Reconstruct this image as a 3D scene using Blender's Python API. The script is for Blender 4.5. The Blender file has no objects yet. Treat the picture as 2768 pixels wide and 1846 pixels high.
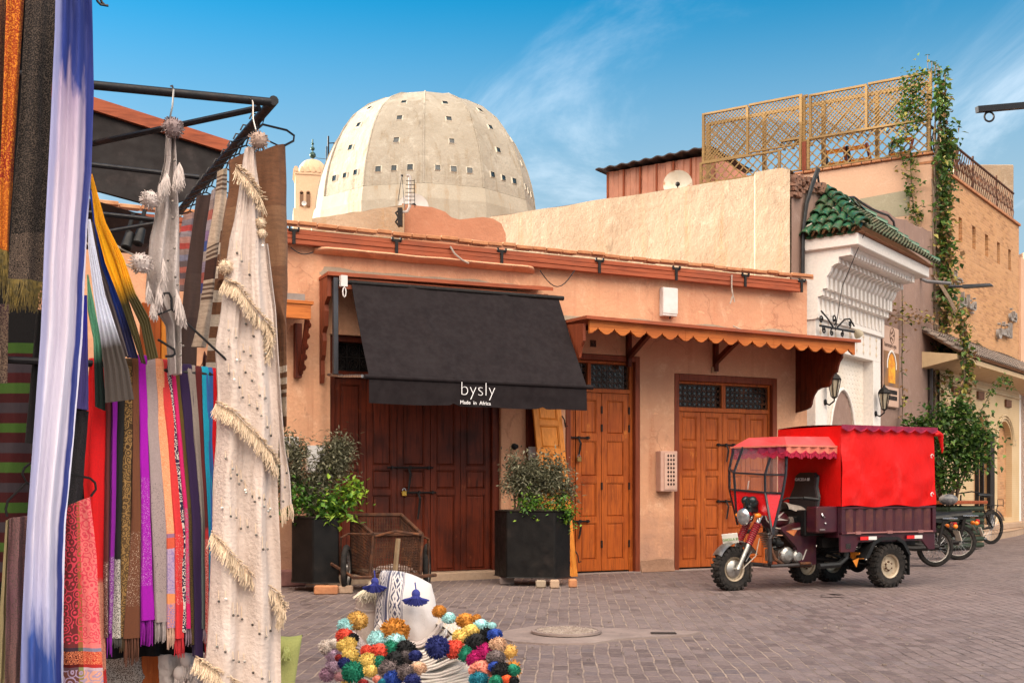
import bpy, bmesh, math, random
from mathutils import Vector, Matrix, noise as mnoise
R = math.radians
sc = bpy.context.scene
col = sc.collection
# ------------------------------------------------------------------ camera
cam = bpy.data.cameras.new('camera'); cam_o = bpy.data.objects.new('camera', cam); col.objects.link(cam_o)
cam_o.location = (0, 0, 1.2); cam_o.rotation_euler = (R(90), 0, 0)
cam.sensor_width = 36; cam.lens = 40.0; cam.shift_y = 0.141; cam.clip_start = 0.1; cam.clip_end = 3000
sc.camera = cam_o
# ------------------------------------------------------------------ light
SUN_AZ, SUN_EL = -70.0, 11.0            # azimuth clockwise from +Y
sun = bpy.data.lights.new('sun', 'SUN'); sun.energy = 5.0; sun.angle = R(0.5); sun.color = (1.0, 0.92, 0.80)
sun_o = bpy.data.objects.new('sun', sun); col.objects.link(sun_o)
az, el = R(SUN_AZ), R(SUN_EL)
to_sun = Vector((math.sin(az) * math.cos(el), math.cos(az) * math.cos(el), math.sin(el)))
sun_o.rotation_euler = to_sun.to_track_quat('Z', 'Y').to_euler()
sun_o.location = to_sun * 60
sc.view_settings.view_transform = 'Standard'; sc.view_settings.look = 'None'
sc.view_settings.exposure = 1.74; sc.view_settings.gamma = 1.0
w = bpy.data.worlds.new('World'); sc.world = w; w.use_nodes = True
nt = w.node_tree; nt.nodes.clear()
def N(t, typ, **kw):
    n = t.nodes.new(typ)
    for k, v in kw.items(): setattr(n, k, v)
    return n
def LK(t, a, b): t.links.new(a, b)
sky = N(nt, 'ShaderNodeTexSky', sky_type='NISHITA'); sky.sun_disc = False
sky.sun_elevation = el; sky.sun_rotation = az; sky.altitude = 450; sky.air_density = 1.0; sky.dust_density = 0.6; sky.ozone_density = 2.2
hs = N(nt, 'ShaderNodeHueSaturation'); hs.inputs['Saturation'].default_value = 1.65; hs.inputs['Hue'].default_value = 0.487
LK(nt, sky.outputs[0], hs.inputs['Color'])
tc = N(nt, 'ShaderNodeTexCoord'); sep = N(nt, 'ShaderNodeSeparateXYZ'); LK(nt, tc.outputs['Generated'], sep.inputs[0])
def mth(t, op, a, b=None, c=None, clamp=False):
    m = N(t, 'ShaderNodeMath', operation=op); m.use_clamp = clamp
    for i, x in enumerate((a, b, c)):
        if x is None: continue
        if isinstance(x, (int, float)): m.inputs[i].default_value = x
        else: LK(t, x, m.inputs[i])
    return m.outputs[0]
def mapr(t, x, a, b, c=0., d=1.):
    m = N(t, 'ShaderNodeMapRange'); m.interpolation_type = 'SMOOTHSTEP'
    LK(t, x, m.inputs[0])
    for i, v in zip((1, 2, 3, 4), (a, b, c, d)): m.inputs[i].default_value = v
    return m.outputs[0]
hz = N(nt, 'ShaderNodeMix', data_type='RGBA'); LK(nt, mapr(nt, sep.outputs[2], .42, .20, .0, .90), hz.inputs[0]); LK(nt, hs.outputs[0], hz.inputs[6]); hz.inputs[7].default_value = (1.75, 2.45, 2.95, 1)
zz = mth(nt, 'MAXIMUM', sep.outputs[2], 0.06)
cx = mth(nt, 'DIVIDE', sep.outputs[0], zz); cy = mth(nt, 'DIVIDE', sep.outputs[1], zz)
cmb = N(nt, 'ShaderNodeCombineXYZ'); LK(nt, mth(nt, 'ADD', mth(nt, 'MULTIPLY', cx, 0.9), .30), cmb.inputs[0]); LK(nt, mth(nt, 'MULTIPLY', cy, 0.42), cmb.inputs[1])
mp = N(nt, 'ShaderNodeMapping'); mp.inputs['Rotation'].default_value = (0, 0, R(-32)); mp.inputs['Location'].default_value = (3.3, 1.2, 0)
LK(nt, cmb.outputs[0], mp.inputs[0])
n1 = N(nt, 'ShaderNodeTexNoise'); n1.inputs['Scale'].default_value = 1.1; n1.inputs['Detail'].default_value = 9; n1.inputs['Roughness'].default_value = .62; n1.inputs['Distortion'].default_value = .9
LK(nt, mp.outputs[0], n1.inputs['Vector'])
n2 = N(nt, 'ShaderNodeTexNoise'); n2.inputs['Scale'].default_value = .55; n2.inputs['Detail'].default_value = 2
LK(nt, cmb.outputs[0], n2.inputs['Vector'])
wisp = mth(nt, 'MULTIPLY', mapr(nt, n1.outputs[0], .47, .76), mapr(nt, n2.outputs[0], .36, .56))
wisp = mth(nt, 'MULTIPLY', wisp, .5)
# unseen bright warm cloud, added behind the viewer as fill light
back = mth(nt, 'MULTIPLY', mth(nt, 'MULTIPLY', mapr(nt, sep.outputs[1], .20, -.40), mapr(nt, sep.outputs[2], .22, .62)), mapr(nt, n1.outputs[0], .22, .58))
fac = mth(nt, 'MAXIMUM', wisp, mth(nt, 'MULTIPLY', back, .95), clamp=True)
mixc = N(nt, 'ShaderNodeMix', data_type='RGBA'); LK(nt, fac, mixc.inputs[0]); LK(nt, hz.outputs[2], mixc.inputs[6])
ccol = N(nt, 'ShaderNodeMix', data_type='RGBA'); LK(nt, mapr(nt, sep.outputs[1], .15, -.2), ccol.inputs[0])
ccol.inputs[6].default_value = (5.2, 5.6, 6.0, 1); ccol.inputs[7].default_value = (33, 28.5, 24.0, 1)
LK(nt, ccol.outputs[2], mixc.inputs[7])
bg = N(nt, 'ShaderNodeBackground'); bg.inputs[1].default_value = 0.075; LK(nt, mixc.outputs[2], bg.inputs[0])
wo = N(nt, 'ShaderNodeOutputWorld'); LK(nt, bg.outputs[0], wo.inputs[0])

# ------------------------------------------------------------------ helpers
class Frame:
    """A street front: u runs along it, d out of it towards the street, z up."""
    def __init__(s, x, y, deg):
        s.x, s.y, s.a = x, y, R(deg)
        s.M = Matrix.Translation((x, y, 0)) @ Matrix.Rotation(s.a, 4, 'Z')
    def w(s, u, d, z): return s.M @ Vector((u, -d, z))
FA = Frame(1.35, 15.67, 26.1)      # the row of shops
FT = Frame(2.525, 13.06, 27.3)     # the cargo tricycle
FB = Frame(4.41, 18.0, 52.9)       # the wall with the tiled gate
FS = Frame(-.85, 4.0, 26.1)        # the textile stall
FL = Frame(8.87, 24.0, -33.0)      # terrace front
FW = Frame(8.87, 24.0, 52.9)       # brick house front
FC = Frame(4.41, 18.0, -33.0)      # sunlit wall
F0 = Frame(0, 0, 0)
BASE = {}
def props(o, label=None, cat=None, group=None, kind=None):
    if label: o['label'] = label
    if cat: o['category'] = cat
    if group: o['group'] = group
    if kind: o['kind'] = kind
    return o
def thing(name, label, cat, fr, base, group=None):
    o = bpy.data.objects.new(name, None); o.empty_display_size = .2; col.objects.link(o)
    o.location = fr.w(*base); o.rotation_euler = (0, 0, fr.a)
    BASE[o.name] = (fr, base)
    return props(o, label, cat, group)
class MB:
    def __init__(s, fr=None): s.v = []; s.f = []; s.mi = []; s.uvs = []; s.cur = 0; s.has_uv = False
    def add(s, vs, fs, uv=None):
        b = len(s.v); s.v += [tuple(x) for x in vs]
        for f in fs: s.f.append([b + i for i in f]); s.mi.append(s.cur)
        if uv is not None:
            s.has_uv = True; s.uvs += list(uv)
        else: s.uvs += [(0, 0)] * len(vs)
        return s
    def box(s, u0, u1, d0, d1, z0, z1):
        return s.add([(u0,d0,z0),(u1,d0,z0),(u1,d1,z0),(u0,d1,z0),(u0,d0,z1),(u1,d0,z1),(u1,d1,z1),(u0,d1,z1)],
                     [(0,1,2,3),(4,7,6,5),(0,4,5,1),(1,5,6,2),(2,6,7,3),(3,7,4,0)])
    def obox(s, c, ex, ey, ez):      # oriented box: centre and three half-extent vectors
        c, ex, ey, ez = map(Vector, (c, ex, ey, ez)); vs = []
        for k in (-1, 1):
            for a, b in ((-1,-1),(1,-1),(1,1),(-1,1)): vs.append(c + ex*a + ey*b + ez*k)
        return s.add(vs, [(0,1,2,3),(4,7,6,5),(0,4,5,1),(1,5,6,2),(2,6,7,3),(3,7,4,0)])
    def bar(s, p, q, w, h, up=(0,0,1)):
        p, q = Vector(p), Vector(q); t = (q-p); L = t.length
        if L < 1e-6: return s
        t /= L; a = Vector(up).cross(t)
        if a.length < 1e-4: a = Vector((1,0,0)).cross(t)
        a.normalize(); b = t.cross(a)
        return s.obox((p+q)/2, t*L/2, a*w/2, b*h/2)
    def frustum(s, u0, u1, z0, z1, d0, d1, m):   # raised field on a panel
        return s.add([(u0,d0,z0),(u1,d0,z0),(u1,d0,z1),(u0,d0,z1),(u0+m,d1,z0+m),(u1-m,d1,z0+m),(u1-m,d1,z1-m),(u0+m,d1,z1-m)],
                     [(0,4,5,1),(1,5,6,2),(2,6,7,3),(3,7,4,0),(4,7,6,5)])
    def prism(s, pts, fn, t0, t1):   # pts 2D outline; fn(a,b,t) -> 3D
        n = len(pts); vs = [fn(a,b,t0) for a,b in pts] + [fn(a,b,t1) for a,b in pts]
        fs = [tuple(range(n)), tuple(range(2*n-1, n-1, -1))] + [(i, (i+1)%n, n+(i+1)%n, n+i) for i in range(n)]
        return s.add(vs, fs)
    def tube(s, path, r, n=8, closed=False, caps=True, flat=1.0, flatdir=None):
        P = [Vector(p) for p in path]; m = len(P); rs = r if isinstance(r, (list, tuple)) else [r]*m
        vs = []; prev = None
        for i in range(m):
            a = P[(i-1) % m] if (closed or i > 0) else P[i]; b = P[(i+1) % m] if (closed or i < m-1) else P[i]
            t = (b-a)
            if t.length < 1e-9: t = Vector((0,0,1))
            t.normalize()
            if prev is None:
                x = Vector(flatdir) if flatdir else (Vector((0,0,1)) if abs(t.z) < .9 else Vector((1,0,0)))
            else: x = prev
            x = x - t*x.dot(t)
            if x.length < 1e-6: x = t.orthogonal()
            x.normalize(); prev = x; y = t.cross(x)
            for k in range(n):
                an = 2*math.pi*k/n; vs.append(P[i] + x*math.cos(an)*rs[i] + y*math.sin(an)*rs[i]*flat)
        fs = []
        for i in range(m if closed else m-1):
            j = (i+1) % m
            for k in range(n): fs.append((i*n+k, i*n+(k+1)%n, j*n+(k+1)%n, j*n+k))
        if caps and not closed: fs += [tuple(range(n-1,-1,-1)), tuple((m-1)*n+k for k in range(n))]
        return s.add(vs, fs)
    def lathe(s, prof, n, c, ax=(0,0,1), cap=True):
        ax = Vector(ax).normalized(); x = ax.orthogonal().normalized(); y = ax.cross(x); c = Vector(c); vs = []
        for r, h in prof:
            for k in range(n):
                a = 2*math.pi*k/n; vs.append(c + ax*h + (x*math.cos(a) + y*math.sin(a))*r)
        m = len(prof); fs = [(i*n+k, i*n+(k+1)%n, (i+1)*n+(k+1)%n, (i+1)*n+k) for i in range(m-1) for k in range(n)]
        if cap: fs += [tuple(range(n-1,-1,-1)), tuple((m-1)*n+k for k in range(n))]
        return s.add(vs, fs)
    def ball(s, c, r, n=8, sc_=(1,1,1)):
        prof = [(max(.001, math.sin(math.pi*i/n)), -math.cos(math.pi*i/n)) for i in range(n+1)]
        b = MB(); b.lathe(prof, n*2, (0,0,0))
        return s.add([(c[0]+v[0]*r*sc_[0], c[1]+v[1]*r*sc_[1], c[2]+v[2]*r*sc_[2]) for v in b.v], b.f)
    def grid(s, fn, nu, nv, close_u=False):
        vs = []; uv = []
        for j in range(nv+1):
            for i in range(nu+1): vs.append(fn(i/nu, j/nv)); uv.append((i/nu, j/nv))
        fs = [(j*(nu+1)+i, j*(nu+1)+i+1, (j+1)*(nu+1)+i+1, (j+1)*(nu+1)+i) for j in range(nv) for i in range(nu)]
        return s.add(vs, fs, uv)
    def xform(s, M):
        s.v = [tuple(M @ Vector(v)) for v in s.v]; return s
    def join(s, o, off=(0,0,0), M=None):
        b = len(s.v)
        for v in o.v:
            v = Vector(v)
            if M: v = M @ v
            s.v.append(tuple(v + Vector(off)))
        s.f += [[b+i for i in f] for f in o.f]; s.mi += [m + 0 for m in o.mi] if s.cur == 0 else [s.cur]*len(o.f)
        s.uvs += o.uvs; s.has_uv = s.has_uv or o.has_uv
        return s
    def mesh(s, name, mats, fr, base, smooth=False, bevel=0, recalc=True, rough=0):
        me = bpy.data.meshes.new(name)
        bu, bd, bz = base
        me.from_pydata([(u-bu, -(d-bd), z-bz) for u, d, z in s.v], [], s.f)
        for m in (mats if isinstance(mats, (list, tuple)) else [mats]): me.materials.append(m)
        me.polygons.foreach_set('material_index', s.mi)
        if s.has_uv:
            l = me.uv_layers.new(name='UVMap'); vi = [0]*len(me.loops); me.loops.foreach_get('vertex_index', vi)
            fl = [0.]*(2*len(vi))
            for k, i in enumerate(vi): fl[2*k], fl[2*k+1] = s.uvs[i]
            l.data.foreach_set('uv', fl)
        if recalc or bevel or smooth:
            bm = bmesh.new(); bm.from_mesh(me)
            if bevel:
                es = [e for e in bm.edges if len(e.link_faces) == 2 and e.calc_face_angle(0) > .5]
                bmesh.ops.bevel(bm, geom=es, offset=bevel, segments=1, affect='EDGES', clamp_overlap=True)
            if recalc: bmesh.ops.recalc_face_normals(bm, faces=bm.faces[:])
            if smooth:
                for f in bm.faces: f.smooth = True
                for e in bm.edges:
                    if len(e.link_faces) == 2 and e.calc_face_angle(0) > .65: e.smooth = False
            bm.to_mesh(me); bm.free()
        me.validate(); me.update()
        return me
    def part(s, name, mats, parent, smooth=False, bevel=0, recalc=True, label=None, kind=None):
        r = parent
        while r.parent: r = r.parent
        fr, base = BASE[r.name]
        o = bpy.data.objects.new(name, s.mesh(name, mats, fr, base, smooth, bevel, recalc)); col.objects.link(o); o.parent = parent
        return props(o, label, None, None, kind)
    def solo(s, name, mats, fr, base, label=None, cat=None, group=None, kind=None, smooth=False, bevel=0, recalc=True):
        o = bpy.data.objects.new(name, s.mesh(name, mats, fr, base, smooth, bevel, recalc)); col.objects.link(o)
        o.location = fr.w(*base); o.rotation_euler = (0, 0, fr.a); BASE[o.name] = (fr, base)
        return props(o, label, cat, group, kind)
rnd = random.Random(7)
def lettering(text, size, M, parent, mat, name='lettering', ext=.002, align='LEFT', shear=0, thin=0):
    cu = bpy.data.curves.new(name, 'FONT'); cu.body = text; cu.size = size; cu.extrude = ext; cu.align_x = align; cu.offset = thin; cu.shear = shear
    to = bpy.data.objects.new(name, cu); col.objects.link(to)
    dg = bpy.context.evaluated_depsgraph_get(); me = bpy.data.meshes.new_from_object(to.evaluated_get(dg))
    col.objects.unlink(to); bpy.data.objects.remove(to); bpy.data.curves.remove(cu)
    mb = MB(); mb.v = [tuple(M @ v.co) for v in me.vertices]; mb.f = [list(p.vertices) for p in me.polygons]; mb.mi = [0]*len(mb.f); mb.uvs = [(0,0)]*len(mb.v)
    bpy.data.meshes.remove(me)
    if not mb.v: return None
    return mb.part(name, mat, parent)
def face_M(o, right, up):          # matrix that lays text at o, reading along right (in u,d,z space)
    r = Vector(right).normalized(); u = Vector(up).normalized(); n = Vector((r.y*u.z-r.z*u.y, r.z*u.x-r.x*u.z, r.x*u.y-r.y*u.x))
    return Matrix(((r.x,u.x,-n.x,o[0]),(r.y,u.y,-n.y,o[1]),(r.z,u.z,-n.z,o[2]),(0,0,0,1)))

# ------------------------------------------------------------------ materials
def rgba(c): return (c[0], c[1], c[2], 1)
def hx(h, k=1.0):
    h = h.lstrip('#'); o = []
    for i in (0, 2, 4):
        v = int(h[i:i+2], 16)/255; o.append(k*(v/12.92 if v <= .04045 else ((v+.055)/1.055)**2.4))
    return tuple(o)
def newmat(name):
    m = bpy.data.materials.new(name); m.use_nodes = True; t = m.node_tree; b = t.nodes['Principled BSDF']
    return m, t, b
def ramp(t, x, stops, interp='LINEAR'):
    r = N(t, 'ShaderNodeValToRGB'); r.color_ramp.interpolation = interp; e = r.color_ramp.elements
    while len(e) > 1: e.remove(e[-1])
    e[0].position = stops[0][0]; e[0].color = rgba(stops[0][1])
    for p, c in stops[1:]:
        q = e.new(p); q.color = rgba(c)
    LK(t, x, r.inputs[0]); return r.outputs[0]
def tnoise(t, vec, scale, detail=4, rough=.55, stretch=None, dist=0):
    if stretch:
        m = N(t, 'ShaderNodeMapping'); m.inputs['Scale'].default_value = stretch; LK(t, vec, m.inputs[0]); vec = m.outputs[0]
    n = N(t, 'ShaderNodeTexNoise'); n.inputs['Scale'].default_value = scale; n.inputs['Detail'].default_value = detail
    n.inputs['Roughness'].default_value = rough; n.inputs['Distortion'].default_value = dist
    LK(t, vec, n.inputs['Vector']); return n.outputs[0]
def mixrgb(t, f, a, b, mode='MIX'):
    m = N(t, 'ShaderNodeMix', data_type='RGBA', blend_type=mode)
    for i, x in ((0, f), (6, a), (7, b)):
        if isinstance(x, (int, float)): m.inputs[i].default_value = x
        elif isinstance(x, tuple): m.inputs[i].default_value = rgba(x)
        else: LK(t, x, m.inputs[i])
    return m.outputs[2]
def bumpn(t, b, h, strength, dist=.01):
    n = N(t, 'ShaderNodeBump'); n.inputs['Strength'].default_value = strength; n.inputs['Distance'].default_value = dist
    LK(t, h, n.inputs['Height']); LK(t, n.outputs[0], b.inputs['Normal'])
def objco(t): return N(t, 'ShaderNodeTexCoord').outputs['Object']
def mat(name, c1, c2=None, ns=5., rough=.75, bump=0., bs=40., stretch=None, metal=0., c3=None, s3=1.2, spec=.4, coat=0., dist=.006, edge=(.35,.65)):
    m, t, b = newmat(name); co = objco(t)
    c2 = c2 or tuple(x*.78 for x in c1)
    f = mapr(t, tnoise(t, co, ns, 6, .6, stretch), *edge)
    c = mixrgb(t, f, c1, c2)
    if c3: c = mixrgb(t, mapr(t, tnoise(t, co, s3, 5, .62), .52, .72), c, c3)
    LK(t, c, b.inputs['Base Color']); b.inputs['Metallic'].default_value = metal
    b.inputs['Specular IOR Level'].default_value = spec; b.inputs['Coat Weight'].default_value = coat
    rr = mapr(t, tnoise(t, co, ns*2.3, 4), .3, .7, max(.03, rough-.1), min(1, rough+.1)); LK(t, rr, b.inputs['Roughness'])
    if bump: bumpn(t, b, tnoise(t, co, bs, 5, .6, stretch), bump, dist)
    return m
def yarn(name, c, dark=.5, rough=.95):
    """wool: every strand has its own shade"""
    m, t, b = newmat(name); g_ = N(t, 'ShaderNodeNewGeometry')
    LK(t, ramp(t, g_.outputs['Random Per Island'], [(0, tuple(x*dark for x in c)), (.45, c), (1, tuple(min(.85, x*1.22+.01) for x in c))]), b.inputs['Base Color'])
    b.inputs['Roughness'].default_value = rough; b.inputs['Specular IOR Level'].default_value = .15; return m
def wood(name, c1, c2, c3=None, rough=.5, axis='z', scale=1., coat=.0, worn=None):
    m, t, b = newmat(name); co = objco(t)
    st = {'z': (14, 14, .9), 'u': (.9, 14, 14), 'd': (14, .9, 14)}[axis]
    g = tnoise(t, co, 3*scale, 7, .62, st, .5)
    c = ramp(t, g, [(.28, c2), (.5, c1), (.7, tuple(x*1.22 for x in c1))])
    blot = tnoise(t, co, 1.7, 4, .6)
    c = mixrgb(t, mapr(t, blot, .42, .75), c, c3 or tuple(x*.6 for x in c1))
    if worn: c = mixrgb(t, mapr(t, tnoise(t, co, 9, 5, .7, (1,1,.5)), .6, .74), c, worn)
    LK(t, c, b.inputs['Base Color']); b.inputs['Coat Weight'].default_value = coat; b.inputs['Coat Roughness'].default_value = .3
    b.inputs['Specular IOR Level'].default_value = .22
    LK(t, mapr(t, g, .2, .8, rough+.1, rough-.08), b.inputs['Roughness']); bumpn(t, b, g, .35, .004)
    return m
def plaster(name, c1, c2, c3, bump=.45, crack=None, s=.7, streak=None, foot=None):
    m, t, b = newmat(name); co = objco(t)
    a = tnoise(t, co, s, 7, .62, None, .4); c = mixrgb(t, mapr(t, a, .36, .66), c1, c2)
    c = mixrgb(t, mapr(t, tnoise(t, co, 3.1, 8, .68, None, .6), .50, .74), c, c3)
    if streak: c = mixrgb(t, mapr(t, tnoise(t, co, 1.5, 6, .6, (3.2, 3.2, .22)), .52, .72), c, streak)
    c = mixrgb(t, mapr(t, tnoise(t, co, 26, 4, .6), .35, .75), c, tuple(x*.86 for x in c1))
    if crack:
        v = N(t, 'ShaderNodeTexVoronoi'); v.feature = 'DISTANCE_TO_EDGE'; v.inputs['Scale'].default_value = .9
        wv = N(t, 'ShaderNodeTexNoise'); wv.inputs['Scale'].default_value = 3; wv.inputs['Detail'].default_value = 6; LK(t, co, wv.inputs['Vector'])
        ad = N(t, 'ShaderNodeVectorMath', operation='MULTIPLY_ADD'); LK(t, wv.outputs['Color'], ad.inputs[0]); ad.inputs[1].default_value = (.5,.5,.5); LK(t, co, ad.inputs[2]); LK(t, ad.outputs[0], v.inputs['Vector'])
        ck = mth(t, 'MULTIPLY', mapr(t, v.outputs['Distance'], .012, .002), mapr(t, tnoise(t, co, .7, 3), .48, .58)); c = mixrgb(t, mth(t, 'MULTIPLY', ck, .38), c, crack)
        c = mixrgb(t, mapr(t, tnoise(t, co, 1.9, 9, .75, (1,1,1.3), 1.2), .60, .66, 0, .6), c, tuple(min(.8, x*1.25) for x in c1))
        c = mixrgb(t, mapr(t, tnoise(t, co, 2.6, 9, .72, (1,1,.6), .8), .61, .69, 0, .55), c, tuple(x*.62 for x in c2))
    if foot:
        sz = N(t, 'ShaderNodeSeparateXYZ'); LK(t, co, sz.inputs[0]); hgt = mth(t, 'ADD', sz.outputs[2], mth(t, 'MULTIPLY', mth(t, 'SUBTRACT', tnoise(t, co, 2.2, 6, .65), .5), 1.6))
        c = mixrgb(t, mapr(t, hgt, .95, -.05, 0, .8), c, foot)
    LK(t, c, b.inputs['Base Color']); b.inputs['Roughness'].default_value = .92; b.inputs['Specular IOR Level'].default_value = .2
    h = mth(t, 'ADD', mth(t, 'MULTIPLY', tnoise(t, co, 3.5, 8, .65), 2.2), mth(t, 'MULTIPLY', tnoise(t, co, 38, 4, .6), .35))
    bumpn(t, b, h, bump, .022)
    return m
def fabric(name, stops, interp='LINEAR', rough=.9, pat=None, weave=700., bump=.25, wob=.03, sheen=.05, vstripes=None, mott=0):
    """stops colour the cloth along its drop (v = 0 top, 1 hem); pat = list of (v0, v1, colour, scale, threshold)."""
    m, t, b = newmat(name); tx = N(t, 'ShaderNodeTexCoord'); sp = N(t, 'ShaderNodeSeparateXYZ'); LK(t, tx.outputs['UV'], sp.inputs[0]); co = tx.outputs['Object']
    v = sp.outputs[1]
    if wob: v = mth(t, 'ADD', v, mth(t, 'MULTIPLY', mth(t, 'SUBTRACT', tnoise(t, co, 14, 4, .6, (1,1,.3)), .5), wob))
    c = ramp(t, v, stops, interp)
    if vstripes: c = mixrgb(t, 1.0, c, ramp(t, sp.outputs[0], vstripes, 'CONSTANT'), 'MULTIPLY')
    for (v0, v1, pc, ps, th) in (pat or []):
        band = mth(t, 'MULTIPLY', mth(t, 'GREATER_THAN', sp.outputs[1], v0), mth(t, 'LESS_THAN', sp.outputs[1], v1))
        vor = N(t, 'ShaderNodeTexVoronoi'); vor.inputs['Scale'].default_value = ps; vor.feature = 'F1'; LK(t, co, vor.inputs['Vector'])
        nz = tnoise(t, co, ps*1.6, 3, .6)
        k = mth(t, 'GREATER_THAN', mth(t, 'ADD', mth(t, 'MULTIPLY', vor.outputs[0], .5), mth(t, 'MULTIPLY', nz, .8)), th)
        if ps < 180: k = mth(t, 'GREATER_THAN', mth(t, 'SINE', mth(t, 'ADD', mth(t, 'MULTIPLY', vor.outputs[0], 17), mth(t, 'MULTIPLY', tnoise(t, co, ps*.6, 3), 7))), (th-.35)*1.6)
        c = mixrgb(t, mth(t, 'MULTIPLY', band, k), c, pc)
    c = mixrgb(t, mapr(t, tnoise(t, co, 160, 3, .6), .3, .75, 0., .16), c, (.02,.02,.02))
    if mott: c = mixrgb(t, mapr(t, tnoise(t, co, 60, 5, .7, (.35,.35,1.6)), .38, .68, 0., mott), c, (.03,.018,.012))
    LK(t, c, b.inputs['Base Color']); b.inputs['Roughness'].default_value = rough; b.inputs['Specular IOR Level'].default_value = .2
    b.inputs['Sheen Weight'].default_value = sheen; b.inputs['Sheen Roughness'].default_value = .5
    bumpn(t, b, tnoise(t, co, weave*.35, 3, .6, (1,1,.45)), bump, .002)
    return m
# ================================================================== materials used by the street
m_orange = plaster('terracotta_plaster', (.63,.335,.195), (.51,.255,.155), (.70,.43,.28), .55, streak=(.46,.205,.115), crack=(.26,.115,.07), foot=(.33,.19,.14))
m_pink = plaster('pink_plaster', (.52,.24,.155), (.47,.21,.135), (.56,.29,.19), .4)
m_cream = plaster('cream_render', (.38,.29,.205), (.28,.20,.13), (.46,.375,.28), .7, s=.5, streak=(.34,.23,.13), crack=(.24,.16,.09))
m_mauve = plaster('mauve_plaster', (.30,.195,.155), (.26,.165,.13), (.35,.24,.20), .35, streak=(.23,.15,.125))
m_salmon = plaster('salmon_plaster', (.66,.41,.27), (.60,.36,.235), (.68,.45,.31), .25)
m_white = plaster('white_plaster', (.80,.735,.675), (.76,.69,.62), (.82,.77,.72), .16)
m_dome = plaster('dome_render', (.375,.33,.265), (.27,.23,.175), (.45,.41,.34), 1.0, s=.6, streak=(.25,.195,.13), crack=(.17,.13,.09))
m_drum = plaster('drum_render', (.39,.345,.275), (.33,.285,.215), (.44,.395,.32), .4, s=.6, streak=(.30,.20,.11))
m_mortar = plaster('grey_mortar', (.33,.26,.19), (.27,.215,.16), (.38,.31,.24), .8)
m_minaret = plaster('minaret_render', (.62,.42,.27), (.56,.37,.235), (.66,.47,.31), .3)
m_lintel = plaster('sandstone_step', (.42,.29,.20), (.36,.25,.17), (.48,.35,.25), .5)
m_brickcap = mat('cap_brick', (.46,.20,.09), (.36,.15,.07), 9, .9, .6, 30, c3=(.52,.30,.16))
m_darkwood = wood('dark_stained_wood', (.118,.019,.006), (.020,.004,.0022), (.040,.007,.003), .5, 'z', coat=.0, worn=(.17,.04,.014))
m_redwood = wood('red_brown_wood', (.27,.062,.019), (.13,.028,.011), (.19,.045,.016), .5, 'z')
m_beam = wood('weathered_red_beam', (.30,.073,.030), (.155,.038,.019), (.22,.06,.03), .62, 'u')
m_honey = wood('honey_wood', (.38,.086,.013), (.13,.024,.006), (.25,.046,.008), .5, 'z', coat=.05, worn=(.56,.18,.03))
m_honeyf = wood('honey_fascia', (.46,.135,.026), (.26,.062,.013), (.35,.09,.019), .52, 'u')
m_amber = wood('amber_wood', (.64,.22,.028), (.45,.14,.016), (.52,.17,.022), .48, 'z')
m_browntrim = wood('brown_trim', (.20,.045,.018), (.10,.022,.010), (.14,.03,.012), .5, 'z')
m_lattice = wood('lattice_pine', (.29,.18,.07), (.19,.11,.038), (.25,.155,.07), .6, 'u')
m_iron = mat('black_iron', (.007,.006,.006), (.013,.010,.009), 20, .6, .2, 80, metal=.0, spec=.25)
m_rust = mat('rusty_iron', (.11,.045,.022), (.05,.024,.016), 14, .8, .5, 60, metal=.3, c3=(.20,.075,.03), s3=6)
m_glassdark = mat('dark_glass', (.012,.010,.010), (.02,.017,.016), 6, .15, spec=.6)
m_brass = mat('brass', (.55,.33,.06), (.45,.26,.05), 20, .3, metal=.9)
m_steel = mat('steel', (.45,.45,.46), (.36,.36,.37), 30, .3, metal=.95)
m_greybox = mat('pale_metal', (.62,.60,.58), (.56,.53,.5), 6, .5, c3=(.48,.43,.38))

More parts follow.
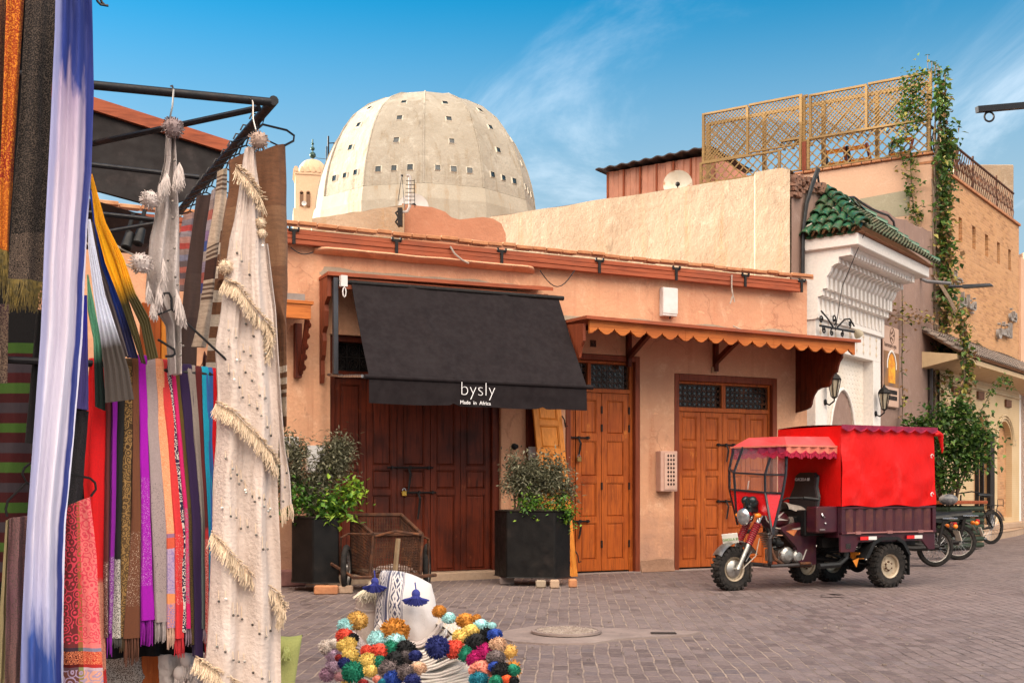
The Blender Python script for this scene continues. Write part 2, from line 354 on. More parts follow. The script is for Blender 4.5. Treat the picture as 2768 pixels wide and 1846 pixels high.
# ================================================================== ground
def ground_mat():
    m, t, b = newmat('street_pavers'); co = objco(t)
    mp_ = N(t, 'ShaderNodeMapping'); mp_.inputs['Rotation'].default_value = (0, 0, R(93)); LK(t, co, mp_.inputs[0])
    wob = N(t, 'ShaderNodeTexNoise'); wob.inputs['Scale'].default_value = 2.2; wob.inputs['Detail'].default_value = 3; LK(t, co, wob.inputs['Vector'])
    va = N(t, 'ShaderNodeVectorMath', operation='SCALE'); va.inputs['Scale'].default_value = .055; LK(t, wob.outputs['Color'], va.inputs[0])
    vb = N(t, 'ShaderNodeVectorMath', operation='ADD'); LK(t, mp_.outputs[0], vb.inputs[0]); LK(t, va.outputs[0], vb.inputs[1])
    br = N(t, 'ShaderNodeTexBrick'); br.inputs['Scale'].default_value = 1; br.inputs['Brick Width'].default_value = .205; br.inputs['Row Height'].default_value = .10
    br.inputs['Mortar Size'].default_value = .0075; br.inputs['Mortar Smooth'].default_value = .25; br.inputs['Bias'].default_value = 0
    br.inputs['Color1'].default_value = (0,0,0,1); br.inputs['Color2'].default_value = (1,1,1,1); br.inputs['Mortar'].default_value = (.5,.5,.5,1)
    LK(t, vb.outputs[0], br.inputs[0])
    big = tnoise(t, co, .28, 5, .6)
    c = ramp(t, br.outputs[0], [(0, (.075,.054,.053)), (.35, (.125,.092,.089)), (.7, (.168,.128,.124)), (1, (.100,.080,.086))])
    c = mixrgb(t, mapr(t, big, .38, .68, 0, .7), c, (.20,.155,.145))
    c = mixrgb(t, mapr(t, tnoise(t, co, 1.3, 6, .7), .5, .8, 0, .75), c, (.115,.078,.068))
    c = mixrgb(t, mapr(t, tnoise(t, co, 22, 5, .7), .35, .8, 0, .5), c, (.25,.19,.17))
    # joints: sandy along the shop side, dark further out
    sp = N(t, 'ShaderNodeSeparateXYZ'); LK(t, co, sp.inputs[0])
    side = mth(t, 'ADD', mth(t, 'MULTIPLY', sp.outputs[0], .13), mth(t, 'MULTIPLY', tnoise(t, co, .9, 4), 1.1))
    jc = mixrgb(t, mapr(t, side, .55, 1.15), (.34,.26,.205), (.034,.024,.021))
    jm = mapr(t, br.outputs[1], .15, .8)
    jm = mth(t, 'MULTIPLY', jm, mapr(t, tnoise(t, co, 3.1, 6, .75), .36, .62, .04, .95))
    c = mixrgb(t, jm, c, jc)
    # dark damp stripe close to the walls
    LK(t, c, b.inputs['Base Color']); b.inputs['Specular IOR Level'].default_value = .35
    LK(t, mapr(t, tnoise(t, co, 6, 5), .3, .7, .55, .85), b.inputs['Roughness'])
    h = mth(t, 'SUBTRACT', mth(t, 'ADD', mth(t, 'MULTIPLY', tnoise(t, co, 34, 5, .65), .55), mth(t, 'MULTIPLY', br.outputs[0], .35)), mth(t, 'MULTIPLY', br.outputs[1], 1.3))
    h = mth(t, 'ADD', h, mth(t, 'MULTIPLY', tnoise(t, co, 2.4, 3), 1.2))
    bumpn(t, b, h, .9, .016)
    return m
g = MB(); 
xs = [-1500,-300,-60,-12] + [-8+.8*i for i in range(41)] + [40,90,300,1500]; ys = [-1500,-300,-40,-8] + [.8*i for i in range(50)] + [60,120,400,1500]
for y in ys:
    for x in xs:
        z = 0
        if -9 < x < 26 and -1 < y < 40: z = .010*(mnoise.noise((x*.35, y*.35, 3.1))) + .005*mnoise.noise((x*1.1, y*1.1, 7))
        g.v.append((x, -y, z)); g.uvs.append((0, 0))
nx = len(xs)
for j in range(len(ys)-1):
    for i in range(nx-1): g.f.append([j*nx+i, j*nx+i+1, (j+1)*nx+i+1, (j+1)*nx+i]); g.mi.append(0)
g.solo('ground', ground_mat(), F0, (0,0,0), kind='structure', smooth=True)
m_conc = mat('worn_concrete', (.25,.19,.168), (.19,.145,.13), 5, .85, .5, 50, c3=(.30,.235,.205))
p = MB(); pts = [(-.12,9.02),(.0,8.72),(.28,8.58),(.62,8.62),(.82,8.86),(1.1,8.96),(1.42,9.12),(1.55,9.3),(1.2,9.42),(.78,9.55),(.5,9.74),(.18,9.66),(-.06,9.36)]
p.prism(pts, lambda a,b,t: (a,-b,t), -.03, .013); p.solo('pavement_patch', m_conc, F0, (.6,-9.1,0), kind='structure')
def manhole():
    t = thing('manhole_cover', 'round patterned iron manhole cover set in a concrete patch of the paving', 'manhole cover', F0, (.44,-9.2,.02))
    b = MB(); b.lathe([(.285,.0),(.285,.018),(.255,.018),(.255,.012),(.0001,.012)], 40, (.44,-9.2,.02)); b.part('frame', m_conc, t)
    b = MB()
    for i in range(-7, 8):
        for j in range(-7, 8):
            x, y = i*.033+(j%2)*.016, j*.033
            if x*x+y*y < .057 and rnd.random() < .82:
                a = rnd.choice((0, 1)); l, k = (.013,.006) if a else (.006,.013)
                b.box(.44+x-l, .44+x+l, -9.2+y-k, -9.2+y+k, .031, .041)
    b.part('cleats', mat('worn_iron', (.40,.33,.28), (.28,.22,.18), 20, .7), t)
manhole()
b = MB(); b.box(1.12,1.32,-9.2,-9.12,.0,.022); b.box(1.13,1.31,-9.19,-9.13,.022,.0225)
b.solo('drain_slot', mat('slot_dark', (.03,.02,.017)), F0, (1.22,-9.16,0), 'small dark drain slot in the paving beside the concrete patch', 'drain')
b = MB(); b.grid(lambda a,c: (3.45+(a-.5)*.26, -12.25+(c-.5)*.10*(1-abs(a-.5)), .022+.03*math.sin(a*3.1)*(.4+c*.5)+.004*math.sin(9*a)), 8, 3)
b.grid(lambda a,c: (3.45+(a-.5)*.26, -12.25+(c-.5)*.10*(1-abs(a-.5)), .012+.03*math.sin(a*3.1)*(.4+c*.5)), 8, 3)
b.solo('rubber_scrap', mat('rubber_black', (.022,.02,.02), rough=.85), F0, (3.45,-12.25,0), 'curled scrap of black rubber lying on the paving in front of the tricycle', 'rubber scrap')
b = MB()
for k in range(420):
    x, y = rnd.uniform(-2.5, 7.5), rnd.uniform(6.8, 14); s = rnd.uniform(.003,.009)*(1.6 if rnd.random() < .1 else 1)
    b.obox((x,-y,.008+s*.3), (s,rnd.uniform(-s,s)*.5,0), (rnd.uniform(-s,s)*.5,s*.8,0), (0,0,s*.5))
b.solo('grit', mat('grit_bits', (.28,.23,.20), (.16,.12,.10), 3), F0, (2,-10,0), kind='stuff')
# ================================================================== the row of shops
def panel_leaf(mb, u0, u1, z0, z1, d, rows, st=.07, th=.05, ncol=1, raise_=.022):
    """One door leaf: stiles, rails and raised fields. rows = list of (z0, z1) of the panels."""
    mb.box(u0, u1, d-th, d-.030, z0, z1)
    us = [u0 + (u1-u0)*i/ncol for i in range(ncol+1)]
    for i in range(ncol):
        a, c = us[i], us[i+1]; s0 = st if i == 0 else st*.5; s1 = st if i == ncol-1 else st*.5
        mb.box(a, a+s0, d-.030, d, z0, z1); mb.box(c-s1, c, d-.030, d, z0, z1)
        zs = [z0] + [z for r in rows for z in r] + [z1]
        for k in range(0, len(zs), 2): mb.box(a+s0, c-s1, d-.030, d, zs[k], zs[k+1])
        for (r0, r1) in rows:
            mb.frustum(a+s0+.006, c-s1-.006, r0+.006, r1-.006, d-.0295, d-.030+raise_, .022)
            e = .014
            for q in ((a+s0, a+s0+e, r0, r1), (c-s1-e, c-s1, r0, r1)): mb.box(q[0], q[1], d-.0298, d-.006, q[2], q[3])
            for q in ((r0, r0+e), (r1-e, r1)): mb.box(a+s0+e, c-s1-e, d-.0297, d-.006, q[0], q[1])
def grille(mb, u0, u1, z0, z1, d, cell=.085):
    n = max(2, round((u1-u0)/cell)); mrows = max(2, round((z1-z0)/cell)); r = .0045
    for i in range(n+1): x = u0+(u1-u0)*i/n; mb.bar((x,d,z0),(x,d,z1), r*1.6, r*1.6)
    for j in range(mrows+1): z = z0+(z1-z0)*j/mrows; mb.bar((u0,d,z),(u1,d,z), r*1.6, r*1.6)
    for i in range(n):
        for j in range(mrows):
            cx_, cz_ = u0+(u1-u0)*(i+.5)/n, z0+(z1-z0)*(j+.5)/mrows; q = cell*.36
            mb.tube([(cx_+q*math.cos(k*.7854), d+.004, cz_+q*math.sin(k*.7854)) for k in range(8)], r, 4, closed=True)
shop = thing('shop_row', 'long low terracotta plastered row of shops with panelled wooden doors', 'building', FA, (0,0,0))
HZ = 4.30
holes = [(-3.98,-1.66,.04,3.06), (-.70,.487,.0,3.005), (1.06,2.889,.0,2.80)]
def wall_holes(mb, u0, u1, z0, z1, holes, dep):
    us = sorted({u0, u1, *[h[0] for h in holes], *[h[1] for h in holes]}); zs = sorted({z0, z1, *[h[2] for h in holes if h[2] > z0], *[h[3] for h in holes]})
    for i in range(len(us)-1):
        for j in range(len(zs)-1):
            a, c, e, f = us[i], us[i+1], zs[j], zs[j+1]
            if any(h[0] <= a and c <= h[1] and h[2] <= e and f <= h[3] for h in holes): continue
            mb.add([(a,0,e),(c,0,e),(c,0,f),(a,0,f)], [(0,1,2,3)])
    for h in holes:
        a, c, e, f = h
        mb.add([(a,0,e),(a,0,f),(a,-dep,f),(a,-dep,e)], [(0,1,2,3)]); mb.add([(c,0,e),(c,0,f),(c,-dep,f),(c,-dep,e)], [(0,1,2,3)])
        mb.add([(a,0,f),(c,0,f),(c,-dep,f),(a,-dep,f)], [(0,1,2,3)])
        if e > z0: mb.add([(a,0,e),(c,0,e),(c,-dep,e),(a,-dep,e)], [(0,1,2,3)])
b = MB(); wall_holes(b, -11, 3.46, -.1, HZ, holes, .3)
for u0, u1 in ((-11, 3.46),):                      # back, ends and flat roof
    b.add([(u0,0,-.1),(u0,-4,-.1),(u0,-4,HZ),(u0,0,HZ)], [(0,1,2,3)]); b.add([(u1,0,-.1),(u1,-1.9,-.1),(u1,-1.9,HZ),(u1,0,HZ)], [(0,1,2,3)])
    b.add([(u0,0,HZ),(u1,0,HZ),(u1,-1.9,HZ),(u0,-4,HZ)], [(0,1,2,3)]); b.add([(u0,-4,-.1),(u1,-1.9,-.1),(u1,-1.9,HZ),(u0,-4,HZ)], [(0,1,2,3)])
    b.add([(u0,-.3,-.1),(u1,-.3,-.1),(u1,-.3,HZ),(u0,-.3,HZ)], [(0,1,2,3)])
b.part('wall', m_orange, shop, recalc=False)
# rounded plaster capping above
b = MB(); n = 70
def cap(s, t):
    u = -11 + 14.5*s; a = math.pi*(t*1.0); z = HZ+.035+.02*mnoise.noise((u*.8,0,1))
    return (u, .10*math.cos(a)-.06*(t)-.02 if t > 0 else .10, z+.085*math.sin(a*.55)+.012*mnoise.noise((u*2.5, t*2, 4)))
b.grid(cap, n, 6); b.add([(-11,.10,HZ-.0),(3.5,.10,HZ-.0),(3.5,.10,HZ+.05),(-11,.10,HZ+.05)], [(0,1,2,3)])
b.part('coping', m_orange, shop, smooth=True)
b = MB(); u = -11
while u < 3.42:
    l = rnd.uniform(.19,.26); dz = rnd.uniform(-.012,.008); dd = rnd.uniform(-.012,.018)
    b.box(u, u+l-.012, 0, .135+dd, HZ+.022+dz, HZ+.067+dz); u += l
b.part('brick_edge', m_brickcap, shop, bevel=.006)
# red timber fascia with metal joint plates
b = MB(); joints = [-11, -6.2, -4.47, -3.17, -1.72, -.25, 1.0, 2.2, 3.24]
for i in range(len(joints)-1):
    for k in range(3): b.box(joints[i]+.004, joints[i+1]-.004, .075+.006*(k%2), .125+.008*((k+i)%2), 4.093+.059*k, 4.148+.059*k)
fb = b.part('fascia_beam', m_beam, shop, bevel=.004)
for u in joints[2:]:
    q = MB(); q.box(u-.02, u+.02, .134, .146, 4.085, 4.245); q.box(u-.065, u+.065, .134, .144, 4.235, 4.268)
    for s in (-.055, .055): q.box(u+s-.012, u+s+.012, .1345, .155, 4.25, 4.288)
    q.part('bracket', m_iron, fb)
# moulded plaster ledge over the dark doors and its flat pilaster
b = MB(); b.grid(lambda s,t: (-4.19+3.0*s, .02+.15*math.sin(math.pi*t)*min(1, 25*s+.2, 25*(1-s)+.2), 4.02+.10*t+.012*mnoise.noise((s*6,0,2))), 40, 8)
b.grid(lambda s,t: (-4.19+.17*s, .018*math.sin(math.pi*min(1,max(0,s*1.1))) , 4.03*t+.01), 6, 30)
b.part('plaster_ledge', m_orange, shop, smooth=True)
def ragged(mb, u0, u1, z0, z1, d, n=40, amp=.03):
    mb.grid(lambda s,t: (u0+(u1-u0)*s, d*(.4+.6*(1-abs(2*t-1))), z0+(z1-z0)*t*(1+amp*12*mnoise.noise((s*7,u0,1)))), n, 4)
b = MB(); ragged(b, -4.12, -1.44, 3.70, 3.86, .02); ragged(b, -1.0, 3.15, 3.34, 3.50, .022); ragged(b, -5.1, -4.32, 3.36, 3.5, .03)
b.part('mortar_band', m_mortar, shop, smooth=True)
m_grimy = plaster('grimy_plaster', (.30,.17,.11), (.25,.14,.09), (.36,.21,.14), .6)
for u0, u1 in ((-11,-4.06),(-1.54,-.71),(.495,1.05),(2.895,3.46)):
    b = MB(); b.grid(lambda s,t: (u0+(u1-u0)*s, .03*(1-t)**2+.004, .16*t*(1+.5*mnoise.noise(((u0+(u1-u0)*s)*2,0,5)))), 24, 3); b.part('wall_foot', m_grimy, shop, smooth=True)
b = MB(); b.box(-4.05,-1.55,-.25,.14,-.05,.10); b.part('door_step', m_lintel, shop, bevel=.012)
b = MB(); b.box(-.72,.5,-.25,.02,-.05,.012); b.box(1.05,2.89,-.25,.02,-.05,.012); b.part('threshold', m_conc, shop, bevel=.01)
# ---- dark double doors under the awning
D1 = -.10
rows1 = [(.115,1.085),(1.16,1.405),(1.46,2.46)]
b = MB()
for u0, u1, nc in ((-3.90,-3.485,1), (-3.48,-3.078,1), (-3.072,-2.625,1), (-2.618,-2.205,1), (-2.20,-1.77,1)):
    panel_leaf(b, u0, u1, .105, 2.545, D1, rows1, .075)
door = b.part('door', m_darkwood, shop, bevel=.003, label='dark red-brown folding doors under the black awning')
b = MB(); b.box(-3.975,-3.905,-.16,-.05,.10,3.05); b.box(-1.765,-1.665,-.16,-.05,.10,3.05); b.box(-3.905,-1.765,-.16,-.06,2.55,2.62); b.box(-3.905,-1.765,-.16,-.05,2.98,3.05)
b.part('frame', m_darkwood, door, bevel=.006)
b = MB(); b.box(-3.905,-1.765,-.2,-.18,2.62,2.98); b.part('transom_glass', m_glassdark, door)
b = MB(); grille(b, -3.89, -1.78, 2.635, 2.965, -.12, .16); b.part('transom_grille', m_iron, door)
def bolt(parent, u, z, d, l=.32, drop=.26, hu=None):
    q = MB(); q.tube([(u-l/2,d+.02,z),(u+l/2,d+.02,z)], .011, 6)
    for s in (-.4, 0, .4): q.box(u+s*l-.012, u+s*l+.012, d-.004, d+.034, z-.02, z+.02)
    hu = u if hu is None else hu
    q.tube([(hu,d+.03,z-.01),(hu+.02,d+.05,z-.08),(hu+.012,d+.04,z-.17),(hu-.01,d+.045,z-drop)], [.014,.017,.017,.012], 6, flat=.5)
    q.part('bolt', m_iron, parent)
bolt(door, -2.90, 1.435, D1, .62, .3, -2.93); bolt(door, -2.78, 1.118, D1, .46, .34, -2.80)
# ---- honey coloured door 2 and door 3
D2 = -.07
b = MB(); r2 = [(.186,.693),(.771,1.247),(1.33,1.824),(1.915,2.388)]
for u0, u1 in ((-.585,-.515), (-.50,-.098), (-.09,.345)): panel_leaf(b, u0, u1, .035, 2.478, D2, r2 if u1-u0 > .2 else [(.2,2.3)], .075 if u1-u0 > .2 else .02)
d2 = b.part('door', m_honey, shop, bevel=.003, label='honey brown panelled door beside the leaning board')
b = MB(); b.box(-.695,-.62,-.14,.012,.0,3.0); b.box(.405,.483,-.14,.012,0,3.0); b.box(-.62,.405,-.14,.010,2.925,3.0); b.part('outer_frame', m_browntrim, d2, bevel=.006)
b = MB(); b.box(-.62,-.59,-.13,-.06,0,2.92); b.box(.352,.405,-.13,-.06,0,2.92); b.box(-.59,.352,-.13,-.055,2.484,2.54); b.box(-.59,.352,-.13,-.06,2.885,2.92); b.box(-.32,-.265,-.13,-.06,2.54,2.885); b.part('frame', m_honey, d2, bevel=.005)
b = MB(); b.box(-.59,.352,-.16,-.14,2.54,2.885); b.part('transom_glass', m_glassdark, d2)
b = MB(); grille(b, -.25, .34, 2.55, 2.875, -.09, .08); grille(b, -.58, -.33, 2.55, 2.875, -.09, .08); b.part('transom_grille', m_rust, d2)
bolt(d2, -.46, 1.86, D2, .34, .25, -.47); bolt(d2, -.44, .72, D2, .30, .24, -.47)
b = MB()
for z in (.35, 1.15, 1.95, 2.2):
    for u in (-.094, .348): b.box(u-.012, u+.012, D2-.002, D2+.014, z, z+.10)
b.part('hinges', m_iron, d2)
b = MB(); r3 = [(.136,.50),(.567,.931),(.99,1.348),(1.415,1.765),(1.846,2.196)]
for u0, u1 in ((1.165,1.565), (1.572,1.953), (1.960,2.36), (2.367,2.77)): panel_leaf(b, u0, u1, .035, 2.262, D2, r3, .072)
d3 = b.part('door', m_honey, shop, bevel=.003, label='honey brown four-leaf panelled door behind the tricycle')
b = MB(); b.box(1.062,1.14,-.14,.012,0,2.796); b.box(2.805,2.887,-.14,.012,0,2.796); b.box(1.14,2.805,-.14,.010,2.70,2.796); b.part('outer_frame', m_browntrim, d3, bevel=.006)
b = MB(); b.box(1.14,1.163,-.13,-.06,0,2.7); b.box(2.775,2.805,-.13,-.06,0,2.7); b.box(1.163,2.775,-.13,-.055,2.268,2.33); b.box(1.163,2.775,-.13,-.06,2.665,2.7); b.box(1.93,2.0,-.13,-.06,2.33,2.665); b.part('frame', m_honey, d3, bevel=.005)
b = MB(); b.box(1.163,2.775,-.16,-.14,2.33,2.665); b.part('transom_glass', m_glassdark, d3)
b = MB(); grille(b, 1.175, 1.92, 2.34, 2.655, -.09, .08); grille(b, 2.01, 2.765, 2.34, 2.655, -.09, .08); b.part('transom_grille', m_rust, d3)
bolt(d3, 2.0, 1.80, D2, .34, .25); bolt(d3, 2.0, .98, D2, .34, .26)
# padlocks hang on the bolts
def padlock(label, u, z, d, m):
    t = thing('padlock', label, 'padlock', FA, (u,d,z))
    q = MB(); q.box(u-.034, u+.034, d, d+.028, z-.055, z+.01); q.part('lock_body', m, t, bevel=.006)
    q = MB(); q.tube([(u+.022*math.cos(a), d+.014, z+.01+.03*(a > -1)*math.sin(max(0,a))+.0) for a in [math.pi*k/8 for k in range(9)]], .007, 6); q.part('shackle', m_steel, t)
padlock('bright yellow brass padlock on the dark doors under the awning', -2.99, 1.13, D1+.01, m_brass)
padlock('small dull brass padlock on the honey door bolt above the right planter', -.475, 1.585, D2+.03, mat('dull_brass', (.36,.23,.08), rough=.45, metal=.7))
# leaning board between the doors
def lean(u, d, z): return (u - .155*(z/1.95), d - .42*z/2.3, z)
lb = thing('leaning_door_leaf', 'spare amber panelled door leaf leaning against the wall behind the right planter', 'door leaf', FA, (-.85,.45,0))
q = MB(); panel_leaf(q, -1.02, -.60, .0, 2.42, 0, [(.12,.62),(.72,1.18),(1.28,1.60),(1.68,1.98),(2.05,2.32)], .07, .04)
q.v = [(u-.05*(z/2.3)-.20, d+.52-.40*z/2.4, z+.02) for u, d, z in q.v]; q.part('leaf', m_amber, lb, bevel=.003)
q = MB()
for z in (2.08, .30): q.tube([(-.62-.05*z/2.3-.20, .55-.4*z/2.4, z+.05), (-.60-.05*z/2.3-.20, .58-.4*z/2.4, z), (-.59-.05*z/2.3-.20, .59-.4*z/2.4, z-.10), (-.56-.05*z/2.3-.20, .60-.4*z/2.4, z-.08)], .009, 6)
q.part('hook', m_iron, lb)
# dark strip and post between pillar and board
q = MB(); q.box(-1.30,-1.22,0,.05,.03,2.9); q.box(-1.215,-1.15,0,.03,.03,2.9); q.solo('door_post', m_darkwood, FA, (-1.15,0,0), 'narrow dark timber post on the wall between the doors', 'post')
q = MB(); q.box(-1.29,-1.17,.052,.075,1.52,1.72); q.box(-1.275,-1.185,.075,.085,1.54,1.70); q.solo('switch_box', m_greybox, FA, (-1.23,.05,1.52), 'small cream box low on the wall beside the leaning board', 'wall box', bevel=.004)
q = MB(); q.lathe([(.045,0),(.04,.02),(.02,.03),(.015,.05),(.03,.07),(.001,.075)], 12, (-1.47,.0,1.72), (0,1,0)); q.solo('door_knocker', m_iron, FA, (-1.47,0,1.72), 'black iron knob on the wall right of the dark doors', 'knob')
# meter cupboard, junction boxes, number plates
t = thing('meter_cupboard', 'pale pink louvred meter cupboard on the wall between the honey doors', 'meter box', FA, (.88,0,1.12))
q = MB(); q.box(.745,1.025,.002,.13,1.125,1.69); q.part('case', mat('pink_paint', (.55,.33,.25), (.50,.29,.22), 8, .6), t, bevel=.006)
q = MB(); q.box(.80,1.01,.1305,.142,1.15,1.665); q.part('door', mat('pink_paint_door', (.60,.38,.29), rough=.6), t, bevel=.003)
q = MB()
for i in range(3):
    for j in range(8):
        u, z = .862+i*.047, 1.20+j*.057
        q.add([(u,.1425,z),(u+.018,.1425,z+.024),(u,.1425,z+.05),(u-.018,.1425,z+.024)], [(0,1,2,3)])
q.part('vent_holes', m_glassdark, t)
t = thing('junction_box', 'tall white junction box high on the shop wall above the scalloped canopy', 'junction box', FA, (.92,0,3.57))
q = MB(); q.box(.805,1.045,.002,.10,3.585,3.985); q.part('case', m_greybox, t, bevel=.008)
q = MB(); q.box(.803,1.047,.101,.108,3.62,3.98); q.part('lid', m_greybox, t, bevel=.002)
q = MB(); q.tube([(.95,.055,3.59),(.95,.055,3.555)], .012, 8); q.part('gland', m_iron, t)
t = thing('number_plate', 'small black house number plate 65 under the scalloped canopy', 'number plate', FA, (-.27,0,3.1))
q = MB(); q.box(-.318,-.228,.002,.014,3.098,3.19); q.part('plate', mat('plate_brown', (.10,.045,.025)), t)
lettering('65', .085, face_M((-.315,.0145,3.112), (1,0,0), (0,0,1)), t, m_iron)
q = MB(); q.box(1.691,1.784,.002,.03,2.83,2.915); q.box(1.71,1.765,.03,.04,2.845,2.9); q.solo('wall_lamp_box', mat('tan_box', (.42,.28,.16)), FA, (1.74,0,2.82), 'small tan box on the wall above the rightmost honey door', 'wall box', bevel=.003)
# boxes behind the left planter
q = MB(); q.box(-4.62,-4.385,.002,.05,1.60,1.79); q.solo('vent_panel', m_greybox, FA, (-4.5,0,1.6), 'grey pierced vent panel on the wall behind the left planter', 'vent', bevel=.004)
q = MB(); q.box(-4.29,-4.06,.002,.09,1.36,1.69); q.box(-4.25,-4.10,.09,.096,1.52,1.66); q.solo('meter_box', m_greybox, FA, (-4.18,0,1.36), 'white meter box on the wall just above the left planter shrub', 'meter box', bevel=.006)
q = MB(); q.box(-4.7,-4.32,.0,.16,0,.20); q.solo('kerb_stone', mat('pink_stone', (.28,.13,.11), (.20,.09,.08), 7, .8, .5, 30), FA, (-4.5,.1,0), 'low pink stone block at the wall foot left of the left planter', 'stone block', bevel=.02)
# neighbouring little canopy at the left
t = thing('door_canopy', 'little brown wooden canopy with turned bracket left of the awning, half behind the brown blanket', 'canopy', FA, (-4.6,0,2.5))
q = MB(); q.box(-5.6,-4.33,.0,.50,3.32,3.36); q.box(-5.6,-4.36,.44,.485,3.15,3.32); q.part('canopy_board', m_honeyf, t, bevel=.004)
q = MB(); q.box(-5.7,-4.33,.0,.12,3.40,3.50); q.part('slab', mat('slate_grey', (.25,.22,.20)), t)
q = MB(); q.box(-4.44,-4.36,.01,.10,2.50,3.15)
for k in range(5): q.ball((-4.36+.00*k, .12+.055*k, 2.62+.12*k), .045, 6)
q.bar((-4.38,.10,2.55),(-4.38,.40,3.15),.05,.05); q.part('bracket', m_darkwood, t)
# ---- scalloped canopy over doors 2 and 3
t = thing('scalloped_canopy', 'long honey wood canopy with scalloped fascia over the two honey doors', 'canopy', FA, (1.2,0,2.3))
cd = 1.0
q = MB(); q.add([(-1.0,0,3.36),(3.5,0,3.36),(3.5,cd+.1,3.285),(-1.0,cd+.1,3.335),(-1.0,0,3.33),(3.5,0,3.33),(3.5,cd+.1,3.245),(-1.0,cd+.1,3.295)], [(0,1,2,3),(4,7,6,5),(0,4,5,1),(1,5,6,2),(2,6,7,3),(3,7,4,0)])
q.part('roof_board', m_beam, t)
q = MB()
def scal_pts(L, zt, zb, n):
    pts = [(0, zt), (L, zt)]; st = L/n
    for i in range(n-1, -1, -1):
        x = st*i
        for f, h in ((1,0),(.88,.004),(.78,.016),(.71,.034),(.65,.036),(.60,.052),(.55,.058),(.5,.085),(.45,.058),(.40,.052),(.35,.036),(.29,.034),(.22,.016),(.12,.004)):
            pts.append((x+st*f, zb+h*1.0))
    pts.append((0, zb)); return pts
L_ = 4.37
for i in range(3):
    l0, l1 = L_*i/3, L_*(i+1)/3
    pts = [(a+l0, bb) for a, bb in scal_pts(l1-l0-.003, .175, 0, 6)]
    q.prism(pts, lambda a, bb, tt: (-.92+a, cd+tt, 3.125-.055*(a/L_)+bb), .0, .035)
q.part('fascia', m_honeyf, t)
side = [(0,2.30),(.12,2.315),(.24,2.335),(.31,2.36),(.345,2.41),(.35,2.45),(.39,2.53),(.46,2.60),(.56,2.63),(.70,2.63),(.74,2.66),(.76,2.74),(.80,2.80),(.88,2.83),(.90,2.90),(.93,2.97),(cd-.01,3.03),(cd-.01,3.25),(0,3.33)]
q = MB(); q.prism(side, lambda a, bb, tt: (tt, a, bb), 3.24, 3.275)
for k in range(1, 9): q.box(3.234, 3.2395, .108*k-.006, .108*k, max(2.31, [s[1] for s in side if s[0] >= .108*k-.001][0]+.02), 3.2)
q.part('side_panel', m_darkwood, t)
q = MB(); q.prism([(a, bb) for a, bb in side if True], lambda a, bb, tt: (tt, a*1.0, bb+.0), -.99, -.955); q.part('side_panel', m_browntrim, t)
for u in (.28, 1.75):
    q = MB(); q.bar((u,.03,2.98),(u,.62,3.28),.06,.07); q.box(u-.03,u+.03,.0,.07,2.85,3.3); q.part('strut', m_darkwood, t)
q = MB()
for k in range(6): q.bar((-.6+.75*k,.02,3.31),(-.6+.75*k,cd-.01,3.25),.05,.06)
q.part('rafters', m_browntrim, t)
# ---- wooden surround of the awning
t = thing('awning_box', 'brown wooden hood with carved side brackets that carries the black awning', 'hood', FA, (-2.7,0,2.5))
q = MB(); q.add([(-4.13,0,3.70),(-1.10,0,3.84),(-1.10,.40,3.74),(-4.13,.40,3.70),(-4.13,0,3.73),(-1.10,0,3.87),(-1.10,.40,3.785),(-4.13,.40,3.745)], [(0,3,2,1),(4,5,6,7),(0,1,5,4),(1,2,6,5),(2,3,7,6),(3,0,4,7)]); q.part('hood_board', m_beam, t)
q = MB(); q.box(-4.05,-1.16,.33,.365,3.56,3.69); q.part('hood_fascia', m_beam, t)
sp_ = [(0,2.45),(.05,2.45),(.08,2.55),(.07,2.72),(.12,2.78),(.16,2.95),(.14,3.05),(.22,3.12),(.24,3.3),(.22,3.38),(.34,3.46),(.34,3.70),(0,3.70)]
q = MB(); q.prism(sp_, lambda a, bb, tt: (tt, a, bb), -4.12, -4.07); q.part('side_panel', m_browntrim, t)
q = MB(); q.prism(sp_, lambda a, bb, tt: (tt, a, bb), -1.20, -1.15); q.part('side_panel', m_browntrim, t)
# ---- the black awning
m_awn = mat('black_canvas', (.012,.0088,.0098), (.016,.012,.013), 7, .9, .25, 500, c3=(.017,.013,.014), s3=2, spec=.15)
t = thing('awning', 'large black canvas awning with white lettering on its valance', 'awning', FA, (-2.5,.2,2.1))
def awn(s, v):
    u = -3.83-.07*v + (2.83+.0*v)*s; sag = -.045*math.sin(math.pi*v)*(.6+.4*math.sin(3*math.pi*s)**2)
    wr = .010*mnoise.noise((s*5, v*1.2, 2)) + .030*math.exp(-((s-.27-.10*v)/.014)**2) + .030*math.exp(-((s-.72-.06*v)/.014)**2) + .012*mnoise.noise((s*9, v*3+s*4, 6))
    return (u, .37+.85*v, 3.635-1.2*v + sag + wr)
q = MB(); q.grid(awn, 60, 24); q.grid(lambda s, v: tuple(Vector(awn(s, v))-Vector((0,.004,.006))), 60, 24)
cn = q.part('canvas', m_awn, t, smooth=True)
def val(s, v):
    a = awn(s, 1.0); return (a[0]-.0*v, a[1]+.012*mnoise.noise((s*4, v*2, 9))*v+.006*math.sin(s*40)*v, a[2]-.015-.285*v+.01*mnoise.noise((s*3,0,1))*v)
q = MB(); q.grid(val, 60, 8); q.grid(lambda s, v: tuple(Vector(val(s, v))-Vector((0,.006,0))), 60, 8); vl = q.part('valance', m_awn, t, smooth=True)
q = MB(); q.tube([(-3.95,1.215,2.435),(-.98,1.215,2.425)], .028, 10); q.part('front_bar', m_awn, t, smooth=True)
q = MB(); q.tube([(-4.02,.36,3.64),(-.93,.36,3.66)], .03, 10); q.part('roller', m_iron, t, smooth=True)
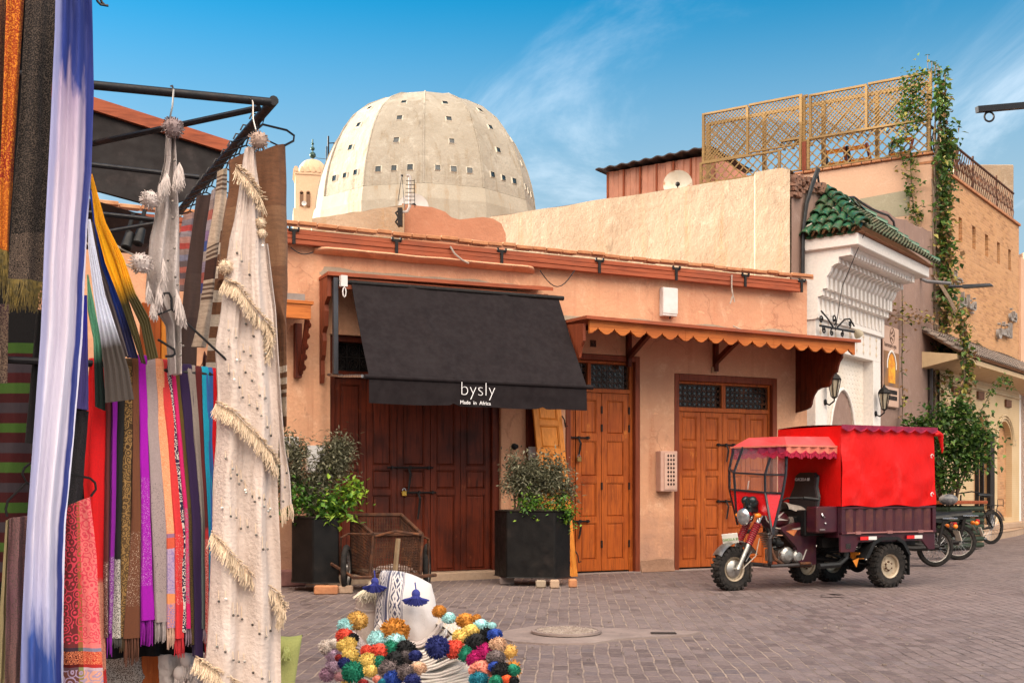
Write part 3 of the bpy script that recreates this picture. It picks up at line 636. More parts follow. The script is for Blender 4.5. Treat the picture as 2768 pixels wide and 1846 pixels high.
for u, v in ((-4.03,-3.97), (-.985,-.99)):
    q = MB(); q.tube([(u,.10,2.55),(v,.5,2.50),(v,1.2,2.44)], .019, 8); q.part('arm', m_steel if u < -2 else m_iron, t, smooth=True)
q = MB(); q.box(-4.06,-4.00,.34,.40,2.53,3.68); q.part('guide_rail', mat('dark_grey_metal', (.06,.06,.068), rough=.4, metal=.5), t, bevel=.004)
q = MB(); q.box(-3.99,-3.91,.40,.47,3.57,3.70); q.tube([(-3.95+.02*math.cos(a),.47,3.50+.06*math.sin(a)) for a in [k*.7854 for k in range(8)]], .008, 6, closed=True); q.part('winder', m_greybox, t)
m_white_ink = mat('white_print', (.82,.80,.80), (.8,.78,.78))
vz = 2.42
lettering('bysly', .235, face_M((-2.79,1.240,vz-.155), (1,.0,0), (0,0,1)), t, m_white_ink, thin=-.0065)
lettering('Made  in  Africa', .062, face_M((-2.79,1.240,vz-.258), (1,0,-.012), (0,0,1)), t, m_white_ink)
# ================================================================== sunlit corner house (cream flank, mauve street wall)
def lump(mb, fn, nu, nv): return mb.grid(fn, nu, nv)
ch = thing('corner_house', 'blank rendered corner house with sunlit cream flank and mauve street wall', 'building', FC, (0,0,0))
b = MB()
def ctop(u): return 6.19 + (.0 if u < -.58 else .045) + .018*mnoise.noise((u*1.3,0,2)) - (.05*max(0, u+.12)/.12 if u > -.12 else 0)
b.grid(lambda s,t: (-5.75+5.75*s, .012*mnoise.noise((s*9,t*4,1)) + (.035 if s > .899 else 0), (ctop(-5.75+5.75*s))*t), 180, 14)
b.grid(lambda s,t: (-5.75+5.75*s, (.035 if s > .899 else 0)-.32*t, ctop(-5.75+5.75*s)+.02*math.sin(math.pi*t)-.03*t), 180, 3)
b.add([(-5.75,-.32,0),(0,-.32,0),(0,-.32,6.15),(-5.75,-.32,6.15)], [(0,1,2,3)])
b.part('flank_wall', m_cream, ch, smooth=True)
def toC(u, d, z):          # from the tiled gate's wall frame into the corner house's frame
    p = FC.M.inverted() @ FB.w(u, d, z); return (p.x, -p.y, p.z)
b = MB()
def mtop(u): return 6.17+.045*u+.05*mnoise.noise((u*1.7,3,2))+.03*mnoise.noise((u*6,3,2))-(.06 if u < .35 else 0)
b.grid(lambda s,t: toC(.03+7.3*s, .01*mnoise.noise((s*7,t*5,3)), mtop(7.3*s)*t), 90, 12)
b.grid(lambda s,t: toC(.03+7.3*s, -.35*t, mtop(7.3*s)+.03*math.sin(3.1*t)), 90, 3)
b.add([toC(.03,-.35,0),toC(7.33,-.35,0),toC(7.33,-.35,6.3),toC(.03,-.35,6.1)], [(0,1,2,3)])
b.part('street_wall', m_mauve, ch, smooth=True)
b = MB()               # crumbling corner at the top, bare rubble
for k in range(150):
    u = rnd.uniform(.0,1.35); z = mtop(u)-rnd.uniform(0,.34)*(1-u/1.9); s = rnd.uniform(.02,.06)
    b.obox(toC(u, rnd.uniform(-.02,.03), z), [s*1.5*rnd.uniform(.5,1),rnd.uniform(-.02,.02),0], [rnd.uniform(-.02,.02),s,0], [0,rnd.uniform(-.01,.01),s*.6])
b.part('rubble_edge', mat('bare_rubble', (.25,.13,.085), (.15,.08,.055), 14, .95, .8, 40), ch)
def cable(name, label, fr, paths, r, m, cat='cable', group=None):
    q = MB()
    for p in paths: q.tube(p, r, 5)
    return q.solo(name, m, fr, paths[0][0], label, cat, group, smooth=True)
def sagl(p, q, sag, n=10):
    p, q = Vector(p), Vector(q); return [tuple(p.lerp(q, i/n) - Vector((0,0,sag*math.sin(math.pi*i/n)))) for i in range(n+1)]
m_cable = mat('cable_black', (.02,.02,.022), rough=.6)
m_cablew = mat('cable_pale', (.42,.36,.30), rough=.7)
cable('cable_bundle', 'thick bundle of black cables climbing the mauve wall left of the tiled gate roof', FB,
      [[(.78+.03*k,.12,6.38),(.62+.025*k,.09,6.1),(.46+.02*k,.06,5.75),(.36+.012*k,.05,5.3),(.33+.02*k,.05,4.6),(.40-.02*k,.05,3.9)] for k in range(4)] + [[(.80,.1,6.40),(.98,.06,6.22),(1.05,.05,6.1)]], .020, m_cable)
cable('wall_cable', 'loose black cables strung along the mauve wall above the tiled roof', FB,
      [sagl((1.1,.05,6.2),(2.6,.06,6.28),.08), sagl((2.6,.06,6.28),(4.3,.08,6.28),.04)+[(4.6,.08,6.22),(4.72,.08,6.0),(4.62,.08,5.88)]], .022, m_cable)
cable('loose_cord', 'pale loose cords lying over the green roof tiles', FB, [sagl((.35,.12,5.35),(1.2,.15,6.0),.1), sagl((.5,.5,5.62),(1.9,.25,6.05),.12), sagl((1.0,.3,5.95),(2.2,.1,6.1),.16)], .012, m_cablew)
cable('fascia_cord', 'short pale cord hanging from the timber fascia above the awning', FA, [[(-2.45,.15,4.24),(-2.40,.17,4.15),(-2.30,.17,4.08),(-2.2,.16,4.045)]], .012, m_cablew)
cable('knotted_cord', 'knotted pale cord hanging from the timber fascia above the canopy', FA, [[(1.95,.15,4.24),(1.94,.16,4.05),(1.97,.15,3.95),(1.92,.15,3.82)],[(1.94,.16,4.02),(2.0,.15,3.85)]], .011, m_cablew)
cable('canopy_cord', 'short cord curling onto the scalloped canopy roof', FA, [[(2.05,.05,3.52),(2.12,.3,3.40),(2.25,.5,3.37),(2.35,.45,3.36)]], .011, m_cablew)
cable('thin_wire', 'thin wire running down the white side of the gate', FB, [[(.60,.98,5.2),(.75,.55,4.4),(1.05,.32,3.75)]], .006, m_cable)
cable('slack_wire', 'slack black wire on the shop wall right of the plaster ledge', FA, [sagl((-1.15,.12,4.05),(-.62,.12,4.10),.22), sagl((-4.5,.1,4.05),(-4.22,.08,4.02),.05)], .007, m_cable)
# ================================================================== white gate with green tiles
GU0, GU1 = .52, 3.55
gt = thing('tiled_gate', 'white plaster gateway with green tiled roof and scalloped corbel cornice', 'gate', FB, (2.0,0,0))
m_carved = None
def carved():
    m, t, b_ = newmat('carved_plaster'); co = objco(t)
    c = mixrgb(t, mapr(t, tnoise(t, co, 1.5, 5), .35, .7), (.74,.66,.57), (.68,.58,.47))
    v = N(t, 'ShaderNodeTexVoronoi'); v.inputs['Scale'].default_value = 9; v.inputs['Randomness'].default_value = .0
    mpp = N(t, 'ShaderNodeMapping'); mpp.inputs['Rotation'].default_value = (0, R(45), 0); LK(t, co, mpp.inputs[0]); LK(t, mpp.outputs[0], v.inputs['Vector'])
    k = mapr(t, v.outputs[0], .12, .30); c = mixrgb(t, mth(t, 'MULTIPLY', mth(t, 'SUBTRACT', 1, k), .35), c, (.45,.33,.22))
    LK(t, c, b_.inputs['Base Color']); b_.inputs['Roughness'].default_value = .9; bumpn(t, b_, k, .6, .02); return m
m_carved = carved()
b = MB()
RZ, RU0, RU1 = 3.44, 1.0, 3.17
b.box(GU0, GU1, 0, .2, RZ, 4.25); b.box(GU0, RU0, 0, .2, 0, RZ); b.box(RU1, GU1, 0, .2, 0, RZ)
gate_wall = b.part('wall', m_white, gt, bevel=.006)
b = MB()
arch = []
for k in range(13):
    t_ = k/12; arch.append((2.157-.56*math.cos(t_*math.pi)*(1-.06*math.sin(t_*math.pi)), 2.02+.83*(1-abs(2*t_-1)**1.7)))
outl = [(RU0,0),(1.59,0)] + arch + [(2.72,0),(RU1,0),(RU1,RZ),(RU0,RZ)]
b.prism(outl, lambda a, bb, tt: (a, tt, bb), -.06, .02); niche = b.part('niche', m_carved, gt)
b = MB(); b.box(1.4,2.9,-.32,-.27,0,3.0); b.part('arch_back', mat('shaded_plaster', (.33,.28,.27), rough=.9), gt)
b = MB(); b.tube([(a, .03, z) for a, z in [(1.57,1.0)]+[((a-2.157)*1.05+2.157, (z-2)*1.04+2.0) for a, z in arch]+[(2.74,1.0)]], .028, 6, flat=.7); b.part('arch_moulding', m_white, gt, smooth=True)
m_relief = mat('carved_relief', (.66,.53,.40), (.60,.47,.34), rough=.9)
for i in range(9):                      # carved upright motifs on the frieze
    u = .72+i*.325; b = MB(); b.box(u-.004,u+.004,.199,.204,3.50,4.155)
    for j in range(5):
        z = 3.50+j*.135; w_ = .034*(1 if i % 2 else 1.5)
        b.add([(u,.2015,z),(u+w_,.2015,z+.05),(u,.2015,z+.115),(u-w_,.2015,z+.05),(u,.216,z+.055)], [(0,1,4),(1,2,4),(2,3,4),(3,0,4)])
    b.part('carved_motif', m_relief, gt)
prof = [(.20,3.88),(.246,3.90),(.246,4.23),(.325,4.25),(.325,4.345),(.39,4.355),(.39,4.54),(.42,4.565),(.455,4.62),(.475,4.69),(.53,4.72),(.59,4.735),(.59,4.83),(.79,4.84),(.79,4.965),(.80,4.97)]
def inset(p): return [(max(.2, d-(.075 if 3.9 < z < 4.96 else 0)), z) for d, z in p]
b = MB()
full = [(0,3.88)] + prof + [(0,4.97)]; ins = [(0,3.88)] + inset(prof) + [(0,4.97)]
P3 = lambda a, bb, tt: (tt, a, bb)
b.prism(full, P3, GU0-.03, GU0+.06); b.prism(full, P3, GU1-.06, GU1+.06)
b.prism(ins, P3, GU0+.06, GU1-.06)
gate_c = b.part('cornice_body', m_white, gt)
b = MB(); nrib = 15
for i in range(nrib):
    u = GU0+.14+(GU1-GU0-.34)*i/(nrib-1); seg = [(0.15,3.98)] + [p for p in prof if p[1] >= 4.0 and p[1] < 4.83]; seg = [(.15,3.99),(.246,3.99)] + [p for p in prof if 4.2 < p[1] < 4.8] + [(.57,4.82),(.15,4.82)]
    b.prism(seg, P3, u, u+.095)
for i in range(22):
    u = GU0+.10+(GU1-GU0-.22)*i/21
    b.box(u, u+.075, .50, .765, 4.846, 4.955)
b.part('corbels', m_white, gt, bevel=.004)
b = MB(); b.box(GU0-.10, 4.0, 0, .93, 4.972, 5.16); b.part('cornice_slab', m_white, gt, bevel=.012)
# roof of half-round glazed tiles
def tile_mat():
    m, t, b_ = newmat('green_glazed_tile'); co = objco(t)
    c = mixrgb(t, mapr(t, tnoise(t, co, 7, 5, .6), .35, .65), (.010,.070,.034), (.035,.115,.05))
    c = mixrgb(t, mapr(t, tnoise(t, co, 19, 5, .7), .55, .68), c, (.30,.21,.12))
    c = mixrgb(t, mapr(t, tnoise(t, co, 3, 4, .7), .50, .68), c, (.085,.08,.04))
    LK(t, c, b_.inputs['Base Color']); b_.inputs['Roughness'].default_value = .38; b_.inputs['Coat Weight'].default_value = .2; b_.inputs['Coat Roughness'].default_value = .12
    bumpn(t, b_, tnoise(t, co, 30, 4), .4, .008); return m
m_tile = tile_mat(); m_tile2 = mat('weathered_green_tile', (.055,.085,.045), (.085,.075,.042), 12, .7, .4, 40, c3=(.17,.115,.065), s3=5)
m_clay = mat('tile_clay', (.42,.20,.10), (.30,.14,.07), 12, .9, .4, 40)
def tile_run(mb, p0, p1, r, n, up, conc=False, seg=7):
    """a column of n overlapping half-round tiles from the eave p0 up to p1"""
    p0, p1 = Vector(p0), Vector(p1); t = (p1-p0); L = t.length; t.normalize(); side = t.cross(Vector(up)).normalized(); nn = side.cross(t)
    for i in range(n):
        a = p0 + t*(L*i/n - .03) + nn*.018*(1); e = p0 + t*(L*(i+1)/n + .02)
        rr0, rr1 = r*rnd.uniform(1.0,1.08), r*.80; vs = []
        for q, rr, off in ((a, rr0, .012), (e, rr1, -.006), (a, rr0-.018, .012)):
            for k in range(seg+1):
                an = math.pi*k/seg; vs.append(q + side*math.cos(an)*rr + nn*(math.sin(an)*rr*(-.55 if conc else 1)+off))
        m_ = seg+1
        mb.add(vs, [(k,k+1,m_+k+1,m_+k) for k in range(seg)] + [(k,k+1,2*m_+k+1,2*m_+k) for k in range(seg)])
EZ, ED = 5.20, 1.0
e0, e1 = GU0-.10, 4.10; rA, rB, rz = 1.37, 3.05, 6.10
b = MB(); b.add([(e0,ED,EZ-.03),(e1,ED,EZ-.03),(rB,0,rz-.06),(rA,0,rz-.06),(e0,0,EZ-.03),(e1,0,EZ-.03)], [(0,1,2,3),(0,3,4),(1,5,2),(0,4,5,1)])
b.part('roof_bed', m_clay, gt)
b = MB()              # left hip
for i in range(6):
    d = ED*(i+.5)/6; f = 1-d/ED; uu = e0+(rA-e0)*f; zz_ = EZ+(rz-EZ)*f
    tile_run(b, (e0-.04,d,EZ), (uu-.02,d,zz_), .085, max(1, round(4*f+.8)), (0,0,1))
    if i < 5: tile_run(b, (e0-.02,d+ED/12,EZ-.035), (e0+(rA-e0)*(f-.05),d+ED/12,EZ+(rz-EZ)*(f-.05)-.02), .06, max(1, round(4*f)), (0,0,1), True)
b.part('hip_tiles', m_tile, gt, smooth=True, recalc=False)
b = MB(); tile_run(b, (e0-.03,ED+.03,EZ+.05), (rA,0.03,rz+.06), .10, 7, (0,0,1)); b.part('hip_ridge', m_tile, gt, smooth=True, recalc=False)
b = MB(); tile_run(b, (e1,ED,EZ+.05), (rB,0.03,rz+.05), .08, 7, (0,0,1)); tile_run(b, (rA,.04,rz+.03), (rB,.04,rz+.03), .085, 6, (0,0,1)); b.part('ridge_tiles', m_tile, gt, smooth=True, recalc=False)
b = MB()
nt_ = 25
for i in range(nt_):
    u = e0+.12+(e1-e0-.2)*i/(nt_-1)
    f = 1.0
    if u < rA: f = (u-e0)/(rA-e0)
    elif u > rB: f = (e1-u)/(e1-rB)
    f = max(.08, min(1, f)); tile_run(b, (u,ED+.05,EZ), (u,ED*(1-f)+.02,EZ+(rz-EZ)*f), .062, max(1, round(8*f)), (0,0,1), seg=5)
b.part('front_tiles', m_tile2, gt, smooth=True, recalc=False)
# wrought scroll bracket with its lamp, poster, lanterns, street lamp, pipe
t = thing('scroll_bracket', 'black wrought iron scroll bracket with a small spot lamp above the canopy end', 'bracket', FB, (1.0,.2,3.75))
def spiral(c, r, turns, a0, sgn=1, n=16): return [(c[0]+sgn*r*(1-.8*i/n)*math.cos(a0+turns*6.283*i/n), c[1], c[2]+r*(1-.8*i/n)*math.sin(a0+turns*6.283*i/n)) for i in range(n+1)]
b = MB(); b.bar((.45,.3,3.76),(1.95,.3,3.82),.03,.03)
b.tube([(.5,.3,4.0),(.75,.3,3.92),(1.0,.3,3.80)], .014, 5); b.tube([(1.2,.3,3.82),(1.5,.3,3.98),(1.75,.3,4.02),(1.95,.3,3.92)], .014, 5)
for c, r, a0, s in (((1.05,.3,3.93),.09,-1.5,1), ((.95,.3,3.70),.06,1.5,1), ((1.4,.3,3.73),.06,1.6,-1), ((.62,.3,3.71),.07,1.6,1), ((.5,.3,3.86),.07,0,1), ((1.75,.3,3.93),.06,-1.6,1)): b.tube(spiral(c, r, 1.3, a0, s), .012, 5)
b.part('scroll', m_iron, t)
b = MB(); b.lathe([(.02,0),(.05,.03),(.085,.13),(.07,.14),(.0001,.12)], 12, (2.0,.3,3.86), (.75,.25,-.6)); b.part('spot_lamp', mat('aged_cream_metal', (.45,.38,.26), rough=.5), t, smooth=True)
t = thing('spa_poster', 'tall poster board with golden arch picture beside the tiled gate', 'poster', FB, (4.55,0,2.68))
b = MB(); b.box(4.12,4.98,.02,.06,2.69,4.22); b.part('board', mat('poster_pink', (.58,.38,.28), (.55,.35,.26)), t, bevel=.02)
b = MB(); b.box(4.13,4.97,.0605,.064,3.08,3.74); b.part('picture', mat('poster_picture', (.16,.095,.07), (.30,.14,.05), 3), t)
b = MB(); b.prism([(4.36,3.15),(4.74,3.15),(4.74,3.52),(4.70,3.62),(4.63,3.68),(4.55,3.71),(4.47,3.68),(4.40,3.62),(4.36,3.52)], lambda a,bb,tt: (a,tt,bb), .0642, .067); b.part('golden_arch', mat('poster_gold', (.80,.42,.03), (.62,.20,.02), 6), t)
b = MB(); b.tube([(4.30,.067,3.42),(4.30,.067,3.54),(4.37,.067,3.67),(4.47,.067,3.74),(4.55,.067,3.76),(4.63,.067,3.74),(4.73,.067,3.67),(4.80,.067,3.54),(4.80,.067,3.42)], .022, 6, flat=.3); b.part('arch_trim', m_white, t)
b = MB(); b.tube([(4.58+.13*math.cos(k*.393), .064, 4.05+.15*math.sin(k*.393)) for k in range(16)], .006, 4, closed=True)
for k in range(5): b.tube(spiral((4.58+.06*math.cos(k*1.256), .064, 4.05+.07*math.sin(k*1.256)), .035, 1.1, k), .005, 4)
b.part('emblem', mat('poster_ink', (.16,.09,.06)), t)
lettering('hammam oya', .125, face_M((4.15,.0625,3.82), (1,0,0), (0,0,1)), t, mat('poster_ink_dark', (.14,.08,.055)))
b = MB()
for k in range(2):
    for j in range(9): b.box(4.2+.075*j, 4.255+.075*j, .0606, .066, 2.94-.11*k, 3.02-.11*k)
b.part('text_rows', m_iron, t)
def lantern(u, d, z, label):
    t = thing('wall_lantern', label, 'lantern', FB, (u,d,z), 'lanterns beside the tiled gate')
    x = u; y = d+.16
    b = MB(); b.lathe([(.05,0),(.05,.02),(.001,.03)], 10, (u,d,z-.05), (0,1,0)); b.tube([(u,d,z-.06),(u,d+.08,z-.10),(x,y,z-.04),(x,y,z)], .014, 6)
    b.lathe([(.02,0),(.05,.02),(.05,.03)], 6, (x,y,z)); b.lathe([(.115,.30),(.12,.32),(.085,.38),(.03,.42),(.012,.47),(.001,.48)], 6, (x,y,z))
    for k in range(6): a = k*math.pi/3; b.bar((x+.05*math.cos(a),y+.05*math.sin(a),z+.03),(x+.105*math.cos(a),y+.105*math.sin(a),z+.31),.012,.012)
    b.part('cage', m_iron, t)
    b = MB(); b.lathe([(.045,.03),(.10,.305)], 6, (x,y,z)); b.part('lantern_glass', mat('lantern_glass_pane', (.35,.30,.22), (.28,.24,.17), rough=.2), t)
lantern(.90,.2,2.62, 'black glass lantern on the gate pillar below the canopy side panel')
lantern(3.27,.2,2.55, 'black glass lantern on the gate pillar beside the spa poster')
t = thing('street_lamp', 'flat grey street lamp on a bent arm sticking out of the mauve wall', 'street lamp', FB, (6.48,0,5.49))
b = MB(); b.tube([(6.48,0,5.5),(6.48,.04,5.40),(6.48,.14,5.345),(6.48,.60,5.255)], .035, 8); b.part('arm', mat('grey_paint', (.16,.16,.17), rough=.5), t, smooth=True)
b = MB(); b.tube([(6.48,.56,5.20),(6.48,.86,5.17)], .028, 8); b.add([(6.40,.84,5.13),(6.56,.84,5.13),(6.57,1.40,5.12),(6.39,1.40,5.12),(6.41,.84,5.20),(6.55,.84,5.20),(6.54,1.36,5.17),(6.42,1.36,5.17)], [(0,1,2,3),(4,7,6,5),(0,4,5,1),(1,5,6,2),(2,6,7,3),(3,7,4,0)]); b.part('lamp_head', mat('lamp_grey', (.02,.024,.03), rough=.5), t)
b = MB(); b.tube([(6.98,.05,0),(6.98,.05,3.85)], .05, 8); b.solo('drain_pipe', mat('pipe_brown', (.05,.035,.033), rough=.6), FB, (6.98,.05,0), 'dark drain pipe at the right end of the mauve wall', 'pipe', smooth=True)
# ================================================================== terrace house with lattice screens
th = thing('terrace_house', 'tall house with cream terrace wall, brown brick front and roof terrace', 'building', FL, (0,0,0))
b = MB(); b.box(-6.2,0,-6.5,0,0,8.19); b.part('terrace_wall', m_salmon, th, bevel=.02)
b = MB(); b.grid(lambda s,t: (-1.52+1.05*s, .004+.004*math.sin(3.1*t), 6.96+.5*t+.05*s*t), 6, 4); b.part('cement_patch', plaster('cement_patch', (.36,.32,.22), (.32,.28,.19), (.42,.37,.27), .4), th)
b = MB(); u = -6.2
while u < -.05: b.box(u, u+.20, -.12, .06, 8.195, 8.245); u += .215
b.part('coping_brick', m_brickcap, th, bevel=.008)
def lat(mb, u0, u1, z0, z1, pitch, wd, d):
    for sg in (1, -1):
        k = -(z1-z0)
        while k < (u1-u0):
            pts = []
            if sg > 0:
                ta, tb = max(0, -k), min(z1-z0, (u1-u0)-k)
                if tb > ta: pts = [(u0+k+ta, z0+ta), (u0+k+tb, z0+tb)]
            else:
                ta, tb = max(0, -k), min(z1-z0, (u1-u0)-k)
                if tb > ta: pts = [(u0+k+ta, z1-ta), (u0+k+tb, z1-tb)]
            if pts: mb.bar((pts[0][0], d+.006*sg, pts[0][1]), (pts[1][0], d+.006*sg, pts[1][1]), .011, wd, up=(0,1,0)) if False else mb.obox(((pts[0][0]+pts[1][0])/2, d+.006*sg, (pts[0][1]+pts[1][1])/2), ((pts[1][0]-pts[0][0])/2, 0, (pts[1][1]-pts[0][1])/2), (0,.005,0), (-.7071*wd/2*(1 if sg > 0 else -1), 0, .7071*wd/2))
            k += pitch*1.4142
def lattice(name, label, u0, u1, z0, z1, d, pitch, wd, posts, group):
    t = thing(name, label, 'trellis', FL, ((u0+u1)/2,d,z0), group)
    b = MB(); lat(b, u0, u1, z0+.03, z1-.03, pitch, wd, d); b.part('lattice', m_lattice, t, recalc=False)
    b = MB(); b.box(u0,u1,d-.03,d+.03,z1-.045,z1); b.part('top_rail', m_lattice, t); b = MB(); b.box(u0,u1,d-.03,d+.03,z0,z0+.03); b.part('bottom_rail', m_lattice, t)
    for p in posts:
        b = MB(); b.box(p-.028,p+.028,d-.035,d+.036,z0,z1-.046); b.part('post', m_lattice, t)
lg, lg2 = 'fine lattice screens on the roof terrace', 'open lattice railings on the roof terrace'
lattice('trellis_screen', 'fine lattice screen panel at the far left of the roof terrace', -5.22, -4.09, 8.82, 9.97, .0, .062, .021, (-5.19,-4.10), lg)
lattice('trellis_screen', 'fine lattice screen panel left of the double post on the terrace', -4.06, -2.81, 8.86, 9.985, .0, .062, .021, (-2.84,), lg)
lattice('trellis_screen', 'fine lattice screen panel right of the double post on the terrace', -2.68, -1.40, 8.94, 9.97, -.10, .062, .021, (-2.66,-1.41), lg)
lattice('trellis_screen', 'fine lattice screen panel at the ivy covered end of the terrace', -1.37, -.03, 8.95, 9.985, -.10, .062, .021, (-.06,), lg)
lattice('trellis_screen', 'short dark lattice return behind the double post', -2.80, -2.70, 8.9, 9.97, -.06, .062, .021, (-2.79,), lg)
lattice('trellis_railing', 'low open lattice railing below the leftmost screen', -5.27, -3.31, 8.30, 8.815, .03, .155, .03, (-5.24,-3.33), lg2)
lattice('trellis_railing', 'short tall open lattice railing left of the double post', -3.30, -2.81, 8.27, 9.02, .03, .155, .03, (-2.84,), lg2)
lattice('trellis_railing', 'long open lattice railing with furniture seen through it', -2.68, -.03, 8.25, 8.97, .03, .155, .03, (-2.66,-.06), lg2)
b = MB(); b.box(-2.80,-2.70,-.04,.05,8.25,8.9); b.solo('terrace_post', m_browntrim, FL, (-2.75,0,8.25), 'thick brown post at the step in the terrace lattice', 'post')
# second screen seen through the first, with timber furniture
t = thing('rear_screen', 'second lattice screen standing at the back of the terrace', 'trellis', FL, (-2.5,-1.2,8.25))
b = MB(); lat(b, -5.3, -.2, 8.95, 9.85, .15, .03, -.55); b.part('lattice', m_lattice, t, recalc=False)
b = MB()
for p in (-5.3,-3.9,-2.5,-1.3,-.2): b.box(p-.04,p+.04,-.6,-.5,8.25,9.9)
b.box(-5.3,-.2,-.59,-.51,9.85,9.92); b.part('frame', m_lattice, t)
def deck_frame(u, label, a):
    t = thing('terrace_chair', label, 'chair', FL, (u,-.9,8.22), 'folded furniture behind the terrace lattice')
    for s in (-.22,.22):
        b = MB(); b.bar((u+s,-.9,8.22),(u+s+a,-1.0,8.95),.06,.05); b.part('leg', m_iron if s < 0 else m_browntrim, t)
    b = MB(); b.bar((u-.22+a*.9,-1,8.88),(u+.22+a*.9,-1,8.88),.04,.09); b.part('back_slat', m_amber, t); b = MB(); b.bar((u-.22+a*.5,-.95,8.58),(u+.22+a*.5,-.95,8.58),.04,.07); b.part('back_slat', m_amber, t)
deck_frame(-2.25, 'dark slatted chair behind the lattice near the double post', -.14)
deck_frame(-1.7, 'dark slatted chair behind the middle of the long lattice railing', -.18)
deck_frame(-1.0, 'dark slatted chair behind the lattice nearest the ivy', .16)
# corrugated shed
def corr():
    m = mat('pink_sheet_metal', (.50,.215,.13), (.43,.18,.11), 2.5, .55, c3=(.36,.15,.09)); return m
t = thing('roof_shed', 'pinkish corrugated sheet metal shed on the roof left of the lattice', 'shed', FL, (-6.7,-.8,7.4))
b = MB(); b.grid(lambda s,v: (-8.18+2.93*s, -.8+.03*max(-.5,min(.5,2*math.sin(s*2*math.pi*9))), 7.4+1.82*v), 180, 1)
b.box(-8.18,-5.25,-3.4,-.86,7.4,9.2); b.part('sheet_wall', corr(), t)
b = MB()
for k in range(7): b.box(-8.18+.46*k,-8.14+.46*k,-.79,-.745,7.4,9.21)
b.part('seams', m_redwood, t)
b = MB()
for o_ in (0, .03): b.grid(lambda s,v: (-8.40+3.15*s, -.55-2.9*v, 9.25+o_+.02*math.sin(s*60)+.05*v+.10*s), 110, 1)
b.grid(lambda s,v: (-8.40+3.15*s, -.55, 9.25+.03*v+.02*math.sin(s*60)+.10*s), 110, 1); b.part('sheet_roof', mat('dark_sheet', (.06,.04,.037), (.04,.03,.027), 8, .7), t)
# satellite dishes
def dish(label, c, r, aim, m, fr=F0, mast=.8):
    t = thing('satellite_dish', label, 'satellite dish', fr, (c[0],c[1],c[2]-mast))
    aim = Vector(aim).normalized(); b = MB()
    b.lathe([(.001,-.02),(r*.5,.03*r*2),(r*.85,.12*r*2),(r,.17*r*2),(r,.16*r*2),(r*.85,.10*r*2),(r*.5,.01),(.001,-.05)], 28, c, aim, cap=False); b.part('bowl', m, t, smooth=True)
    b = MB(); b.tube([tuple(Vector(c)-aim*.03), tuple(Vector(c)-aim*.12+Vector((0,0,-.15))), (c[0]-aim.x*.12,c[1]-aim.y*.12,c[2]-mast)], .03, 8); b.part('mast', m_greybox, t)
    tip = Vector(c)+aim*r*1.0+Vector((0,0,-r*.25)); b = MB(); b.tube([tuple(Vector(c)+Vector((0,0,-r*.9))+aim*.1), tuple(tip)], .012, 6); b.ball(tuple(tip), .05, 5); b.part('receiver', m_iron, t)
m_rdish = mat('rust_streaked_enamel', (.62,.56,.45), (.56,.49,.38), 4, .5, c3=(.36,.14,.04), s3=5)
dish('round satellite dish streaked with rust on the cream flank roof', (3.44,-23.6,7.42), .30, (-.15,.95,.1), m_rdish, mast=1.2)
dish('pale satellite dish on the low roof in front of the dome', (-1.69,-19.5,5.93), .26, (.1,.95,.25), mat('pale_enamel', (.52,.50,.47), (.48,.46,.43)), mast=.7)
# ================================================================== brick front of the terrace house
def brick_mat():
    m, t, b_ = newmat('thin_brown_brick'); co = objco(t)
    mpp = N(t, 'ShaderNodeMapping'); mpp.inputs['Rotation'].default_value = (R(90), 0, 0); LK(t, co, mpp.inputs[0])
    br = N(t, 'ShaderNodeTexBrick'); br.inputs['Scale'].default_value = 1; br.inputs['Brick Width'].default_value = .26; br.inputs['Row Height'].default_value = .062
    br.inputs['Mortar Size'].default_value = .006; br.inputs['Mortar Smooth'].default_value = .3
    br.inputs['Color1'].default_value = (0,0,0,1); br.inputs['Color2'].default_value = (1,1,1,1); LK(t, mpp.outputs[0], br.inputs[0])
    c = ramp(t, br.outputs[0], [(0, (.34,.155,.062)), (.3, (.50,.25,.10)), (.7, (.56,.285,.125)), (1, (.38,.175,.075))])
    c = mixrgb(t, mapr(t, tnoise(t, co, .8, 5, .65), .4, .7, 0, .7), c, (.54,.29,.14)); c = mixrgb(t, mth(t, 'MULTIPLY', br.outputs[1], .55), c, (.62,.42,.24))
    LK(t, c, b_.inputs['Base Color']); b_.inputs['Roughness'].default_value = .9
    bumpn(t, b_, mth(t, 'SUBTRACT', mth(t, 'ADD', br.outputs[0], tnoise(t, co, 20, 4)), mth(t, 'MULTIPLY', br.outputs[1], 1.5)), .8, .015); return m
bh = thing('brick_house', 'brown brick restaurant front with slot windows and white Arabic letters', 'building', FW, (0,0,0))
slots = [(1.90+1.09*k, 2.18+1.09*k, 6.71, 7.24) for k in range(5)]
b = MB()
us = sorted({0, 7.35, *[s[0] for s in slots], *[s[1] for s in slots]}); zs = [0, 6.71, 7.24, 8.0]
for i in range(len(us)-1):
    for j in range(3):
        if j == 1 and any(abs(us[i]-s[0]) < .01 for s in slots): continue
        b.add([(us[i],0,zs[j]),(us[i+1],0,zs[j]),(us[i+1],0,zs[j+1]),(us[i],0,zs[j+1])], [(0,1,2,3)])
for a, c, e, f in slots:
    for q in ([(a,0,e),(a,0,f),(a,-.2,f),(a,-.2,e)], [(c,0,e),(c,0,f),(c,-.2,f),(c,-.2,e)], [(a,0,e),(c,0,e),(c,-.2,e),(a,-.2,e)], [(a,0,f),(c,0,f),(c,-.2,f),(a,-.2,f)]): b.add(q, [(0,1,2,3)])
b.add([(0,0,8.0),(7.35,0,8.0),(7.35,-.4,8.0),(0,-.4,8.0)], [(0,1,2,3)]); b.add([(7.35,0,0),(7.35,-6,0),(7.35,-6,8.0),(7.35,0,8.0)], [(0,1,2,3)])
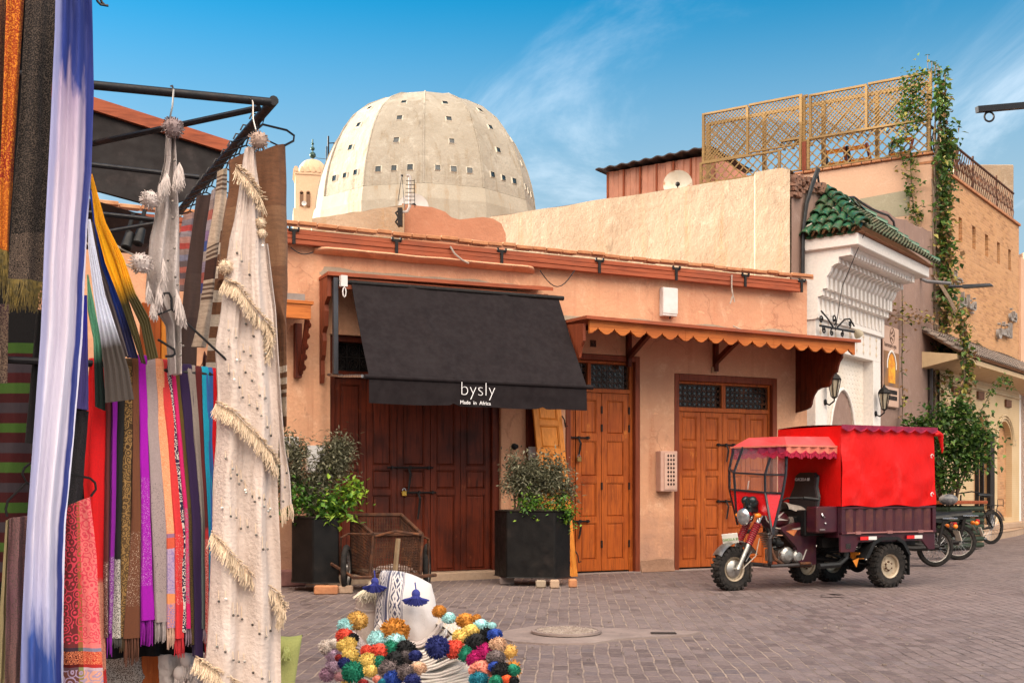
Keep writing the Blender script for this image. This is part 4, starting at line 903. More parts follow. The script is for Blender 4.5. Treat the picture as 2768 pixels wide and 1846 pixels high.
b.part('wall', brick_mat(), bh, recalc=False)
for a, c, e, f in slots:
    b = MB(); b.add([(a,-.19,e),(c,-.19,e),(c,-.19,f),(a,-.19,f)], [(0,1,2,3)]); b.part('window', mat('slot_brown', (.16,.075,.045), rough=.8) if 'slot_brown' not in bpy.data.materials else bpy.data.materials['slot_brown'], bh, recalc=False)
b = MB(); b.box(-.02,7.36,-.4,.05,8.005,8.06); b.part('coping', m_brickcap, bh)
b = MB(); b.box(7.36,9.5,-6,.05,0,7.2); b.part('end_pier', m_salmon, bh)
# Arabic letters, cut from white sheet
t = thing('wall_lettering', 'white Arabic sign letters fixed to the brown brick wall behind the ivy', 'sign', FW, (2,0,4.9))
m_sign = mat('sign_white', (.30,.28,.26), (.20,.18,.165), 12, rough=.5)
for txt, sz, o in (('\uFEE1\uFE8E\uFEE4\uFEA3', .36, (1.25,.06,5.70)), ('\uFEAD\uFE8D\uFEA9 \uFE8E\uFEE8\uFEF4\uFED3', .44, (1.80,.06,5.24))):
    lettering(txt, sz, face_M(o, (1,0,0), (0,0,1)), t, m_sign, ext=.035)
t = thing('wall_lettering', 'white Arabic sign letters at the far right of the brown brick wall', 'sign', FW, (6,0,4.9))
for txt, sz, o in (('\uFEE6\uFEF3\uFEED', .46, (6.15,.06,5.50)), ('\uFEE6\uFEB8\uFED8\uFEDF\uFE8D', .54, (4.95,.06,4.95))):
    lettering(txt, sz, face_M(o, (1,0,0), (0,0,1)), t, m_sign, ext=.035)
# terrace railing of bent bars
t = thing('terrace_railing', 'rusty curly iron railing along the top of the brown brick wall', 'railing', FW, (3.5,-.1,8.06))
b = MB(); b.tube([(.1,-.1,8.85),(7.2,-.1,8.85)], .03, 6); b.part('top_rail', m_rust, t); b = MB(); b.tube([(.1,-.1,8.12),(7.2,-.1,8.12)], .02, 6); b.part('bottom_rail', m_rust, t)
b = MB()
for k in range(42):
    u = .2+.168*k; b.tube([(u,-.1,8.12),(u+.05,-.08,8.35),(u-.03,-.12,8.6),(u+.06,-.1,8.84)], .012, 4)
    if k % 2 == 0: b.tube([(u+.1+.12*math.cos(a), -.1, 8.5+.16*math.sin(a)) for a in [j*.785 for j in range(8)]], .010, 4, closed=True)
b.part('bars', m_rust, t)
for u in (1.3, 3.4, 5.5):
    b = MB(); b.tube([(u,-.1,8.06),(u,-.1,8.95)], .025, 6); b.part('post', m_rust, t)
b = MB(); b.tube([(5.2,-1.0,8.0),(5.6,-1.1,9.9)], .05, 6); b.solo('terrace_mast', m_rust, FW, (5.2,-1,8), 'leaning bare pole standing on the brick house terrace', 'pole')
b = MB(); b.box(13.3,15.0,-36,-34,0,10.8); b.solo('far_tower_block', m_cream, F0, (14.1,-35,0), 'cream block rising behind the brick house terrace', 'building', bevel=.03)
b = MB(); b.box(16.2,22,-42,-34,0,8.6); b.solo('street_end_house', m_salmon, F0, (18,-38,0), 'pale house closing the street at the right edge', 'building', bevel=.03)
# tiled porch and cream arcade below
t = thing('tiled_porch', 'cream porch with grey tiled roof above the restaurant arches', 'porch', FW, (3.5,0,3.6))
b = MB(); b.add([(-.9,0,3.95),(8.6,0,3.95),(8.6,.75,3.85),(-.9,.75,3.85),(-.9,0,3.6),(8.6,0,3.6),(8.6,.75,3.75),(-.9,.75,3.75)], [(0,1,2,3),(4,7,6,5),(0,4,5,1),(1,5,6,2),(2,6,7,3),(3,7,4,0)]) ; b.part('eave', mat('porch_cream', (.56,.40,.23), (.50,.35,.2)), t)
b = MB()
for k in range(66):
    u = -.85+.145*k; tile_run(b, (u,.80,3.90), (u,.02,4.42), .062, 5, (0,0,1), seg=4)
b.part('roof_tiles', mat('grey_tile', (.27,.215,.18), (.19,.15,.125), 9, .8, .4, 40, c3=(.34,.25,.19)), t, smooth=True, recalc=False)
b = MB(); b.add([(-.9,.78,3.87),(8.6,.78,3.87),(8.6,.01,4.38),(-.9,.01,4.38)], [(0,1,2,3)]); b.part('roof_bed', m_clay, t)
b = MB()
for k in range(80): b.ball((-.9+.12*k,.02,4.44+.03*math.sin(k*3)), .055, 4)
b.part('ridge', mat('ridge_dark', (.07,.045,.03)), t)
def cbrick():
    m, t, b_ = newmat('cream_tile_cladding'); co = objco(t)
    mpp = N(t, 'ShaderNodeMapping'); mpp.inputs['Rotation'].default_value = (R(90), 0, 0); LK(t, co, mpp.inputs[0])
    br = N(t, 'ShaderNodeTexBrick'); br.inputs['Brick Width'].default_value = .11; br.inputs['Row Height'].default_value = .05; br.inputs['Mortar Size'].default_value = .004; br.inputs['Scale'].default_value = 1; LK(t, mpp.outputs[0], br.inputs[0])
    c = mixrgb(t, mapr(t, tnoise(t, co, 1.1, 5), .35, .7), (.60,.44,.25), (.54,.37,.19)); c = mixrgb(t, mth(t, 'MULTIPLY', br.outputs[1], .4), c, (.36,.24,.13))
    LK(t, c, b_.inputs['Base Color']); b_.inputs['Roughness'].default_value = .75; return m
m_cb = cbrick()
ar = thing('arcade', 'cream tiled restaurant arcade with two round arches under the tiled porch', 'arcade', FW, (3.5,.15,0))
A1, A2 = (2.57,3.70), (4.60,6.00)
def archpts(u0, u1, zs_, top, z0):
    c, r = (u0+u1)/2, (u1-u0)/2
    return [(u0,z0)] + [(c-r*math.cos(math.pi*k/14), zs_+(top-zs_)*math.sin(math.pi*k/14)) for k in range(15)] + [(u1,z0)]
def strip(mb, u0, u1, zt, ap):          # wall piece round an arch
    n = len(ap); mb.add([(a,.15,z) for a, z in ap] + [(u0,.15,0),(u0,.15,zt),(u1,.15,zt),(u1,.15,0)], [])
    base = len(mb.v)-n-4
    for k in range(1, n-2):
        a0, a1 = ap[k], ap[k+1]; mb.add([(a0[0],.15,a0[1]),(a1[0],.15,a1[1]),(a1[0],.15,zt),(a0[0],.15,zt)], [(0,1,2,3)])
    mb.add([(u0,.15,0),(ap[0][0],.15,0),(ap[0][0],.15,zt),(u0,.15,zt)], [(0,1,2,3)]); mb.add([(ap[-1][0],.15,0),(u1,.15,0),(u1,.15,zt),(ap[-1][0],.15,zt)], [(0,1,2,3)])
    for k in range(n-1):
        a0, a1 = ap[k], ap[k+1]; mb.add([(a0[0],.15,a0[1]),(a1[0],.15,a1[1]),(a1[0],-.35,a1[1]),(a0[0],-.35,a0[1])], [(0,1,2,3)])
b = MB(); ap1 = archpts(A1[0],A1[1],2.25,2.83,.2); ap2 = archpts(A2[0],A2[1],2.22,2.80,.42)
strip(b, 0, 4.15, 3.75, ap1); strip(b, 4.15, 6.75, 3.75, ap2); b.box(2.57,3.70,-.1,.149,0,.2); b.box(4.6,6.0,-.3,.149,0,.42); b.add([(6.75,.15,0),(6.75,-.1,0),(6.75,-.1,3.75),(6.75,.15,3.75)], [(0,1,2,3)])
b.part('front', m_cb, ar, recalc=False)
b = MB()
for ap in (ap1, ap2):
    for k_ in (1.12, 1.24):
        c = (ap[0][0]+ap[-1][0])/2; b.tube([(c+(a-c)*k_,.165,2.2+(z-2.2)*k_) for a, z in ap[1:-1]], .022, 5)
for u in (4.08, 6.3): b.box(u-.10,u+.10,.151,.175,2.35,2.38); b.box(u-.10,u+.10,.151,.175,2.25,2.28)
b.box(0,6.75,.151,.19,3.42,3.46); b.box(0,6.75,.151,.175,3.55,3.57); b.part('mouldings', mat('cream_moulding', (.60,.45,.27)), ar)
b = MB(); b.add([(4.6,-.33,.42),(6.0,-.33,.42),(6.0,-.33,3),(4.6,-.33,3)], [(0,1,2,3)]); b.part('pierced_panel', mat('pierced_cream', (.44,.31,.17), (.16,.10,.06), 26, edge=(.45,.55)), ar)
b = MB(); b.add([(2.5,-.33,.2),(3.75,-.33,.2),(3.75,-.33,3),(2.5,-.33,3)], [(0,1,2,3)]); b.part('doorway_dark', mat('doorway', (.05,.035,.025)), ar)
for u0, u1 in ((2.60,2.66),(3.0,3.08),(3.62,4.0)):
    b = MB(); b.box(u0,u1,.16,.24,.2,2.45); b.part('iron_gate', m_iron, ar)
for u, z in ((1.06,3.27),(3.02,3.29),(5.52,3.25)):
    b = MB(); b.box(u-.25,u+.25,.152,.20,z-.09,z+.09); b.part('plaque', mat('carved_plaque', (.18,.075,.035), (.10,.04,.02), 30) if 'carved_plaque' not in bpy.data.materials else bpy.data.materials['carved_plaque'], ar)
b = MB(); b.box(6.9,9.6,-.6,.05,0,3.6); b.solo('white_gate_pillar', m_white, FW, (7.5,0,0), 'white plaster pier at the far right edge beyond the arcade', 'pier', bevel=.02)
b = MB(); b.box(6.78,6.88,-.3,.12,0,2.2); b.solo('pink_pier', m_pink, FW, (6.8,0,0), 'narrow pink pier between the arcade and the right edge', 'pier')
b = MB(); b.prism([(.3,.72),(2.6,.70),(4.6,.58),(6.6,.36),(9.5,.30),(9.5,-.3),(.3,-.3)], lambda a,bb,tt: (a,bb,tt), -.05, .15); b.solo('pavement_step', m_lintel, FW, (4,.4,0), kind='structure', bevel=.015)
b = MB(); b.box(1.6,7.0,-.3,.30,.15,.29); b.solo('arcade_step', m_lintel, FW, (4,.2,0), kind='structure', bevel=.015)
# iron beam with ring at the upper right, on its own post beyond the frame
t = thing('iron_beam', 'dark iron beam with a hanging ring sticking in from the right edge', 'beam', F0, (6.6,-12.3,0))
b = MB(); b.bar((4.903,-12.0,5.165),(6.6,-12.3,5.40),.06,.062); b.part('beam', mat('beam_paint', (.006,.007,.011), rough=.5, spec=.2), t)
b = MB(); b.tube([(5.045+.05*math.cos(a),-12.03,5.10+.05*math.sin(a)) for a in [k*.4 for k in range(16)]], .011, 6, closed=True); b.part('ring', m_iron, t)
b = MB(); b.box(6.55,6.67,-12.36,-12.24,0,5.5); b.part('post', m_iron, t)
# ================================================================== roofs behind the shops, dome and minaret
b = MB()
b.grid(lambda s,t: (-3.15+1.45*s, -17.9-.3*t*0-.02*mnoise.noise((s*6,t*3,1)), 3.9+(1.50+.22*s+.02*mnoise.noise((s*8,0,3)))*t), 24, 8)
b.grid(lambda s,t: (-3.15+1.45*s, -17.9-.35*t, 5.40+.22*s+.04*t+.02*mnoise.noise((s*8,t*3,3))), 24, 4); b.add([(-1.7,-17.9,3.9),(-1.7,-18.25,3.9),(-1.7,-18.25,5.64),(-1.7,-17.9,5.62)], [(0,1,2,3)])
b.solo('roof_wall', m_cream, F0, (-2.4,-17.9,3.9), 'low cream roof wall with a broken top in front of the dome', 'wall', smooth=True)
b = MB(); hp = [(-1.70,5.62),(-1.5,5.59),(-1.28,5.57),(-1.08,5.50),(-.98,5.41),(-.84,5.37),(-.66,5.39),(-.46,5.41),(-.32,5.39),(-.2,5.32),(-.14,5.18),(-.14,3.9),(-1.7,3.9)]
b.prism(hp, lambda a,bb,tt: (a,-18.0-tt,bb), 0, .3); b.solo('roof_parapet', plaster('brown_pink_plaster', (.40,.19,.115), (.33,.15,.09), (.45,.24,.155), .5), F0, (-.9,-17.8,3.9), 'pink curved parapet beside the pale dish on the roof', 'parapet', bevel=.04, smooth=True)
t = thing('roof_aerial', 'bent grey vent pipe with a wire aerial beside the pale dish', 'aerial', F0, (-1.62,-17.6,5.3))
b = MB(); b.tube([(-1.75,-17.6,5.42),(-1.62,-17.6,5.44),(-1.58,-17.6,5.52),(-1.58,-17.6,5.98),(-1.6,-17.6,6.0),(-1.63,-17.6,5.99)], .022, 8); b.part('pipe', mat('grey_pvc', (.40,.38,.36)), t, smooth=True)
b = MB()
for k in range(7): b.tube([(-1.66+.004*k,-17.58,5.55+.06*k),(-1.50,-17.58,5.55+.06*k)], .005, 4)
b.tube([(-1.50,-17.58,5.5),(-1.51,-17.58,5.93)], .005, 4); b.tube([(-1.66,-17.58,5.5),(-1.70,-17.55,5.98),(-1.76,-17.58,5.6)], .006, 4); b.ball((-1.70,-17.58,5.99), .02, 4); b.part('wires', m_iron, t)
b = MB(); b.box(-1.76,-1.69,-17.6,-17.5,5.2,5.48); b.tube([(-1.75,-17.62,5.46),(-1.80,-17.6,5.42),(-1.76,-17.6,5.35),(-1.80,-17.6,5.28),(-1.74,-17.6,5.2)], .016, 6); b.part('junction', m_iron, t)
# dome
DX, DY = -2.27, 30.0
dm = thing('dome', 'large ribbed twelve sided dome pierced by small square windows', 'dome', F0, (DX,-DY,4))
pr = [(2.89,4.0),(2.89,8.42)]; pd = [(2.885, 8.425), (2.86, 8.688), (2.82, 8.927), (2.76, 9.213), (2.66, 9.529), (2.551, 9.817), (2.406, 10.122), (2.218, 10.428), (1.978, 10.706), (1.712, 10.916), (1.274, 11.155), (0.867, 11.298), (0.408, 11.375), (0.001, 11.394)]
TH0 = 3.3
def dpt(r, h, k): a = R(TH0+30*k); return (DX+r*math.sin(a), -DY+r*math.cos(a)*-1*-1 if False else -(DY-r*math.cos(a)), h)
def dodec(mb, prof, sub=1):
    for i in range(len(prof)-1):
        for k in range(12):
            a, c = prof[i], prof[i+1]; mb.add([dpt(a[0],a[1],k),dpt(a[0],a[1],k+1),dpt(c[0],c[1],k+1),dpt(c[0],c[1],k)], [(0,1,2,3)])
b = MB(); dodec(b, [(3.02,4.0),(3.0,8.05),(2.93,8.40),(2.885,8.42)]); b.part('drum', m_drum, dm)
def pd_at(h):
    for i in range(len(pd)-1):
        if pd[i][1] <= h <= pd[i+1][1]: f = (h-pd[i][1])/(pd[i+1][1]-pd[i][1]); return pd[i][0]+(pd[i+1][0]-pd[i][0])*f
    return .01
fine = []; h = 8.425
while h < 11.394: fine.append((pd_at(h), h)); h += .06 if h > 11.0 else .12
fine.append((.001, 11.394))
b = MB(); dodec(b, fine)
bm_ = b.part('shell', m_dome, dm, smooth=False)
b = MB(); ds = [(r+.004, h) for r, h in fine]
for k in range(12):
    b.tube([dpt(r+.005, h, k) for r, h in fine[::3]], .025, 5)
b.part('ribs', m_dome, dm, smooth=True)
m_wr = mat('window_rim', (.62,.56,.45), rough=.8); m_wg = mat('dome_glass', (.012,.018,.022), (.03,.045,.05), 8, .12)
def dwin(k, off, h):
    r = pd_at(h)*math.cos(R(15)); r2 = pd_at(h+.1)*math.cos(R(15)); a = R(TH0+15+30*k)
    nrm = Vector((math.sin(a), math.cos(a), 0)); tan = Vector((math.cos(a), -math.sin(a), 0)); up = (nrm*(r2-r)+Vector((0,0,.1))).normalized(); n2 = Vector(nrm)*up.z + Vector((0,0,1))*(-(nrm.dot(up)))
    c = Vector((DX,-DY,h)) + nrm*(r+.006) + tan*off; s = .066*rnd.uniform(.92,1.08)
    q = MB(); o = [c+tan*s*x+up*s*y for x, y in ((-1,-1),(1,-1),(1,1),(-1,1))]; oo = [c+tan*s*1.35*x+up*s*1.35*y-n2*.01 for x, y in ((-1,-1),(1,-1),(1,1),(-1,1))]; of = [p+n2*.022 for p in o]
    q.add(oo+of, [(0,1,5,4),(1,2,6,5),(2,3,7,6),(3,0,4,7)]); q.cur = 1; oi = [p-n2*.0+n2*.006 for p in o]; q.add(of+oi, [(0,1,5,4),(1,2,6,5),(2,3,7,6),(3,0,4,7),(4,5,6,7)])
    q.part('window', [m_wr, m_wg], dm, recalc=False)
for k in (-2,-1,0,1,2):
    for o in (-.40,0,.40): dwin(k, o, 8.82)
    for h in (9.54, 10.16, 10.66): dwin(k, 0, h)
b = MB(); b.box(-9.5,-.2,-34,-27,0,6.6); b.solo('dome_hall', m_cream, F0, (-3,-30,0), 'plain building carrying the dome, hidden behind the shops', 'building')
# minaret
t = thing('minaret', 'distant square pink minaret with ribbed cap dome and stepped merlons', 'minaret', F0, (-8.3,-46,0))
def mbox(mb, s, z0, z1): 
    c = Vector((-8.06,-46)); a = R(-12); vs = []
    for z in (z0, z1):
        for x, y in ((-s,-s),(s,-s),(s,s),(-s,s)): vs.append((c.x+x*math.cos(a)-y*math.sin(a), c.y+x*math.sin(a)+y*math.cos(a), z))
    mb.add(vs, [(0,1,2,3),(4,7,6,5),(0,4,5,1),(1,5,6,2),(2,6,7,3),(3,7,4,0)])
b = MB(); mbox(b, .78, 0, 12.2); mbox(b, .70, 12.2, 13.6); mbox(b, .73, 13.58, 13.68); b.part('shaft', m_minaret, t)
b = MB(); c = Vector((-8.06,-46)); a = R(-12)
for sd in range(4):
    for k in range(7):
        x, y = -.66+.22*k, .70
        for _ in range(sd): x, y = -y, x
        X, Y_ = c.x+x*math.cos(a)-y*math.sin(a), c.y+x*math.sin(a)+y*math.cos(a); b.box(X-.075,X+.075,Y_-.05,Y_+.05,13.68,13.80); b.box(X-.04,X+.04,Y_-.045,Y_+.045,13.80,13.88)
b.part('merlons', m_minaret, t)
b = MB()
for i in range(9):
    pass
b.grid(lambda s,v: (c.x+(.56+.03*abs(math.sin(s*math.pi*10)))*math.cos(math.pi/2*v)**.8*math.cos(2*math.pi*s) if v < 1 else c.x, c.y+(.56+.03*abs(math.sin(s*math.pi*10)))*math.cos(math.pi/2*v)**.8*math.sin(2*math.pi*s) if v < 1 else c.y, 13.75+.62*math.sin(math.pi/2*v)), 60, 8)
b.part('cap_dome', m_minaret, t, smooth=True)
b = MB(); b.tube([(c.x,c.y,14.3),(c.x,c.y,15.2)], .025, 6)
for z, r in ((14.56,.13),(14.82,.085),(15.02,.055)): b.ball((c.x,c.y,z), r, 8)
b.part('finial', mat('finial_green', (.03,.07,.055), rough=.4, metal=.5), t, smooth=True)
b = MB()
for dx in (-.16,.10):
    b.box(c.x-.21+dx, c.x-.07+dx, c.y+.62,c.y+.80,12.3,12.85); b.lathe([(.07,-.01),(.07,.17)], 10, (c.x-.14+dx,c.y+.63,12.85), (0,1,0))
b.part('twin_window', mat('niche_brown', (.19,.095,.05)), t)
b = MB(); b.lathe([(.03,0),(.05,.08),(.10,.16),(.001,.12)], 12, (c.x-.17,c.y+.80,12.38), (0,1,0)); b.solo('loudspeaker', m_greybox, F0, (c.x-.17,c.y+.8,12.38), 'small white horn loudspeaker on the minaret window', 'loudspeaker', smooth=True)
t = thing('antenna_mast', 'thin dark antenna mast standing right of the minaret', 'antenna', F0, (-7.2,-44.6,8))
b = MB(); b.tube([(-7.2,-44.6,8),(-7.2,-44.6,14.9)], .035, 6); b.tube([(-7.32,-44.6,8),(-7.28,-44.6,14.5)], .02, 6); b.part('pole', m_iron, t)
b = MB(); b.tube([(-7.2,-44.6,14.62),(-6.85,-44.6,14.64)], .022, 6); b.tube([(-6.98,-44.6,14.64),(-6.98,-44.6,14.52)], .02, 6); b.tube([(-8.0,-45.6,14.5),(-7.7,-45,14.15),(-7.25,-44.6,14.0)], .01, 4); b.part('arm', m_iron, t)
# ================================================================== cargo tricycle
def tarp_mat(name, c1, c2, spec=.5, rough=.5):
    m, t, b = newmat(name); co = objco(t)
    cc = mixrgb(t, mapr(t, tnoise(t, co, 3, 4), .3, .7), c1, c2); cc = mixrgb(t, mapr(t, tnoise(t, co, 2.1, 7, .7, (1,1,.5), .8), .52, .75, 0, .4), cc, tuple(min(.7, x*.9+.05) for x in c1)); cc = mixrgb(t, mapr(t, tnoise(t, co, 3.3, 7, .7, (1.5,1.5,.4)), .56, .74, 0, .45), cc, tuple(x*.5 for x in c2)); LK(t, cc, b.inputs['Base Color']); b.inputs['Roughness'].default_value = rough; b.inputs['Specular IOR Level'].default_value = .18
    h = mth(t, 'ADD', tnoise(t, co, 4.5, 5, .6, (1,1,.55), .6), mth(t, 'MULTIPLY', tnoise(t, co, 260, 2), .08)); bumpn(t, b, h, .55, .03); return m
m_red = tarp_mat('red_tarpaulin', (.62,.005,.004), (.50,.004,.003)); m_redc = tarp_mat('faded_red_canvas', (.62,.075,.075), (.55,.05,.05), rough=.7); m_pinkc = tarp_mat('salmon_canvas', (.58,.17,.12), (.52,.13,.09), rough=.75)
m_redpan = mat('red_panel', (.62,.010,.014), (.55,.008,.010), 3, .3, coat=.3)
m_maroon = mat('maroon_paint', (.050,.005,.011), (.034,.0045,.012), 5, .4, coat=.15, c3=(.06,.016,.010), s3=4)
m_maroonb = mat('dusty_maroon', (.075,.017,.017), (.05,.009,.016), 6, .65, c3=(.11,.035,.02), s3=5)
m_rubber = mat('tyre_rubber', (.013,.012,.0115), (.026,.022,.020), 18, .9, .4, 60, c3=(.06,.046,.037), s3=6, spec=.2)
m_blackp = mat('black_plastic', (.005,.005,.0055), (.009,.009,.009), rough=.5, spec=.3)
m_rim = mat('dusty_cream_rim', (.42,.34,.25), (.34,.27,.19), 14, .5, metal=.3, c3=(.22,.16,.11), s3=9)
m_alu = mat('cast_aluminium', (.42,.40,.37), (.28,.26,.24), 16, .38, metal=.85)
m_chrome = mat('chrome', (.62,.62,.63), (.5,.5,.5), 20, .12, metal=1)
m_orangel = mat('orange_lens', (.75,.20,.015), (.7,.16,.01), rough=.2); m_redl = mat('red_lens', (.45,.01,.012), rough=.2)
m_spring = mat('red_spring', (.30,.012,.02), (.24,.01,.016), rough=.35, coat=.3)
m_fringe = mat('crimson_fringe', (.40,.010,.045), (.30,.008,.035), 20, .9)
m_valm = tarp_mat('maroon_valance', (.23,.02,.05), (.18,.012,.045), rough=.7)
def glassm():
    m, t, b = newmat('clear_plastic'); b.inputs['Base Color'].default_value = (.25,.24,.24,1); b.inputs['Roughness'].default_value = .04
    b.inputs['Alpha'].default_value = .09; b.inputs['Specular IOR Level'].default_value = .5; return m
m_clear = glassm()
trike = thing('cargo_tricycle', 'red and maroon motor tricycle with a red tarpaulin cargo box', 'tricycle', FT, (1.2,0,0))
def wheel(parent, c, r, w, ax, knobs=26, rimr=.58, spokes=0, name='wheel'):
    """tyre, rim and hub; ax is the axle direction."""
    ax = Vector(ax).normalized(); x = Vector((0,0,1)); y = ax.cross(x).normalized(); c = Vector(c)
    b = MB(); b.lathe([(r*rimr+.01,-w*.42),(r*.8,-w*.52),(r*.93,-w*.46),(r*.985,-w*.25),(r,0),(r*.985,w*.25),(r*.93,w*.46),(r*.8,w*.52),(r*rimr+.01,w*.42),(r*rimr-.012,w*.3),(r*rimr-.012,-w*.3)], 40, c, ax, cap=False)
    if knobs:
        for k in range(knobs):
            for sgn in (-1, 1):
                a = 2*math.pi*(k+.25*sgn)/knobs; rd = x*math.cos(a)+y*math.sin(a); tg = -x*math.sin(a)+y*math.cos(a)
                b.obox(c+rd*r*.985+ax*sgn*w*.26, tg*(math.pi*r/knobs*.52)+ax*.006*sgn, ax*w*.22, rd*.013)
                b.obox(c+rd*r*.90+ax*sgn*w*.475, tg*(math.pi*r/knobs*.45), ax*.011, rd*r*.055)
    o = b.part(name, m_rubber, parent, smooth=not knobs, label=None)
    b = MB(); R_ = r*rimr
    if spokes:
        b.lathe([(R_,-w*.36),(R_*.93,-w*.2),(R_*.93,w*.2),(R_,w*.36),(R_+.004,w*.3),(R_+.004,-w*.3)], 36, c, ax, cap=False); b.part('rim', m_alu, o, smooth=True)
        b = MB()
        for k in range(spokes):
            a = 2*math.pi*k/spokes; a2 = a + (.5 if k % 2 else -.5); s = (.25 if k % 4 < 2 else -.25)
            b.tube([c+(x*math.cos(a2)+y*math.sin(a2))*.045+ax*w*s*1.5, c+(x*math.cos(a)+y*math.sin(a))*R_*.95], .0025, 4)
        b.part('spokes', m_steel, o); b = MB(); b.lathe([(.03,-w*.55),(.055,-w*.4),(.055,w*.4),(.03,w*.55)], 18, c, ax); b.part('hub', m_alu, o, smooth=True)
    else:
        b.lathe([(R_,-w*.40),(R_*.90,-w*.32),(R_*.86,-w*.12),(R_*.50,-w*.08),(R_*.44,-w*.16),(R_*.30,-w*.17),(R_*.28,-w*.28),(.001,-w*.28),],36,c,ax,cap=False)
        b.lathe([(R_,w*.40),(R_*.90,w*.32),(R_*.86,w*.12),(R_*.50,w*.08),(R_*.44,w*.16),(R_*.30,w*.17),(R_*.28,w*.28),(.001,w*.28)],36,c,ax,cap=False)
        b.lathe([(R_+.004,-w*.42),(R_+.004,w*.42)], 36, c, ax, cap=False); b.cur = 1
        for k in range(6):
            a = 2*math.pi*k/6
            for s in (-1, 1): b.lathe([(.011,0),(.011,.016*s),(.001,.018*s)], 6, c+(x*math.cos(a)+y*math.sin(a))*R_*.36+ax*w*.17*s, ax)
        b.part('rim', [m_rim, m_rust], o, smooth=True)
    return o
wheel(trike, (0,0,.25), .25, .125, (0,1,0), 24, .56)
wheel(trike, (1.92,.475,.253), .253, .15, (0,1,0), 24, .56); wheel(trike, (1.92,-.475,.253), .253, .15, (0,1,0), 24, .56)
wheel(trike, (1.18,-.10,.253), .21, .12, (0,1,0), 20, .56, name='spare_wheel')
b = MB(); b.tube([(0,-.11,.25),(0,.11,.25)], .018, 8); b.lathe([(.07,-.05),(.10,-.03),(.10,.03),(.07,.05)], 20, (0,0,.25), (0,1,0)); b.part('axle', m_alu, trike, smooth=True)
fk = None
for s in (-1, 1):
    d = .095*s; A0_, A1_ = Vector((.005,d,.245)), Vector((.345,d,.86)); L_f = A1_-A0_
    b = MB(); b.tube([A0_, A0_+L_f*.12, A0_+L_f*.50], [.030,.027,.031], 12); fk = b.part('fork_leg', m_alu, trike, smooth=True)
    b = MB(); p0 = A0_+L_f*.47; p1 = A0_+L_f*.86; n_ = 11; ax_ = L_f.normalized(); e1_ = ax_.orthogonal().normalized(); e2_ = ax_.cross(e1_)
    b.tube([p0+(p1-p0)*(i/110)+(e1_*math.cos(2*math.pi*i/10)+e2_*math.sin(2*math.pi*i/10))*.036 for i in range(111)], .0105, 6); b.part('spring', m_spring, fk, smooth=True)
    b = MB(); b.tube([p0,p1], .022, 8); b.tube([p1, A1_], .029, 10); b.part('tube', m_chrome, fk, smooth=True)
b = MB()
def fend(s, t): a = R(150-120*s); return (.0-.0+.29*math.cos(a)*1.05+.05, -.085+.17*t, .25+.31*math.sin(a)+.02*math.sin(math.pi*t)-.0)
b.grid(fend, 16, 6); b.grid(lambda s,t: tuple(Vector(fend(s,t))-Vector((0,0,.006))), 16, 6); b.bar((.20,.09,.45),(.12,.09,.34),.03,.01); b.part('front_fender', m_alu, trike, smooth=True)
b = MB(); b.box(.20,.215,-.08,.08,.10,.30); b.part('mud_flap', m_rubber, trike)
pl = MB(); pl.obox((-.05,.03,.60), (.045,.085,.012), (.004,-.003,.0), (-.012,.0,.058)); pl.v = pl.v
plo = pl.part('number_plate', mat('plate_white', (.66,.64,.58), (.58,.55,.48)), trike, bevel=.004)
rt = Vector((.045,.085,.012)).normalized(); up_ = Vector((-.012,0,.058)).normalized()
lettering('GACELA III', .040, face_M(tuple(Vector((-.05,.03,.60))-rt*.088+up_*-.024+Vector((-.014,.008,0))), rt, up_), plo, mat('plate_green', (.10,.26,.03)))
# headlight, indicators, dials, handlebar
hl = MB(); hl.lathe([(.001,-.10),(.05,-.085),(.085,-.04),(.097,.02),(.100,.045),(.092,.052)], 24, (.20,0,.85), (-1,.15,-.08)); hlo = hl.part('headlight', m_chrome, trike, smooth=True)
hl = MB(); hl.lathe([(.092,.050),(.08,.066),(.04,.078),(.001,.080)], 24, (.20,0,.85), (-1,.15,-.08)); hl.part('lens', mat('headlight_lens', (.42,.44,.46), (.30,.31,.33), 24, .12, metal=.6), hlo, smooth=True)
for s in (-1, 1):
    b = MB(); b.tube([(.26,.09*s,.86),(.25,.15*s,.86)], .012, 6); io = b.part('indicator', m_blackp, trike); b = MB(); b.ball((.235,.175*s,.86), .036, 8, (1.2,1,.85)); b.part('lens', m_orangel, io, smooth=True)
b = MB(); b.ball((.27,.0,1.0), .10, 10, (.75,1.15,.78)); b.ball((.25,-.06,1.03), .055, 8); b.ball((.25,.06,1.03), .055, 8); b.box(.22,.32,-.07,.07,.90,.97); b.part('dials', mat('dial_black', (.012,.020,.022), rough=.2), trike, smooth=True)
b = MB(); b.tube([(.42,-.10,.93),(.55,-.30,1.04),(.72,-.40,1.06)], .013, 8); b.tube([(.40,-.10,.92),(.40,.10,.92)], .013, 8); b.tube([(.42,.10,.93),(.55,.30,1.06),(.78,.40,1.065)], .011, 8); b.part('handlebar', m_blackp, trike, smooth=True)
for s in (-1, 1):
    b = MB(); b.tube([(.72,.38*s,1.065),(.90,.43*s,1.045)], .021, 8); b.part('grip', m_blackp, trike, smooth=True)
